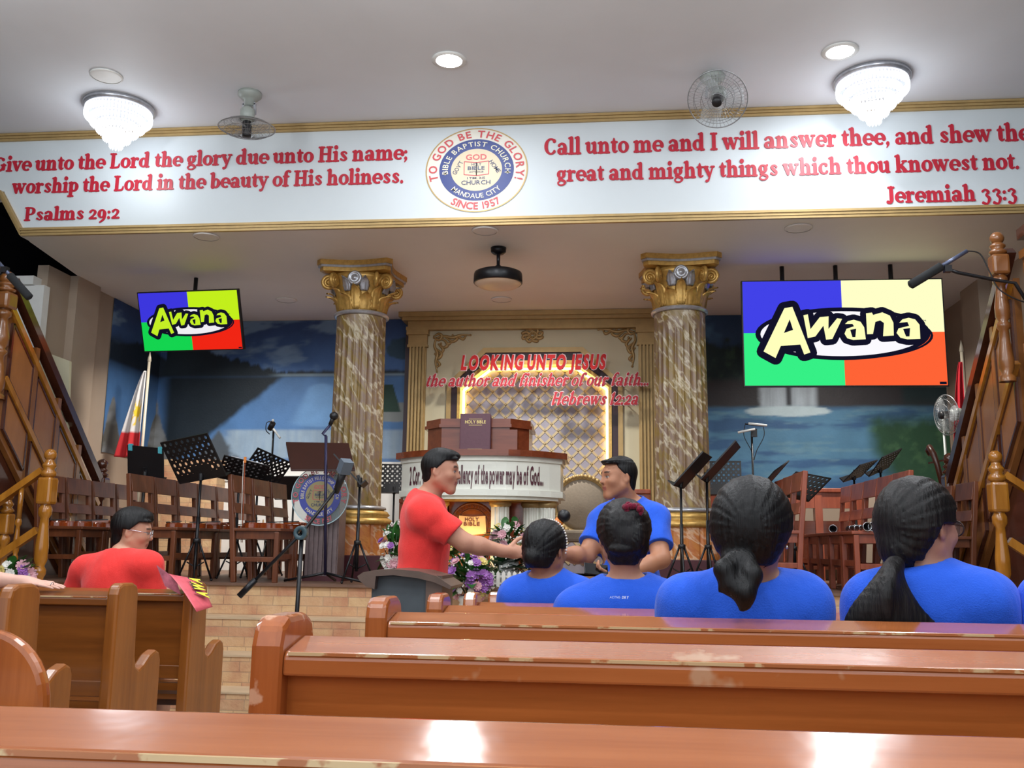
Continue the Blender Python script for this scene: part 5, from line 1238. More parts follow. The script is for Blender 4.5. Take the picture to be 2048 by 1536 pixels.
b = MB(); b.lathe([(0, 0), (ar, 0), (ar, .012), (0, .012)], 64, (ac[0], 8.3, ac[2]), 'y'); ch(b, 'disc', 'acrylic', t)
EM2 = dict(EM); EM2['blue'] = mat('acrylic_blue', (62, 72, 156), .4, var=.03); EM2['centre'] = mat('acrylic_tan', (150, 140, 96), .4, var=.04); EM2['redt'] = mat('acrylic_red', (196, 84, 96), .4, var=.04); EM2['rim'] = mat('acrylic_rim', (176, 206, 214), .1, 0, 0)
emblem(t, (ac[0], 8.3, ac[2]), ar, X_, Z_, NY, ['TO GOD BE THE GLORY', 'BIBLE BAPTIST FELLOWSHIP CHURCH', 'MANDAUE CITY', 'SINCE 1957'], EM2, False)
b = MB(); b.tube([(ac[0], 8.31, ac[2]), (ac[0], 8.39, ac[2])], .01, 8); ch(b, 'mount', 'silver', t)

# ================================================================== dark podium on the floor
p = at(815, 1270, 4.2); zf = fz(4.2); t = thing('podium', 'dark grey podium with a curved winged top in front of the standing man in red', 'podium', (p[0], 4.2, zf)); bpy.context.view_layer.update()
M['slate'] = mat('slate_paint', (66, 74, 80), .6, var=.12, nscale=14); M['slatew'] = mat('podium_top', (92, 74, 64), .35, var=.15, nscale=10)
pl, pr = at(742, 1200, 4.1), at(862, 1200, 4.1); ztop = at(800, 1150, 4.1)[2]
b = MB(); b.box(pl[0], pr[0], 4.1, 4.34, zf, ztop); ch(b, 'body', 'slate', t, .006)
b = MB(); b.box(pr[0] - .02, pr[0] + .05, 4.08, 4.36, zf, ztop); ch(b, 'corner_post', 'slatew', t)
q = [at(x, y, 4.08) for x, y in ((718, 1152), (730, 1144), (752, 1140), (790, 1138), (840, 1142), (875, 1152), (905, 1172), (902, 1178), (870, 1164), (838, 1156), (790, 1150), (755, 1152), (752, 1178), (735, 1172), (722, 1160))]
b = MB(); b.prism([(v[0], v[2]) for v in q], 4.05, 4.38, 'xz'); ch(b, 'curved_top', 'slatew', t)

# ================================================================== throne chair, choir rail, wood front behind
c = at(1164, 1010, 10.0); R = .27
t = thing('throne_chair', 'upholstered chair with a round carved gilt back behind the pulpit', 'chair', (c[0], 10.0, .775)); bpy.context.view_layer.update()
M['uph'] = mat('upholstery', (132, 120, 104), .8, var=.06, nscale=40, bmp=.2)
b = MB(); b.lathe([(0, -.03), (R * .8, -.025), (R, .01), (R, .05), (0, .06)], 48, (c[0], 10.0, c[2]), 'y'); ch(b, 'back_cushion', 'uph', t)
b = MB(); b.torus((c[0], 10.02, c[2]), R + .02, .03, 48, 8, 'y')
for k in range(44): a = 2 * PI * k / 44; b.ball((c[0] + (R + .03) * math.cos(a), 9.99, c[2] + (R + .03) * math.sin(a)), .022, 8, 6)
ch(b, 'carved_rim', 'goldtrim', t)
b = MB(); b.box(c[0] - .33, c[0] + .33, 9.45, 10.02, 1.15, 1.27); ch(b, 'seat', 'uph', t, .03)
for sx_ in (-.3, .3):
    for yy in (9.5, 9.98): b = MB(); b.tube([(c[0] + sx_, yy, .775), (c[0] + sx_, yy, 1.18)], [.025, .035], 10); ch(b, 'leg', 'goldtrim', t)
    b = MB(); b.tube(catmull([(c[0] + sx_, 10.0, 1.5), (c[0] + sx_ * 1.1, 9.8, 1.52), (c[0] + sx_ * 1.15, 9.5, 1.46), (c[0] + sx_, 9.48, 1.2)], 6), .03, 8); ch(b, 'armrest', 'goldtrim', t)
def choir(lab, x0, x1, y, z0, z1, posts):
    t = thing('choir_rail', lab, 'rail', ((x0 + x1) / 2, y, .775)); bpy.context.view_layer.update()
    b = MB(); b.box(x0, x1, y - .05, y + .05, z1 - .22, z1 - .05); ch(b, 'upper_board', 'chairr', t)
    b = MB(); b.box(x0, x1, y - .08, y + .08, z1 - .05, z1); ch(b, 'cap', 'chairr', t, .01)
    b = MB(); b.box(x0, x1, y - .04, y + .04, z0 + .12, z1 - .36); ch(b, 'lower_board', 'pewdark', t)
    for k in range(posts): x = x0 + .05 + (x1 - x0 - .1) * k / (posts - 1); b = MB(); b.box(x - .04, x + .04, y - .06, y + .06, z0, z1 - .04); ch(b, 'post', 'chairr', t)
choir('low wooden choir rail under the waterfall mural on the right', .95, 2.75, 10.9, .775, 1.78, 5)
choir('low wooden rail between the left column and the pulpit', -2.3, -.55, 10.3, .775, 1.6, 4)
choir('short wooden rail beside the round-backed chair', -.05, .42, 10.35, .775, 1.72, 2)
# ================================================================== flowers
def bloom_mb(r, petals, layers=2, seed=0):
    rng = random.Random(seed); b = MB()
    for l in range(layers):
        k = 1 - .35 * l
        for i in range(petals):
            a = 2 * PI * i / petals + l * .4; w = r * k * 2.2 / petals * 1.5; R = r * k; up = .25 + .35 * l
            vs = [(0, 0, 0), (R * .5, -w, R * up * .5), (R, -w * .5, R * up * 1.0), (R * 1.05, w * .5, R * up * 1.0), (R * .5, w, R * up * .5)]
            c, s = math.cos(a), math.sin(a); b.add([(x * c - y * s, x * s + y * c, z + l * r * .1) for x, y, z in vs], [(0, 1, 2, 3, 4)], False)
    b.ball((0, 0, r * .18), r * .22, 8, 6)
    return b
def leaf_mb(b, p, d, L, w, bend=.3):
    p = np.array(p, float); d = np.array(d, float); d /= np.linalg.norm(d); s = np.cross(d, (0, 0, 1.)); s = s / (np.linalg.norm(s) + 1e-6); u = np.cross(s, d); vs = []; n = 5
    for i in range(n + 1):
        t = i / n; c = p + d * L * t - np.array([0, 0, 1]) * bend * L * t * t; ww = w * math.sin(PI * min(.97, .12 + t * .88)) ** .8
        vs += [c - s * ww + u * ww * .25, c, c + s * ww + u * ww * .25]
    b.add(vs, [(3 * i + k, 3 * i + k + 1, 3 * i + k + 4, 3 * i + k + 3) for i in range(n) for k in range(2)], True)
def arrangement(lab, c, size, blooms, leaves, breath, name='flower_arrangement', vase=None, seed=1, leafm='green', leafl=.16):
    """c centre; size half extents; blooms list of (material, count, radius)"""
    rng = random.Random(seed); t = thing(name, lab, 'flowers', (c[0], c[1], c[2] - size[2]))
    def rp(k=1): 
        a, z = rng.uniform(0, 2 * PI), rng.uniform(-1, 1); q = math.sqrt(1 - z * z); return np.array([q * math.cos(a) * size[0] * k, q * math.sin(a) * size[1] * k, size[2] + z * size[2] * k])
    b = MB()
    for i in range(leaves):
        p = rp(rng.uniform(.3, .8)); d = p - np.array([0, 0, size[2] * .6]); d = d / (np.linalg.norm(d) + 1e-6) + np.array([rng.uniform(-.5, .5), rng.uniform(-.5, .5), rng.uniform(-.2, .6)]); leaf_mb(b, p, d, leafl * rng.uniform(.6, 1.2), leafl * .2 * rng.uniform(.7, 1.4), rng.uniform(.1, .5))
    b.build('foliage', leafm, t)
    b = MB()
    for i in range(14): p = rp(.7); b.tube([(0, 0, 0), (p[0] * .6, p[1] * .6, p[2] * .6), tuple(p)], .003, 5)
    b.build('stems', 'green2', t)
    if breath:
        b = MB()
        for i in range(breath): p = rp(rng.uniform(.85, 1.15)); b.ball(p, rng.uniform(.004, .009), 5, 4)
        o = b.build('filler_blossom', 'petal_w', t); o['kind'] = 'stuff'
    for m, n, r in blooms:
        src = bloom_mb(r, 10 if r > .03 else 6, 2, n)
        for i in range(n):
            p = rp(rng.uniform(.85, 1.05))
            if p[1] > size[1] * .4: p[1] *= -1
            o = src.build('bloom', m, t) if i == 0 else None
            if i == 0: me = o.data
            else: o = bpy.data.objects.new('bloom', me); COL.objects.link(o); o.parent = t
            o.location = p; d = Vector(p) - Vector((0, .12, size[2] * .5)); o.rotation_euler = d.to_track_quat('Z', 'Y').to_euler()
    if vase:
        b = MB(); b.lathe([(0, -vase), (.07, -vase), (.09, -vase * .5), (.07, -.02), (.085, .0), (.085, .03), (.0, .02)], 24); b.build('vase', 'white', t)
    return t
c = at(938, 1155, 7.5); arrangement('bouquet of violet, pink and pale flowers just right of the dark podium', c, (.19, .16, .17), [('petal_v', 22, .042), ('petal_p', 8, .035), ('petal_y', 5, .04), ('petal_w', 6, .025)], 60, 120, vase=c[2] - .17 - .52, seed=3)
c = at(1018, 1072, 7.95); arrangement('pale pink and white flowers against the white pulpit posts', c, (.14, .12, .1), [('petal_p', 9, .038), ('petal_w', 8, .03), ('petal_y', 4, .035)], 30, 160, seed=5, vase=c[2] - .11 - .775)
c = at(995, 1124, 7.9); arrangement('dense green leaves with white filler blossoms at the pulpit foot', c, (.36, .14, .11), [('petal_o', 4, .035), ('petal_w', 6, .022), ('petal_p', 2, .03)], 110, 130, seed=7, leafm='green2', leafl=.2, vase=c[2] - .11 - .775)
c = at(912, 1118, 7.85); arrangement('orange and pink flowers glowing beside the lit carved emblem', c, (.12, .1, .1), [('petal_o', 6, .042), ('petal_y', 4, .035), ('petal_p', 3, .03)], 30, 40, seed=9, vase=c[2] - .1 - .775)
c = at(790, 1095, 7.9); arrangement('tall spray of white and pink flowers left of the standing man in red', c, (.12, .1, .2), [('petal_p', 6, .04), ('petal_w', 14, .03), ('petal_v', 3, .03)], 40, 90, seed=11, vase=c[2] - .2 - .775)
c = at(22, 1146, 6.9); arrangement('small pink and cream flowers at the left frame edge beside the golden newel posts', c, (.16, .12, .08), [('petal_p', 6, .05), ('petal_y', 4, .045), ('petal_w', 4, .035), ('petal_v', 2, .035)], 26, 0, seed=13, vase=max(.1, c[2] - .08 - .05))
a, z0, z1 = at(985, 1172, 7.74), 0, 0
t = thing('picket_fence', 'miniature white picket fence at the stage edge in front of the leaves', 'fence', (a[0], 7.74, .775))
w = at(1062, 1172, 7.74)[0] - a[0]
for k in range(8):
    x = w * k / 7; b = MB(); b.prism([(x - .014, 0), (x + .014, 0), (x + .014, .11), (x, .13), (x - .014, .11)], -.006, .006, 'xz'); b.build('picket', 'petal_w', t)
for z in (.03, .085): b = MB(); b.box(-.02, w + .02, .006, .014, z - .008, z + .008); b.build('fence_rail', 'petal_w', t)

# ================================================================== flags, books, fan, instruments
def flag(lab, px, pyt, pyb, Y, side, cols, bands, wide):
    top, bot = at(px, pyt, Y), at(px, pyb, Y); t = thing('flag', lab, 'flag', (top[0], Y, .775)); bpy.context.view_layer.update()
    b = MB(); b.tube([(top[0], Y, .8), (top[0] + .01, Y, top[2])], .016, 10); b.lathe([(0, .14), (.02, .05), (.022, .02), (.012, 0)], 12, (top[0] + .01, Y, top[2] - .02)); ch(b, 'pole', mat('flag_pole', (190, 180, 160), .4), t)
    b = MB(); b.lathe([(.16, 0), (.16, .02), (.04, .05), (.03, .12), (0, .12)], 24, (top[0], Y, .776)); ch(b, 'base', 'goldtrim', t)
    nz, nu = 40, 24; H = top[2] - .12 - bot[2]; vs = []; C = []
    for j in range(nz + 1):
        s = j / nz; z = top[2] - .12 - H * s; w = .03 + wide * s ** .75
        for i in range(nu + 1):
            u = i / nu; x = top[0] - side * (u * w) + .0; y = Y - .03 - .035 * math.sin(u * 12 + s * 2) * (.3 + s)
            vs.append((x, y, z)); C.append(bands(u, s))
    b = MB(); b.add(vs, [(j * (nu + 1) + i, j * (nu + 1) + i + 1, (j + 1) * (nu + 1) + i + 1, (j + 1) * (nu + 1) + i) for j in range(nz) for i in range(nu)], True)
    o = ch(b, 'cloth', M['flagc'], t); a_ = o.data.color_attributes.new('Col', 'FLOAT_COLOR', 'POINT'); a_.data.foreach_set('color', np.array([lin(q) for q in C], np.float32).ravel())
    s = o.modifiers.new('solid', 'SOLIDIFY'); s.thickness = .004
M['flagc'] = vcol('flag_cloth', .8)
def ph(u, s):
    if s > .72: return (196, 40, 46)
    d = math.hypot((u - .42) * .55, (s - .48)); an = math.atan2(s - .48, (u - .42) * .55)
    if d < .07 or (d < .15 and math.cos(an * 8) > .35): return (226, 190, 40)
    return (212, 208, 206)
flag('white flag with a yellow sun and red lower part at the stage left', 297, 722, 915, 10.2, 1, None, ph, .25)
flag('furled red flag on a pale pole beside the right staircase', 1921, 702, 905, 10.1, 1, None, lambda u, s: (186, 24, 40) if u > .12 else (206, 200, 196), .13)
rb = [((190, 40, 40), 'upper red covered book on the brick ledge'), ((176, 34, 38), 'middle red covered book on the brick ledge'), ((200, 50, 46), 'lower red covered book on the brick ledge')]
lp = at(190, 915, 11.0)
t = None
for k in range(3):
    t = thing('book', rb[2 - k][1], 'book', (lp[0], 11.25, 2.1 + k * .038), .1 * k - .1, 'red books on the brick ledge')
    b = MB(); b.box(-.12, .1, -.08, .08, 0, .004); b.box(-.12, .1, -.08, .08, .032, .036); b.box(.096, .102, -.08, .08, 0, .036); b.build('cover', mat('red_cover', rb[k][0], .5), t)
    b = MB(); b.box(-.115, .096, -.076, .076, .004, .032); b.build('pages', 'paper', t)
c = at(1893, 830, 9.75); t = thing('stand_fan', 'wire caged standing fan below the lower right corner of the large screen', 'fan', (c[0], c[1], .775))
fan_head(t, .2, Matrix.Translation((0, 0, c[2] - .775)) @ Matrix.Rotation(-1.3, 4, 'Z') @ Matrix.Rotation(PI / 2 + .1, 4, 'X'), .06)
b = MB(); b.tube([(0, .1, 0), (0, .1, c[2] - .8)], .014, 8); b.lathe([(0, 0), (.2, 0), (.2, .02), (.03, .05), (0, .05)], 24, (0, .1, 0)); b.build('stand', 'fanwhite', t)
# violins
M['violin'] = wood('violin_varnish', (92, 34, 12), (156, 70, 26), .15, (12, 12, 3), .8)
M['ebony'] = mat('ebony', (24, 20, 22), .35)
def violin_outline(n=1):
    h = [(0, -.175), (.05, -.172), (.09, -.15), (.103, -.11), (.096, -.07), (.07, -.045), (.058, -.02), (.056, .01), (.064, .04), (.08, .055), (.084, .09), (.076, .13), (.05, .165), (.02, .178), (0, .178)]
    h = [tuple(q) for q in catmull(h, 3)]
    return [(x, y) for x, y in h] + [(-x, y) for x, y in h[::-1][1:-1]]
def make_violin(lab, loc, rz, grp='violins lying on the left chairs'):
    t = thing('violin', lab, 'violin', loc, rz, grp)
    o = violin_outline()
    b = MB(); b.prism(o, 0, .038, 'xy'); b.prism([(x * .96, y * .97) for x, y in o], .038, .046, 'xy'); b.build('body', 'violin', t, .003)
    b = MB(); b.beam((0, .03, .054), (0, .30, .066), .026, .008); b.beam((0, -.13, .056), (0, -.04, .064), .03, .006); b.build('fingerboard', 'ebony', t)
    b = MB(); b.prism([(-.02, .046), (.02, .046), (.016, .075), (-.016, .075)], -.012, -.007, 'xz'); b.build('bridge', mat('maple', (206, 170, 120), .5), t)
    b = MB(); b.beam((0, .17, .046), (0, .31, .054), .02, .016); b.tube([(0, .30, .05), (0, .35, .048), (0, .37, .04), (0, .362, .028), (0, .35, .034)], [.011, .01, .009, .008, .005], 8); b.build('neck', 'violin', t)
    b = MB()
    for k, x in enumerate((-.025, .025, -.022, .022)): b.beam((0, .315 + .009 * k, .05), (x * 1.4, .315 + .009 * k, .05), .006, .006)
    b.build('pegs', 'ebony', t)
    b = MB(); b.ball((.04, -.15, .05), (.035, .022, .008)); b.build('chin_rest', 'ebony', t)
    return t
vz = .775 + .4505
v0 = make_violin('violin on the nearest left chair, the one with the hanging bow', (-2.98, 8.02, vz), -1.0)
for (x, y, r, l) in ((-3.0, 8.5, -1.2, 'violin on the second chair behind the hanging bow'), (-3.86, 8.86, -1.9, 'violin on the chair behind the tripod of the perforated stand'), (-3.85, 9.31, -1.4, 'violin on the chair left of the hanging bow'),
                     (-3.86, 8.41, -1.3, 'violin on the chair behind the shoulder of the seated man'), (-4.75, 8.5, -1.1, 'violin on the chair left of the seated man, its neck to the right'), (-4.76, 8.06, -1.2, 'violin on the chair right of the golden newel post')): dup(v0, (x, y, vz), r, l)
p0, p1 = at(490, 922, 7.93), at(484, 1085, 7.9); t = thing('violin_bow', 'violin bow hanging upright on the back post of the nearest left chair', 'bow', p0); bpy.context.view_layer.update()
b = MB(); b.tube([p0, p1], .0045, 6); ch(b, 'stick', 'violin', t); b = MB(); b.tube([p0 + np.array([-.012, -.006, 0]), p1 + np.array([-.012, -.006, 0])], .0025, 4); ch(b, 'hair', 'petal_w', t)
b = MB(); b.cbox(p0 + np.array([0, 0, .01]), (.02, .012, .05)); ch(b, 'orange_tip', mat('bow_orange', (224, 130, 50), .5), t)
# clarinets
def clarinet(lab, loc, rz):
    t = thing('clarinet', lab, 'clarinet', loc, rz, 'clarinets lying on the right chairs')
    T = Matrix.Translation((0, 0, .032)) @ Matrix.Rotation(PI / 2, 4, 'X')
    b = MB(); b.T = T; b.lathe([(.0, -.0), (.016, 0), (.014, .05), (.012, .3), (.013, .36)], 16); b.build('body', 'ebony', t)
    b = MB(); b.T = T; b.lathe([(.013, .35), (.018, .39), (.034, .43), (.031, .43), (.015, .39), (.0, .37)], 20); b.build('bell', 'ebony', t)
    b = MB(); b.T = T; b.torus((0, 0, .43), .033, .0035, 24, 6)
    for z in (.06, .18, .29): b.torus((0, 0, z), .014, .003, 16, 5)
    for k in range(7): b.ball((.004, .015, .09 + k * .03), (.007, .004, .007), 8, 6)
    b.build('keys', 'chrome', t)
    return t
c0 = clarinet('right clarinet of the pair on the front clarinet chair', (2.07, 8.17, vz + .027), -.1)
for x, y, r, l in ((1.94, 8.15, .1, 'left clarinet of the pair on the front clarinet chair'), (2.03, 8.57, .15, 'clarinet on the second chair of the clarinet row'), (2.0, 9.01, -.2, 'clarinet on the third chair of the clarinet row')): dup(c0, (x, y, vz + .027), r, l)
# double bass behind the right chairs
p = at(1868, 915, 9.3); t = thing('double_bass', 'double bass leaning by the right stairs, only its scroll and neck showing', 'double bass', (p[0] + .22, 9.3, .775)); bpy.context.view_layer.update()
T = Matrix.Translation((p[0] + .22, 9.3, .775)) @ Matrix.Rotation(-.2, 4, 'Y') @ Matrix.Rotation(PI / 2, 4, 'X')
b = MB(); b.T = T @ Matrix.Translation((0, .42, 0)); b.prism([(x * 2.3, y * 2.3) for x, y in violin_outline()], -.1, .08, 'xy'); ch(b, 'body', 'violin', t, .01)
L = p[2] - .775
b = MB(); b.T = T; b.tube([(0, .7, .09), (0, L * .95, .1), (0, L * 1.04, .08), (0, L * 1.10, .02), (0, L * 1.08, -.04), (0, L * 1.04, -.02)], [.03, .026, .03, .03, .026, .02], 10)
for s in (-1, 1): b.beam((0, L * .98, .09), (s * .07, L * .98, .09), .016, .016)
ch(b, 'neck', mat('bass_neck', (66, 34, 22), .35), t)
# leaflet on the pew end
lf = [at(x, y, Y) for x, y, Y in ((314, 1132, 4.66), (322, 1150, 4.66), (338, 1148, 4.7), (362, 1152, 4.74), (397, 1160, 4.78), (425, 1214, 4.62), (393, 1224, 4.56), (372, 1190, 4.6), (348, 1170, 4.62), (330, 1165, 4.63))]
t = thing('leaflet', 'crumpled pink leaflet with yellow lettering draped on the left pew end', 'leaflet', lf[6]); bpy.context.view_layer.update()
a0, a1, b0, b1 = at(338, 1148, 4.63), at(397, 1160, 4.78), at(393, 1224, 4.5), at(425, 1214, 4.66); vs = []; n = 10
for i in range(n + 1):
    s = i / n; l = a0 + (b0 - a0) * s; r = a1 + (b1 - a1) * s
    for j in range(n + 1): q = l + (r - l) * j / n; vs.append(q + np.array([0, -.02 * math.sin(s * 3.2) - .006 * math.sin(j * .9), .022 * math.sin(PI * s)]))
b = MB(); b.add(vs, [(i * (n + 1) + j, i * (n + 1) + j + 1, (i + 1) * (n + 1) + j + 1, (i + 1) * (n + 1) + j) for i in range(n) for j in range(n)], True)
o = ch(b, 'front_page', mat('leaflet_pink', (222, 96, 108), .45, var=.12, nscale=25), t); o.modifiers.new('s', 'SOLIDIFY').thickness = .0015
f0, f1, f2, f3 = at(313, 1130, 4.62), at(352, 1158, 4.62), at(362, 1190, 4.62), at(330, 1172, 4.62)
b = MB(); b.add([f0, f1, f2, f3], [(0, 1, 2, 3)]); o = ch(b, 'back_page', mat('leaflet_back', (178, 96, 112), .45, var=.35, nscale=30), t); o.modifiers.new('s', 'SOLIDIFY').thickness = .0015
Uv = (b1 - a1) * -1; Ul = np.linalg.norm(Uv); Uv = Uv / Ul; Vv_ = a0 - a1; Vv_ = Vv_ - Uv * (Vv_ @ Uv); Vl = np.linalg.norm(Vv_); Vv_ /= Vl; Nn_ = np.cross(Uv, Vv_); Nn_ = Nn_ if Nn_[1] < 0 else -Nn_
b = MB(); write(b, 'AWA', 'B', b1 + Uv * Ul * .06 + Vv_ * Vl * .22 + Nn_ * .035, Uv, Vv_, Nn_, Ul * .72, Vl * .36, .05, .1, depth=.002); ch(b, 'lettering', mat('leaflet_yellow', (228, 222, 60), .5, var=0), t)
b = MB(); write(b, 'AWA', 'B', b1 + Uv * Ul * .06 + Vv_ * Vl * .22 + Nn_ * .034, Uv, Vv_, Nn_, Ul * .72, Vl * .36, .11, .1, depth=.001, track=.0); ch(b, 'lettering_outline', mat('leaflet_dark', (50, 40, 60), .5, var=0), t)
# hand microphone on a stand behind the pearl headband
p = at(1128, 1032, 5.3); zf = fz(5.3); t = thing('floor_mic_stand', 'low microphone stand behind the woman with the pearl headband', 'microphone stand', (p[0] - .03, 5.3, zf)); tripod(t, p[2] - zf - .14, .28)
t = thing('microphone', 'black ball-headed microphone with an orange band over the pearl headband', 'microphone', p); bpy.context.view_layer.update()
d = np.array([.5, -.1, .55]); d /= np.linalg.norm(d)
b = MB(); b.tube([p - d * .2, p - d * .06], [.014, .02], 12); ch(b, 'handle', 'black', t); b = MB(); b.tube([p - d * .075, p - d * .03], [.024, .026], 14); ch(b, 'orange_band', mat('orange_band', (232, 130, 50), .5), t); b = MB(); b.ball(p, .036, 16, 12); ch(b, 'grille', 'black', t)
# ================================================================== people: smooth bodies grown from blended volumes
class Vol:
    def __init__(s, lo, hi, h):
        s.h = h; s.lo = np.array(lo, float); s.n = np.ceil((np.array(hi) - s.lo) / h).astype(int) + 1; s.D = np.full(s.n, 1.0, np.float32)
    def sub(s, lo, hi):
        a = np.clip(np.floor((np.array(lo) - s.lo) / s.h).astype(int), 0, s.n); b = np.clip(np.ceil((np.array(hi) - s.lo) / s.h).astype(int) + 1, 0, s.n)
        if (b <= a).any(): return None
        sl = tuple(slice(i, j) for i, j in zip(a, b)); g = np.meshgrid(*[s.lo[k] + np.arange(a[k], b[k]) * s.h for k in range(3)], indexing='ij'); return sl, [x.astype(np.float32) for x in g]
    def put(s, lo, hi, fn, k=.02, op='u'):
        r = s.sub(np.array(lo) - .07, np.array(hi) + .07)
        if r is None: return s
        sl, g = r; d = fn(g); e = s.D[sl]
        if op == 'u': h_ = np.clip(.5 + .5 * (e - d) / k, 0, 1); s.D[sl] = e + (d - e) * h_ - k * h_ * (1 - h_)
        elif op == 's': d = -d; h_ = np.clip(.5 - .5 * (e - d) / k, 0, 1); s.D[sl] = e + (d - e) * h_ + k * h_ * (1 - h_)
        return s
    def cone(s, a, b, ra, rb, k=.02, op='u'):
        a, b = np.array(a, float), np.array(b, float); R = max(ra, rb); ba = b - a; L2 = max(ba @ ba, 1e-9)
        def fn(g):
            p = [g[i] - a[i] for i in range(3)]; t = np.clip((p[0] * ba[0] + p[1] * ba[1] + p[2] * ba[2]) / L2, 0, 1)
            return np.sqrt(sum((p[i] - ba[i] * t) ** 2 for i in range(3))) - (ra + (rb - ra) * t)
        return s.put(np.minimum(a, b) - R, np.maximum(a, b) + R, fn, k, op)
    def ell(s, c, r, B=None, k=.02, op='u'):
        c = np.array(c, float); r = np.array(r, float); B = np.eye(3) if B is None else B; R = r.max()
        def fn(g):
            p = [g[i] - c[i] for i in range(3)]; q = [(p[0] * B[j][0] + p[1] * B[j][1] + p[2] * B[j][2]) for j in range(3)]
            k0 = np.sqrt(sum((q[j] / r[j]) ** 2 for j in range(3))); k1 = np.sqrt(sum((q[j] / r[j] ** 2) ** 2 for j in range(3))) + 1e-6
            return k0 * (k0 - 1) / k1
        return s.put(c - R, c + R, fn, k, op)
    def chain(s, pts, rs, k=.02):
        for i in range(len(pts) - 1): s.cone(pts[i], pts[i + 1], rs[i], rs[i + 1], k)
        return s
    def cut(s, p, nrm, k=.004):                         # keep the side the normal points away from
        p, nrm = np.array(p, float), np.array(nrm, float); nrm = nrm / np.linalg.norm(nrm); g = np.meshgrid(*[s.lo[i] + np.arange(s.n[i]) * s.h for i in range(3)], indexing='ij')
        s.D = np.maximum(s.D, sum((g[i] - p[i]) * nrm[i] for i in range(3)).astype(np.float32)); return s
    def mesh(s, name, m, colour=None):
        D = s.D.copy()
        for ax in range(3):
            for e in (0, -1): ix = [slice(None)] * 3; ix[ax] = e; D[tuple(ix)] = np.maximum(D[tuple(ix)], 1e-3)
        ins = D < 0; nx, ny, nz = D.shape; c = np.zeros((nx - 1, ny - 1, nz - 1), np.int8)
        offs = [(i, j, k) for i in (0, 1) for j in (0, 1) for k in (0, 1)]
        for i, j, k in offs: c += ins[i:nx - 1 + i, j:ny - 1 + j, k:nz - 1 + k]
        A = np.argwhere((c > 0) & (c < 8)); idx = -np.ones(c.shape, np.int32); idx[tuple(A.T)] = np.arange(len(A)); P = np.zeros((len(A), 3)); cnt = np.zeros(len(A))
        for a in offs:
            for ax in range(3):
                if a[ax] == 1: continue
                b_ = list(a); b_[ax] = 1; va = D[A[:, 0] + a[0], A[:, 1] + a[1], A[:, 2] + a[2]]; vb = D[A[:, 0] + b_[0], A[:, 1] + b_[1], A[:, 2] + b_[2]]
                x = (va < 0) != (vb < 0); t = np.where(x, va / np.where(x, va - vb, 1), 0); q = np.tile(np.array(a, float), (len(A), 1)); q[:, ax] += t; P += q * x[:, None]; cnt += x
        V = (A + P / np.maximum(cnt, 1)[:, None]) * s.h + s.lo; F = []
        for ax in range(3):
            u, v = [(1, 2), (2, 0), (0, 1)][ax]; sl0 = [slice(1, -1)] * 3; sl0[ax] = slice(0, -1); sl1 = list(sl0); sl1[ax] = slice(1, None)
            i0 = ins[tuple(sl0)]; i1 = ins[tuple(sl1)]
            for flip, mk in ((False, i0 & ~i1), (True, ~i0 & i1)):
                E_ = np.argwhere(mk); off = np.ones(3, int); off[ax] = 0; E_ = E_ + off
                def cell(du, dv): q = E_.copy(); q[:, u] -= du; q[:, v] -= dv; return idx[tuple(q.T)]
                f = np.stack([cell(1, 1), cell(0, 1), cell(0, 0), cell(1, 0)], 1); F.append(f[:, ::-1] if flip else f)
        F = np.vstack(F); F = F[(F >= 0).all(1)]
        me = bpy.data.meshes.new(name); me.from_pydata(V.tolist(), [], F.tolist()); me.update(); me.polygons.foreach_set('use_smooth', [True] * len(me.polygons))
        me.materials.append(M[m] if isinstance(m, str) else m); o = bpy.data.objects.new(name, me); COL.objects.link(o)
        if colour is not None:
            at_ = me.color_attributes.new('Col', 'FLOAT_COLOR', 'POINT'); cc = np.clip(colour(V), 0, 1); at_.data.foreach_set('color', np.hstack([cc, np.ones((len(cc), 1))]).astype(np.float32).ravel())
        sm = o.modifiers.new('smooth', 'SMOOTH'); sm.factor = .5; sm.iterations = 2
        return o
HS = 1.0
def nv(a): a = np.array(a, float); return a / np.linalg.norm(a)
def headframe(fwd, up=(0, 0, 1)): f = nv(fwd); r = nv(np.cross(f, up)); u = np.cross(r, f); return np.array([r, f, u])
def wl(H, B): return lambda x, y, z: H + (B[0] * x + B[1] * y * .94 + B[2] * z) * HS
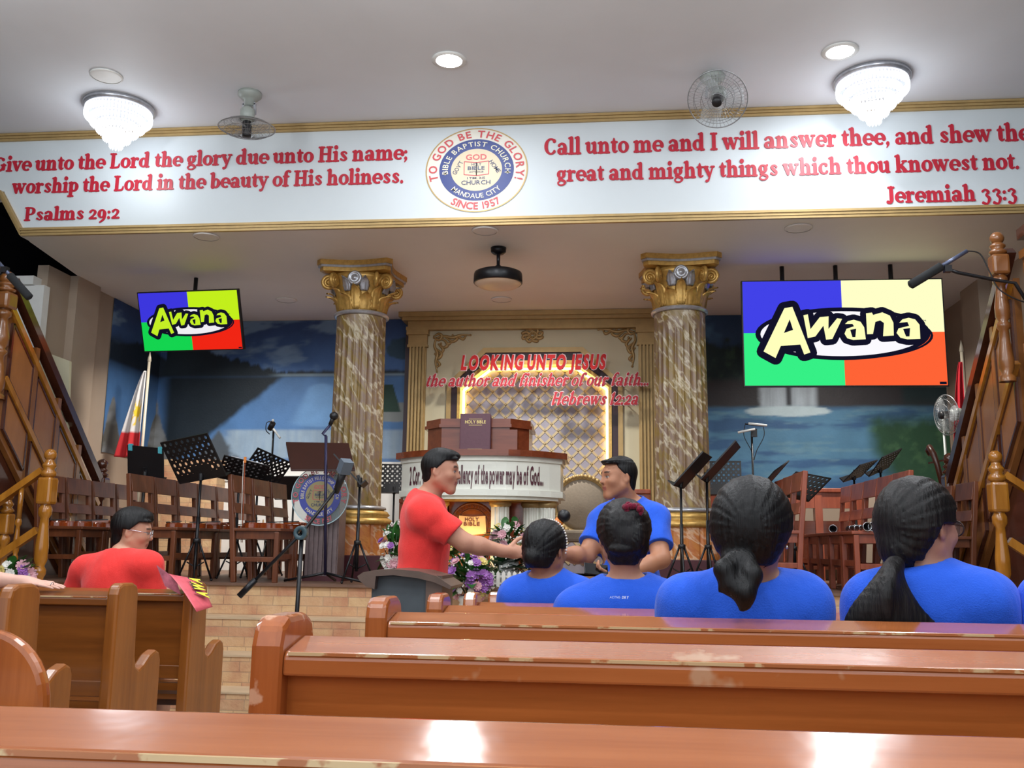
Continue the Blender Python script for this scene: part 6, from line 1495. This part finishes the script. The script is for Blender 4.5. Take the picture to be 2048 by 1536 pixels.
def head_vol(v, H, B, ears=True, female=False):
    W_ = wl(H, B)
    E = lambda c, r, k=.015, op='u': v.ell(W_(*c), np.array(r) * HS, B, k, op); K = lambda a, b, ra, rb, k=.012, op='u': v.cone(W_(*a), W_(*b), ra * HS, rb * HS, k, op)
    E((0, -.014, .034), (.073, .093, .08)); E((0, .028, -.01), (.062, .062, .085), .03); jw = .046 if female else .052
    for s in (-1, 1): K((s * jw, -.005, -.045), (s * .016, .062, -.092), .027, .02, .03); E((s * .038, .055, -.02), (.024, .028, .022), .025)
    K((-.01, .068, -.096), (.01, .068, -.096), .017, .017, .02)
    E((0, .058, -.05), (.034, .034, .036), .02)
    for s in (-1, 1): E((s * .032, .092, .008), (.016, .012, .011), .014, 's')
    K((-.036, .078, .03), (.036, .078, .03), .01, .01, .018)
    K((0, .084, .02), (0, .107, -.02), .007, .0105, .012)
    for s in (-1, 1): K((s * .008, .092, -.024), (s * .013, .09, -.026), .009, .0075, .008)
    E((0, .091, -.05), (.022, .009, .0055), .006); E((0, .089, -.061), (.019, .009, .0065), .006); E((0, .1, -.0555), (.024, .006, .0018), .004, 's')
    for s in (-1, 1): E((s * .031, .075, .006), (.0135, .0135, .0125), .004)
    if ears:
        for s in (-1, 1):
            Be = np.array([nv(B[0] * 1 + B[1] * s * .35), nv(B[1] - B[0] * s * .35 - B[2] * .15), nv(B[2] + B[1] * .15)])
            v.ell(W_(s * .077, -.012, .0), (.009 * HS, .02 * HS, .032 * HS), Be, .008); v.ell(W_(s * .085, -.006, .003), (.006 * HS, .011 * HS, .019 * HS), Be, .005, 's')
def face_colour(H, B, skin, lip, brow=(26, 20, 18)):
    sk, lp, br, wh, ir = lc(skin), lc(lip), lc(brow), lc((176, 168, 162)), lc((30, 18, 14))
    hs = HS
    def fn(V):
        q = (V - H) @ B.T / hs; q[:, 1] /= .94; c = np.tile(sk, (len(V), 1)); x, y, z = q.T; near = (np.abs(x) < .09) & (np.abs(z) < .14) & (np.abs(y) < .14); fr = near & (y > .045)
        blush = near & (y > .02); c[blush] *= .97
        def setc(m, k, a=1): c[m] = c[m] * (1 - a) + k * a
        setc(fr & (np.abs(x) < .024) & (np.abs(z + .0555) < .0105) & (y > .075), lp, .85)
        ax = np.abs(x); setc(fr & (ax > .013) & (ax < .05) & (np.abs(z - (.033 - (ax - .03) ** 2 * 6)) < .0055), br, .85)
        ey = np.sqrt(((ax - .031) / .0135) ** 2 + ((z - .006) / .0062) ** 2); setc(fr & (ey < 1.25) & (ey >= .95) & (z > .006), br, .7); setc(fr & (ey < 1), wh); setc(fr & (np.hypot(ax - .031 - 0, z - .006) < .0062) & (ey < 1), ir)
        nl = near & (y > .07) & (np.hypot(ax - .009, z + .032) < .004); setc(nl, sk * .35)
        return c
    return fn
def hand(v, wr, d, n, side, curl=.5, L=.175, k=.006, thumb=.7):
    """wrist, direction, back-of-hand normal, side vector toward the thumb"""
    d, n = nv(d), nv(n); t = nv(side); wr = np.array(wr, float)
    v.ell(wr + d * .045, (.034, .05, .016), np.array([t, d, n]), .012); v.cone(wr - d * .02, wr + d * .03, .023, .024, .02)
    for i, (off, ln) in enumerate(((.028, .9), (.0095, 1.0), (-.0095, .94), (-.027, .76))):
        p = wr + d * .085 + t * off; dd = nv(d + t * off * 2.2); r = .0088 - .0006 * i; seg = [.042 * ln, .028 * ln, .022 * ln]; a = 0
        for j, l in enumerate(seg):
            a += curl * (.5 if j == 0 else .8); e = p + (dd * math.cos(a) - n * math.sin(a)) * l; v.cone(p, e, r, r - .0009, .003); p = e; r -= .0008
    p = wr + d * .025 + t * .026; td = nv(d * .6 + t * thumb - n * .35 * curl * 2)
    e = p + td * .045; v.cone(p, e, .0125, .0105, .008); v.cone(e, e + nv(td + d * .5 - n * curl * .4) * .032, .0105, .009, .003)
def person(name, label, J, skin, shirt, pants, hair_fn, h=.0055, shirt_hem=None, female=False, hands=None, sleeve=.16, lip=(150, 84, 76), collar=.012, extra=None, short=None, smat=None, fat=1.0):
    """J: joints in the place. H head centre, face direction, N neck base, P pelvis, shoulders, elbows, wrists, hips, knees, ankles, R right vector"""
    t = thing(name, label, 'person', (J['P'][0], J['P'][1], J['floor'])); pts = [np.array(J[k]) for k in J if k in ('H', 'P', 'SL', 'SR', 'EL', 'ER', 'WL', 'WR', 'KL', 'KR', 'AL', 'AR')]
    lo = np.min(pts, 0) - .24; hi = np.max(pts, 0) + .24; lo[2] = J['floor'] - .01; v = Vol(lo, hi, h); B = headframe(J['face'], J.get('hup', (0, 0, 1))); H = np.array(J['H'], float)
    up = nv(np.array(J['N']) - np.array(J['P'])); R = nv(J['R']); fw = np.cross(up, R); R = np.cross(fw, up); TB = np.array([R, fw, up]); N0, P0 = np.array(J['N'], float), np.array(J['P'], float); Ls = np.linalg.norm(N0 - P0)
    q = lambda x, y, z: P0 + R * x + fw * y + up * z * Ls
    def torso(v, g=0.0):
        w = (.92 if female else 1.0) * fat
        v.ell(q(0, .005, .68), (.158 * w + g, .108 * w + g, .17 + g), TB, .05); v.ell(q(0, .01, .38), (.138 * w + g, .104 * w + g, .16 + g), TB, .06); v.ell(q(0, -.01, .08), ((.17 if female else .158) * fat + g, .118 * fat + g, .13 + g), TB, .06)
        for S in ('SL', 'SR'): v.cone(q(0, -.01, .86), J[S], .072 + g, .062 + g, .05); v.cone(N0 - up * .01, (np.array(J[S]) * .75 + N0 * .25) + up * .0, .055 + g, .05 + g, .05)
    def arm_up(v, g=0.0, full=True):
        for S, E, Wt in (('SL', 'EL', 'WL'), ('SR', 'ER', 'WR')):
            s_, e_ = np.array(J[S]), np.array(J[E]); v.cone(s_, e_, (.054 if female else .06) + g, (.04 if female else .044) + (g if not full else 0), .04)
            if full: v.chain([e_, (e_ * .65 + np.array(J[Wt]) * .35), np.array(J[Wt])], [.042, .042, .026], .02)
    torso(v); arm_up(v); head_vol(v, H, B, True, female)
    nb = H - B[2] * .06 - B[1] * .03; v.cone(N0 - up * .04, nb, .060 if not female else .052, .05 if not female else .045, .025)
    for hp, kn, an in (('HL', 'KL', 'AL'), ('HR', 'KR', 'AR')):
        v.chain([J[hp], J[kn]], [.088, .056], .04); v.chain([J[kn], np.array(J[kn]) * .65 + np.array(J[an]) * .35, J[an]], [.055, .056, .036], .02)
        toe = np.array(J[an]) + nv(J.get('toe', fw) * np.array([1, 1, 0])) * .12; v.cone(np.array(J[an]) + np.array([0, 0, -.02]), toe + np.array([0, 0, -.035]), .038, .03, .02)
    for Wt, args in (hands or {}).items(): hand(v, J[Wt], *args)
    if extra: extra(v)
    skm = M.setdefault('skin%s' % (skin,), vcol('skin', .5, .05, 60, .4, .12))
    o = v.mesh('body', skm, face_colour(H, B, skin, lip)); o.parent = t; o.matrix_parent_inverse = t.matrix_basis.inverted()
    def kid(o): o.parent = t; o.matrix_parent_inverse = t.matrix_basis.inverted(); return o
    # shirt
    s = Vol(lo, hi, h + .001); torso(s, .014)
    for S, E in (('SL', 'EL'), ('SR', 'ER')):
        a, e = np.array(J[S], float), np.array(J[E], float); e2 = a + (e - a) * (sleeve / np.linalg.norm(e - a)) if sleeve else e
        s.cone(a, e2, .072, .07, .04)
    g = np.meshgrid(*[s.lo[i] + np.arange(s.n[i]) * s.h for i in range(3)], indexing='ij')
    for S, E in (('SL', 'EL'), ('SR', 'ER')):                       # clean cuff
        a, e = np.array(J[S], float), np.array(J[E], float); dr = nv(e - a); c0 = a + dr * sleeve
        dd = sum((g[i] - c0[i]) * dr[i] for i in range(3)); rad = np.sqrt(sum((g[i] - c0[i]) ** 2 for i in range(3))); side = sum((g[i] - P0[i]) * R[i] for i in range(3)); sg = 1 if (a - P0) @ R > 0 else -1
        far = (rad < .12); s.D = np.where(far & (dd > -.02), np.maximum(s.D, dd), s.D).astype(np.float32)
    fx, fy, fz_ = g; s.D = (s.D + .0032 * np.sin(26 * (fz_ + .55 * fx) + 2.6 * np.sin(11 * fx + 7 * fy + 3 * fz_)) * (.5 + .5 * np.sin(7 * fx - 9 * fz_ + 4 * fy)) + .002 * np.sin(48 * (fx * .7 - fz_ * .6 + fy * .5) + 2 * np.sin(13 * fz_))).astype(np.float32)
    nk = N0 + up * collar + fw * .01; nd = nv(nb - N0); s.cone(nk, nk + nd * .2, .068 if not female else .062, .10, .012, 's')
    hem = q(0, 0, shirt_hem if shirt_hem is not None else -.12); s.cut(hem, -up)
    kid(s.mesh('shirt', shirt))
    # trousers
    tr = Vol(lo, hi, h * 1.5); tr.ell(q(0, -.01, .05), (.18 * fat, .13 * fat, .13), TB, .05)
    for hp, kn, an in (('HL', 'KL', 'AL'), ('HR', 'KR', 'AR')):
        tr.cone(J[hp], J[kn], .102, .074, .04)
        if short is None: tr.cone(J[kn], J[an], .074, .056, .03)
    tr.cut(q(0, 0, .16), up); kid(tr.mesh('trousers', pants))
    if short is None or True:
        sh = Vol(lo, hi, h * 1.5)
        for an in ('AL', 'AR'):
            a = np.array(J[an], float); d = nv(J.get('toe', fw) * np.array([1, 1, 0])); sh.cone(a + d * -.03 + np.array([0, 0, -.03]), a + d * .12 + np.array([0, 0, -.045]), .047, .04, .02)
        g = None; sh.cut((0, 0, J['floor'] + .002), (0, 0, -1)); kid(sh.mesh('shoes', smat or 'black'))
    if hair_fn: 
        for o in hair_fn(H, B, lo, hi): kid(o)
    return t, B, H, (N0, up, R, fw), kid
def hair_cap(v, H, B, g=.012, front=.06, low=-.05, side=.02, k=.015, size=(.079, .101, .088), taper=None):
    """scalp hair: skull ellipsoid trimmed by the hairline"""
    W_ = wl(H, B)
    v.ell(W_(0, -.018, .036), (size[0] * HS + g, size[1] * HS * .94 + g, size[2] * HS + g), B, .01)
def trim_hair(v, H, B, f, groove=0, tz=0.):
    g = np.meshgrid(*[v.lo[i] + np.arange(v.n[i]) * v.h for i in range(3)], indexing='ij'); p = [g[i] - H[i] for i in range(3)]
    x, y, z = [(p[0] * B[j][0] + p[1] * B[j][1] + p[2] * B[j][2]) / HS for j in range(3)]
    if groove:
        ph = np.arctan2(x, z - tz) + .25 * np.sin(9 * y); w = np.clip(np.hypot(x, z - tz) / .05, 0, 1); v.D = (v.D + groove * w * (np.sin(38 * ph + 1) + .8 * np.sin(67 * ph + 2.3 + 3 * np.sin(20 * y)) + np.sin(21 * ph)) / 2.8).astype(np.float32)
    v.D = np.maximum(v.D, f(x, y, z).astype(np.float32)); return v
M['hair'] = hairmat('black_hair', (14, 13, 14), (.15, .1, 0), (70, 70, 4)); M['hairb'] = hairmat('dark_brown_hair', (19, 16, 16), (.2, .5, 0), (70, 70, 8))
M['red_shirt'] = fabric('red_shirt', (238, 62, 58)); M['blue_shirt'] = fabric('blue_shirt', (40, 92, 212))
M['dark_pants'] = fabric('dark_trousers', (40, 42, 52)); M['grey_pants'] = fabric('grey_trousers', (86, 92, 98))
def short_hair(style, low=-.055, g=.007, fringe=.062, tuft=1.0):
    def fn(H, B, lo, hi):
        v = Vol(H - .17, H + .17, .0038); hair_cap(v, H, B, g)
        W_ = wl(H, B)
        v.ell(W_(0, .015, .094), (.062, .075, .03 * tuft), B, .02); v.ell(W_(0, .048, .09), (.048, .024, .018 * tuft), B, .02)
        v.ell(W_(0, -.062, -.03 + (low + .055) * .6), np.array((.056, .042, .055 - (low + .055) * .4)) * HS, B, .02)
        rng = random.Random(style)
        for i in range(34):
            a = rng.uniform(-1, 1); yy = rng.uniform(-.07, .075); c = W_(a * .055, yy, .112 - abs(a) * .03 - abs(yy) * .22); v.ell(c, (.009, .026, .009 * tuft), headframe(B[1] + B[0] * rng.uniform(-.6, .6) + B[2] * rng.uniform(-.2, .3), B[2]), .006)
        def f(x, y, z):
            line = np.where(y > .03, fringe + (y - .03) * .12, np.where(y > -.02, .0 + (y + .02) * 1.2, low - (-.02 - y) * .25)); line = np.where((y < .03) & (y > -.045) & (np.abs(x) > .05), np.maximum(line, .012), line)
            return line - z
        trim_hair(v, H, B, f); return [v.mesh('hair', 'hair')]
    return fn
def glasses(kid, H, B, m, rim=.0022, templ=True, size=1.0):
    W_ = wl(H, B)
    b = MB()
    for s in (-1, 1):
        P = [W_(s * .033 + .024 * size * math.cos(a) * (1.0), .103 - .012 * abs(math.cos(a)) * 0, .004 + .02 * size * math.sin(a)) for a in [2 * PI * k / 24 for k in range(25)]]; b.tube(P, rim, 6, False)
        b.tube([W_(s * .057, .1, .01), W_(s * .074, .05, .012), W_(s * .08, -.005, .012), W_(s * .082, -.03, -.006)], rim, 6)
    b.tube([W_(-.01, .106, .008), W_(0, .11, .011), W_(.01, .106, .008)], rim, 6)
    o = b.build('glasses_frame', m); kid(o)
    b = MB()
    for s in (-1, 1): b.add([W_(s * .033 + .023 * size * math.cos(2 * PI * k / 20), .103, .004 + .019 * size * math.sin(2 * PI * k / 20)) for k in range(20)], [tuple(range(20))])
    kid(b.build('lenses', M.setdefault('lens', mat('lens', (220, 228, 232), .05, 0, 0, alpha=.15))))
HS = .9
A_ = lambda x, y, Y: at(x, y, Y)
# ---- standing man in red
Y = 4.65; fl = fz(4.65)
P = A_(842, 1192, 4.68)
J = dict(H=A_(883, 944, Y), face=(1, -.04, -.08), N=A_(850, 1000, 4.67), P=P, R=(.1, -1, 0), SR=A_(850, 1028, 4.51), SL=A_(850, 1024, 4.83), ER=A_(930, 1086, 4.52), WR=A_(1012, 1103, 4.58), EL=A_(836, 1110, 4.93), WL=A_(846, 1190, 4.94),
         HR=P + [0, -.09, -.03], HL=P + [0, .09, -.03], KR=P + [.03, -.1, -.43], KL=P + [-.02, .1, -.43], AR=np.array([P[0] - .02, P[1] - .11, fl + .08]), AL=np.array([P[0] - .06, P[1] + .11, fl + .08]), toe=(1, 0, 0), floor=fl)
dr = A_(1045, 1104, 4.62) - J['WR']
person('person', 'man in a red t-shirt standing in profile, reaching out to shake hands', J, (190, 136, 110), 'red_shirt', 'dark_pants', short_hair(3), .0045, -.2,
       hands={'WR': (dr, (0, -1, .15), (0, .1, 1), .35), 'WL': (np.array([0.02, 0, -1.]), (0, 1, 0), (1, 0, 0), .4)}, sleeve=.17, collar=.008)
# ---- standing man in blue
P = A_(1258, 1192, 4.9)
J = dict(H=A_(1236, 957, 4.82), face=(-.9, -.42, -.03), N=A_(1262, 1012, 4.9), P=P, R=nv((-.8, .6, 0)), SR=A_(1208, 1042, 5.0), SL=A_(1308, 1038, 4.8), ER=A_(1172, 1112, 4.86), WR=A_(1112, 1106, 4.7), EL=A_(1322, 1118, 4.66), WL=A_(1242, 1154, 4.5),
         HR=P + [-.07, .06, -.03], HL=P + [.07, -.06, -.03], KR=P + [-.1, .04, -.43], KL=P + [.06, -.1, -.43], AR=np.array([P[0] - .1, P[1] + .07, fl + .08]), AL=np.array([P[0] + .08, P[1] - .08, fl + .08]), toe=(-.8, -.6, 0), floor=fl)
d1 = A_(1066, 1104, 4.64) - J['WR']; d2 = A_(1196, 1150, 4.42) - J['WL']
person('person', 'man in a blue t-shirt facing left, holding a dark phone at his waist', J, (176, 122, 92), 'blue_shirt', 'grey_pants', short_hair(8, -.06, .004, .074, .35), .0045, -.2,
       hands={'WR': (d1, (.1, 1, .1), (0, .1, 1), .4), 'WL': (d2, (-.1, -.5, -.8), (0, -.7, .5), .7)}, sleeve=.17, collar=.008)
c = A_(1192, 1139, 4.42); t = thing('phone', 'dark phone in the hand of the standing man in blue', 'phone', c); t.rotation_euler = (.9, .1, .2)
b = MB(); b.box(-.055, .055, -.03, .03, -.005, .005); b.build('case', 'black', t, .003); b = MB(); b.box(-.052, .052, -.027, .027, .005, .0056); b.build('glass', mat('phone_glass', (14, 15, 18), .08, var=0), t)

def seated(label, H, face, N_, SL, SR, Y, skin, hair, lean=0, shirt='blue_shirt', fat=1.0, h=.006, R=(1, 0, 0), female=True, hup=(0, 0, 1), sleeve=.17, J2=None, **kw):
    f = fz(Y); sz = f + .45; P = np.array([N_[0], N_[1] + .02 + lean, sz + .13]); Rv = nv(R); F_ = np.cross((0, 0, 1), Rv)
    J = dict(H=H, face=face, hup=hup, N=N_, P=P, R=R, SL=SL, SR=SR, floor=f, toe=F_)
    for s, k in ((1, 'R'), (-1, 'L')):
        hp = P + Rv * .09 * s - np.array([0, 0, .02]); J['H' + k] = hp; J['K' + k] = hp + F_ * .31 + Rv * .03 * s + np.array([0, 0, .0]); J['A' + k] = np.array([*(J['K' + k] - F_ * .03)[:2], f + .08])
        S_ = np.array(J['S' + k]); J['E' + k] = S_ + Rv * s * .05 + F_ * .06 + np.array([0, 0, -.27]); J['W' + k] = np.array([*(P + Rv * s * .09 + F_ * .27)[:2], sz + .2])
    if J2: J.update(J2(J))
    hd = kw.pop('hands', None) or {('W' + k): (F_ * .8 + Rv * (-s) * .4 + np.array([0, 0, -.3]), (0, 0, 1), Rv * -s, .5) for s, k in ((1, 'R'), (-1, 'L'))}
    return person('person', label, J, skin, shirt, 'dark_pants', hair, h, hands=hd, female=female, sleeve=sleeve, fat=fat, **kw)
# ---- seated man in red with glasses
HS = 1.0
Y = 4.9
def legs(J): return {'ER': A_(306, 1190, 4.93), 'WR': A_(306, 1190, 4.93) + [.03, .22, .02], 'EL': A_(140, 1205, 5.05), 'WL': A_(150, 1215, 5.05) + [.05, .2, 0]}
_, B, H, _, kid = seated('man in a red t-shirt and clear glasses sitting in the front left pew', A_(266, 1064, 5.0), (.93, .34, -.16), A_(238, 1118, 4.93), A_(172, 1140, 5.0), A_(296, 1132, 4.89), Y, (196, 146, 120),
    None, shirt='red_shirt', h=.0055, R=(1, -.12, 0), female=False, fat=1.16, J2=legs, short=True, collar=.004, hup=(.1, 0, 1))
for o in short_hair(5, -.085, .013, .06, 1.25)(H, B, None, None): kid(o)
glasses(kid, H, B, 'chrome')
HS = .92
# ---- person at the far left, mostly outside the frame, arm along the pew
Y = 4.16
def armr(J): return {'ER': A_(-90, 1152, 4.0), 'WR': A_(50, 1165, 3.955)}
N_ = np.array([-3.24, 4.19, 1.1]); hd = {'WR': (A_(140, 1174, 3.945) - A_(50, 1165, 3.955), (0, -.15, 1), (0, 1, .1), .1), 'WL': ((0, .8, -.3), (0, 0, 1), (1, 0, 0), .5)}
_, B, H, _, kid = seated('person at the left frame edge resting a bare arm along a pew back', N_ + [0, .03, .2], (.1, 1, -.1), N_, N_ + [-.17, .02, -.06], N_ + [.17, -.04, -.05], Y, (214, 168, 150), None, h=.0045, shirt='red_shirt', J2=armr, hands=hd, female=False)
for o in short_hair(9)(H, B, None, None): kid(o)
c = A_(104, 1170, 3.945); b = MB(); b.T = Matrix.Translation(c) @ Matrix.Rotation(.12, 4, 'Y'); b.torus((0, 0, 0), .0105, .002, 20, 6, 'x'); kid(b.build('ring', 'chrome'))

HS = .96
# ---- women with tied hair
def scalp(H, B, g, bumps, low=-.075, temple=.01):
    v = Vol(H - .3, H + .3, .005); hair_cap(v, H, B, g)
    W_ = wl(H, B)
    v.ell(W_(0, -.058, -.05 + (low + .075) * .5), np.array((.058, .046, .05)) * HS, B, .03)
    for cn, r, k in bumps: v.ell(W_(*cn), r, B, k)
    def f(x, y, z):
        line = np.where(y > .035, .07 - np.abs(x) * .25, np.where(y > -.03, temple, np.where(y > -.06, temple + (y + .03) * 2.6, low)))
        d = line - z; r = np.sqrt(x * x + y * y + z * z); return np.where((y > -.065) | (r < .13), d, -1.0)
    return trim_hair(v, H, B, f, .0026, bumps[0][0][2]), W_
def tail(v, pts, rs, k=.02): return v.chain(pts, rs, k)
# woman with pearl headband
Y = 3.98; H = A_(1093, 1102, 4.0); F_ = (.5, .87, -.04)
_, B, H, _, kid = seated('woman in blue with a low bun and a pearl headband, farthest of the blue shirts', H, F_, A_(1094, 1163, 4.02), A_(1033, 1196, 4.03), A_(1160, 1194, 3.99), Y, (160, 112, 88), None, R=(1, -.15, 0))
v, W_ = scalp(H, B, .013, [((-.0, -.115, -.03), (.034, .03, .034), .012), ((0, -.05, -.02), (.07, .07, .07), .03)]); kid(v.mesh('hair', 'hair'))
b = MB()
for k in range(34): a = -.35 + (PI + .7) * k / 33; b.ball(W_(.093 * math.cos(a), .018 + .0 * a, .03 + .106 * math.sin(a)), .0042, 8, 6)
kid(b.build('pearl_headband', mat('pearl', (232, 226, 216), .2, .1, 0)))
# woman with scrunchie
Y = 3.2; H = A_(1248, 1078, 3.26)
_, B, H, TT, kid = seated('woman in blue with a high twisted bun and a dark red hair tie', H, (.0, 1, -.1), A_(1252, 1178, 3.26), A_(1156, 1222, 3.26), A_(1354, 1216, 3.26), Y, (178, 128, 104), None)
v, W_ = scalp(H, B, .017, [((0, -.075, .02), (.07, .05, .078), .03), ((.0, -.1, -.005), (.062, .04, .055), .03), ((.025, -.105, .07), (.042, .032, .028), .014), ((-.034, -.118, .03), (.034, .03, .055), .006), ((.036, -.122, -.0), (.03, .026, .055), .006), ((0, -.125, .045), (.05, .022, .022), .006), ((-.01, -.12, -.045), (.045, .022, .02), .006), ((.06, -.07, -.02), (.024, .03, .05), .008)], -.096, .012); kid(v.mesh('hair', 'hairb'))
b = MB(); b.T = Matrix.Translation(W_(.03, -.125, .088)) @ Matrix.Rotation(.5, 4, 'X') @ Matrix.Rotation(.25, 4, 'Y')
for k in range(16): a = 2 * PI * k / 16; b.ball((.026 * math.cos(a), .006 * math.sin(k * 2.4), .012 * math.sin(a)), .0115, 8, 6)
kid(b.build('hair_tie', fabric('scrunchie', (112, 18, 44), 40)))
b = MB()
for s in (-1, 1): b.ball(W_(s * .082, -.02, .012), (.006, .008, .005), 8, 6)
kid(b.build('glasses_temple', 'white'))
b = MB(); c = W_(.084, -.01, -.036); b.torus(c, .007, .0013, 14, 5, 'x'); kid(b.build('earring', 'goldtrim'))
tx = A_(1240, 1197, 3.12); b = MB(); write(b, 'ACTIVE-', 'B', (tx[0] - .033, tx[1] - .0, tx[2]), X_, (0, .25, .97), NY, .036, .0075, 0, .15, depth=.001); write(b, 'DRY', 'B', (tx[0] + .006, tx[1], tx[2]), X_, (0, .25, .97), NY, .022, .0078, .04, .15, depth=.001)
TXT2 = (b, kid, 'shirt_print')
# woman with looped ponytail
Y = 2.47; H = A_(1505, 1066, 2.47)
_, B, H, _, kid = seated('woman in blue with a looped low ponytail, in front of the dark pew', H, (.22, .97, -.03), A_(1498, 1176, 2.5), A_(1376, 1213, 2.51), A_(1600, 1213, 2.49), Y, (150, 108, 88), None)
v, W_ = scalp(H, B, .025, [((-.01, -.06, -.0), (.085, .07, .085), .03), ((-.03, -.105, -.075), (.042, .03, .034), .014)], -.085, -.015)
tail(v, [A_(1470, 1122, 2.33), A_(1448, 1140, 2.3), A_(1462, 1168, 2.3), A_(1486, 1185, 2.29), A_(1484, 1218, 2.29)], [.026, .022, .025, .024, .008], .014); tail(v, [A_(1490, 1120, 2.33), A_(1504, 1150, 2.3), A_(1492, 1195, 2.29), A_(1496, 1215, 2.29)], [.026, .023, .018, .005], .012)
tail(v, [A_(1455, 1165, 2.3), A_(1438, 1182, 2.3)], [.012, .004], .01); kid(v.mesh('hair', 'hair'))
b = MB(); b.ball(W_(.085, -.002, -.036), .0045, 8, 6); kid(b.build('earring', 'chrome'))
tx = A_(1500, 1190, 2.285); b = MB(); write(b, 'DRY', 'B', (tx[0], tx[1], tx[2]), X_, (0, .25, .97), NY, .016, .006, .02, .15, depth=.001); TXT3 = (b, kid, 'shirt_print')
# woman with glasses and long ponytail
Y = 2.5; H = A_(1842, 1058, 2.58)
_, B, H, _, kid = seated('woman in blue with glasses and a long loose ponytail, turned to the right', H, (.84, .54, -.02), A_(1850, 1160, 2.57), A_(1750, 1212, 2.59), A_(1970, 1206, 2.53), Y, (172, 124, 104), None, R=(1, -.12, 0), fat=1.03)
v, W_ = scalp(H, B, .018, [((0, -.05, .0), (.085, .08, .085), .03), ((.0, -.09, -.06), (.05, .045, .045), .03)], -.085, .012)
rngp = random.Random(4)
for k in range(17):
    s = k / 16; c_ = 1 - abs(2 * s - 1); yb = 2.42 - .035 * c_
    pts = catmull([A_(1786 + 8 * s, 1128, 2.46), A_(1768 + 26 * s, 1150, 2.44 - .03 * c_), A_(1738 + 72 * s, 1185, yb), A_(1708 + 128 * s, 1222, yb), A_(1694 + 172 * s + rngp.uniform(-6, 6), 1262, yb + .01), A_(1692 + 180 * s, 1290 + rngp.uniform(0, 30), yb + .02)], 3)
    n_ = len(pts); tail(v, pts, [.016 * (1 - .55 * i_ / n_) for i_ in range(n_)], .006)
kid(v.mesh('hair', 'hairb')); glasses(kid, H, B, mat('glasses_dark', (46, 34, 34), .3, var=0), .0018)
# neighbour at the right edge
N_ = A_(2200, 1165, 2.54); H = A_(2205, 1060, 2.56)
_, B, H, _, kid = seated('person in blue at the right frame edge, only a sleeve showing', H, (0, 1, 0), N_, A_(2108, 1217, 2.5), A_(2290, 1214, 2.52), 2.5, (172, 124, 104), None, h=.007)
v, W_ = scalp(H, B, .018, [((0, -.05, 0), (.08, .07, .08), .03)]); kid(v.mesh('hair', 'hair'))
M['print'] = mat('shirt_print', (196, 206, 232), .7, var=0)
for b, k, n in (TXT2, TXT3): k(b.build(n, 'print'))

# ================================================================== sub-parts: pieces of a part go one level deeper
NEST = {'abacus_trim': 'abacus', 'acanthus_leaf': 'bell', 'silver_leaf': 'bell', 'medallion': 'bell', 'volute': 'bell', 'worn_edge': 'top_rail', 'lenses': 'glasses_frame', 'pegs': 'neck', 'gilt_title': 'cover', 'clip': 'desk',
        'collar': 'pole', 'post_collar': 'fluted_post', 'post_foot': 'fluted_post', 'panel_moulding': 'raised_panel', 'lower_moulding': 'lower_panel', 'front_lettering': 'fascia', 'fascia_moulding': 'fascia', 'gilt_edge': 'fascia',
        'desk_cornice': 'upper_desk', 'desk_panel': 'upper_desk', 'carved_book': 'carved_disc', 'carved_lettering': 'carved_disc', 'lattice': 'tufted_panel', 'led_strip': 'inner_moulding', 'carved_rim': 'back_cushion', 'bridge': 'body',
        'chin_rest': 'body', 'keys': 'body', 'bell': 'body', 'trademark': 'screen_yellow', 'corner_badge': 'screen_red', 'ring': 'body', 'earring': 'body', 'hair_tie': 'hair', 'pearl_headband': 'hair', 'shirt_print': 'shirt', 'glass': 'case',
        'orange_tip': 'stick', 'lettering': 'front_page', 'lettering_outline': 'front_page', 'blade': 'hub', 'bulb': 'housing', 'lens': 'rim'}
base_ = lambda o: o.name.split('.')[0]
def wm(o):
    m = o.matrix_basis.copy(); q = o
    while q.parent is not None: m = q.parent.matrix_basis @ q.matrix_parent_inverse @ m if False else q.matrix_parent_inverse @ m; q = q.parent; m = q.matrix_basis @ m
    return m
allk = {}
for o in bpy.data.objects:
    if o.parent is not None and o.parent.parent is None: allk.setdefault(o.parent.name, []).append(o)
for r, ks in allk.items():
    for o in ks:
        tgt = NEST.get(base_(o))
        c = [k for k in ks if base_(k) == tgt and k is not o]
        if not c: continue
        ce = lambda q: sum((wm(q) @ Vector(v) for v in q.bound_box), Vector()) / 8
        p_ = min(c, key=lambda q: (ce(q) - ce(o)).length)
        W1 = wm(o); W2 = wm(p_); o.parent = p_; o.matrix_parent_inverse = W2.inverted() @ W1 @ o.matrix_basis.inverted()
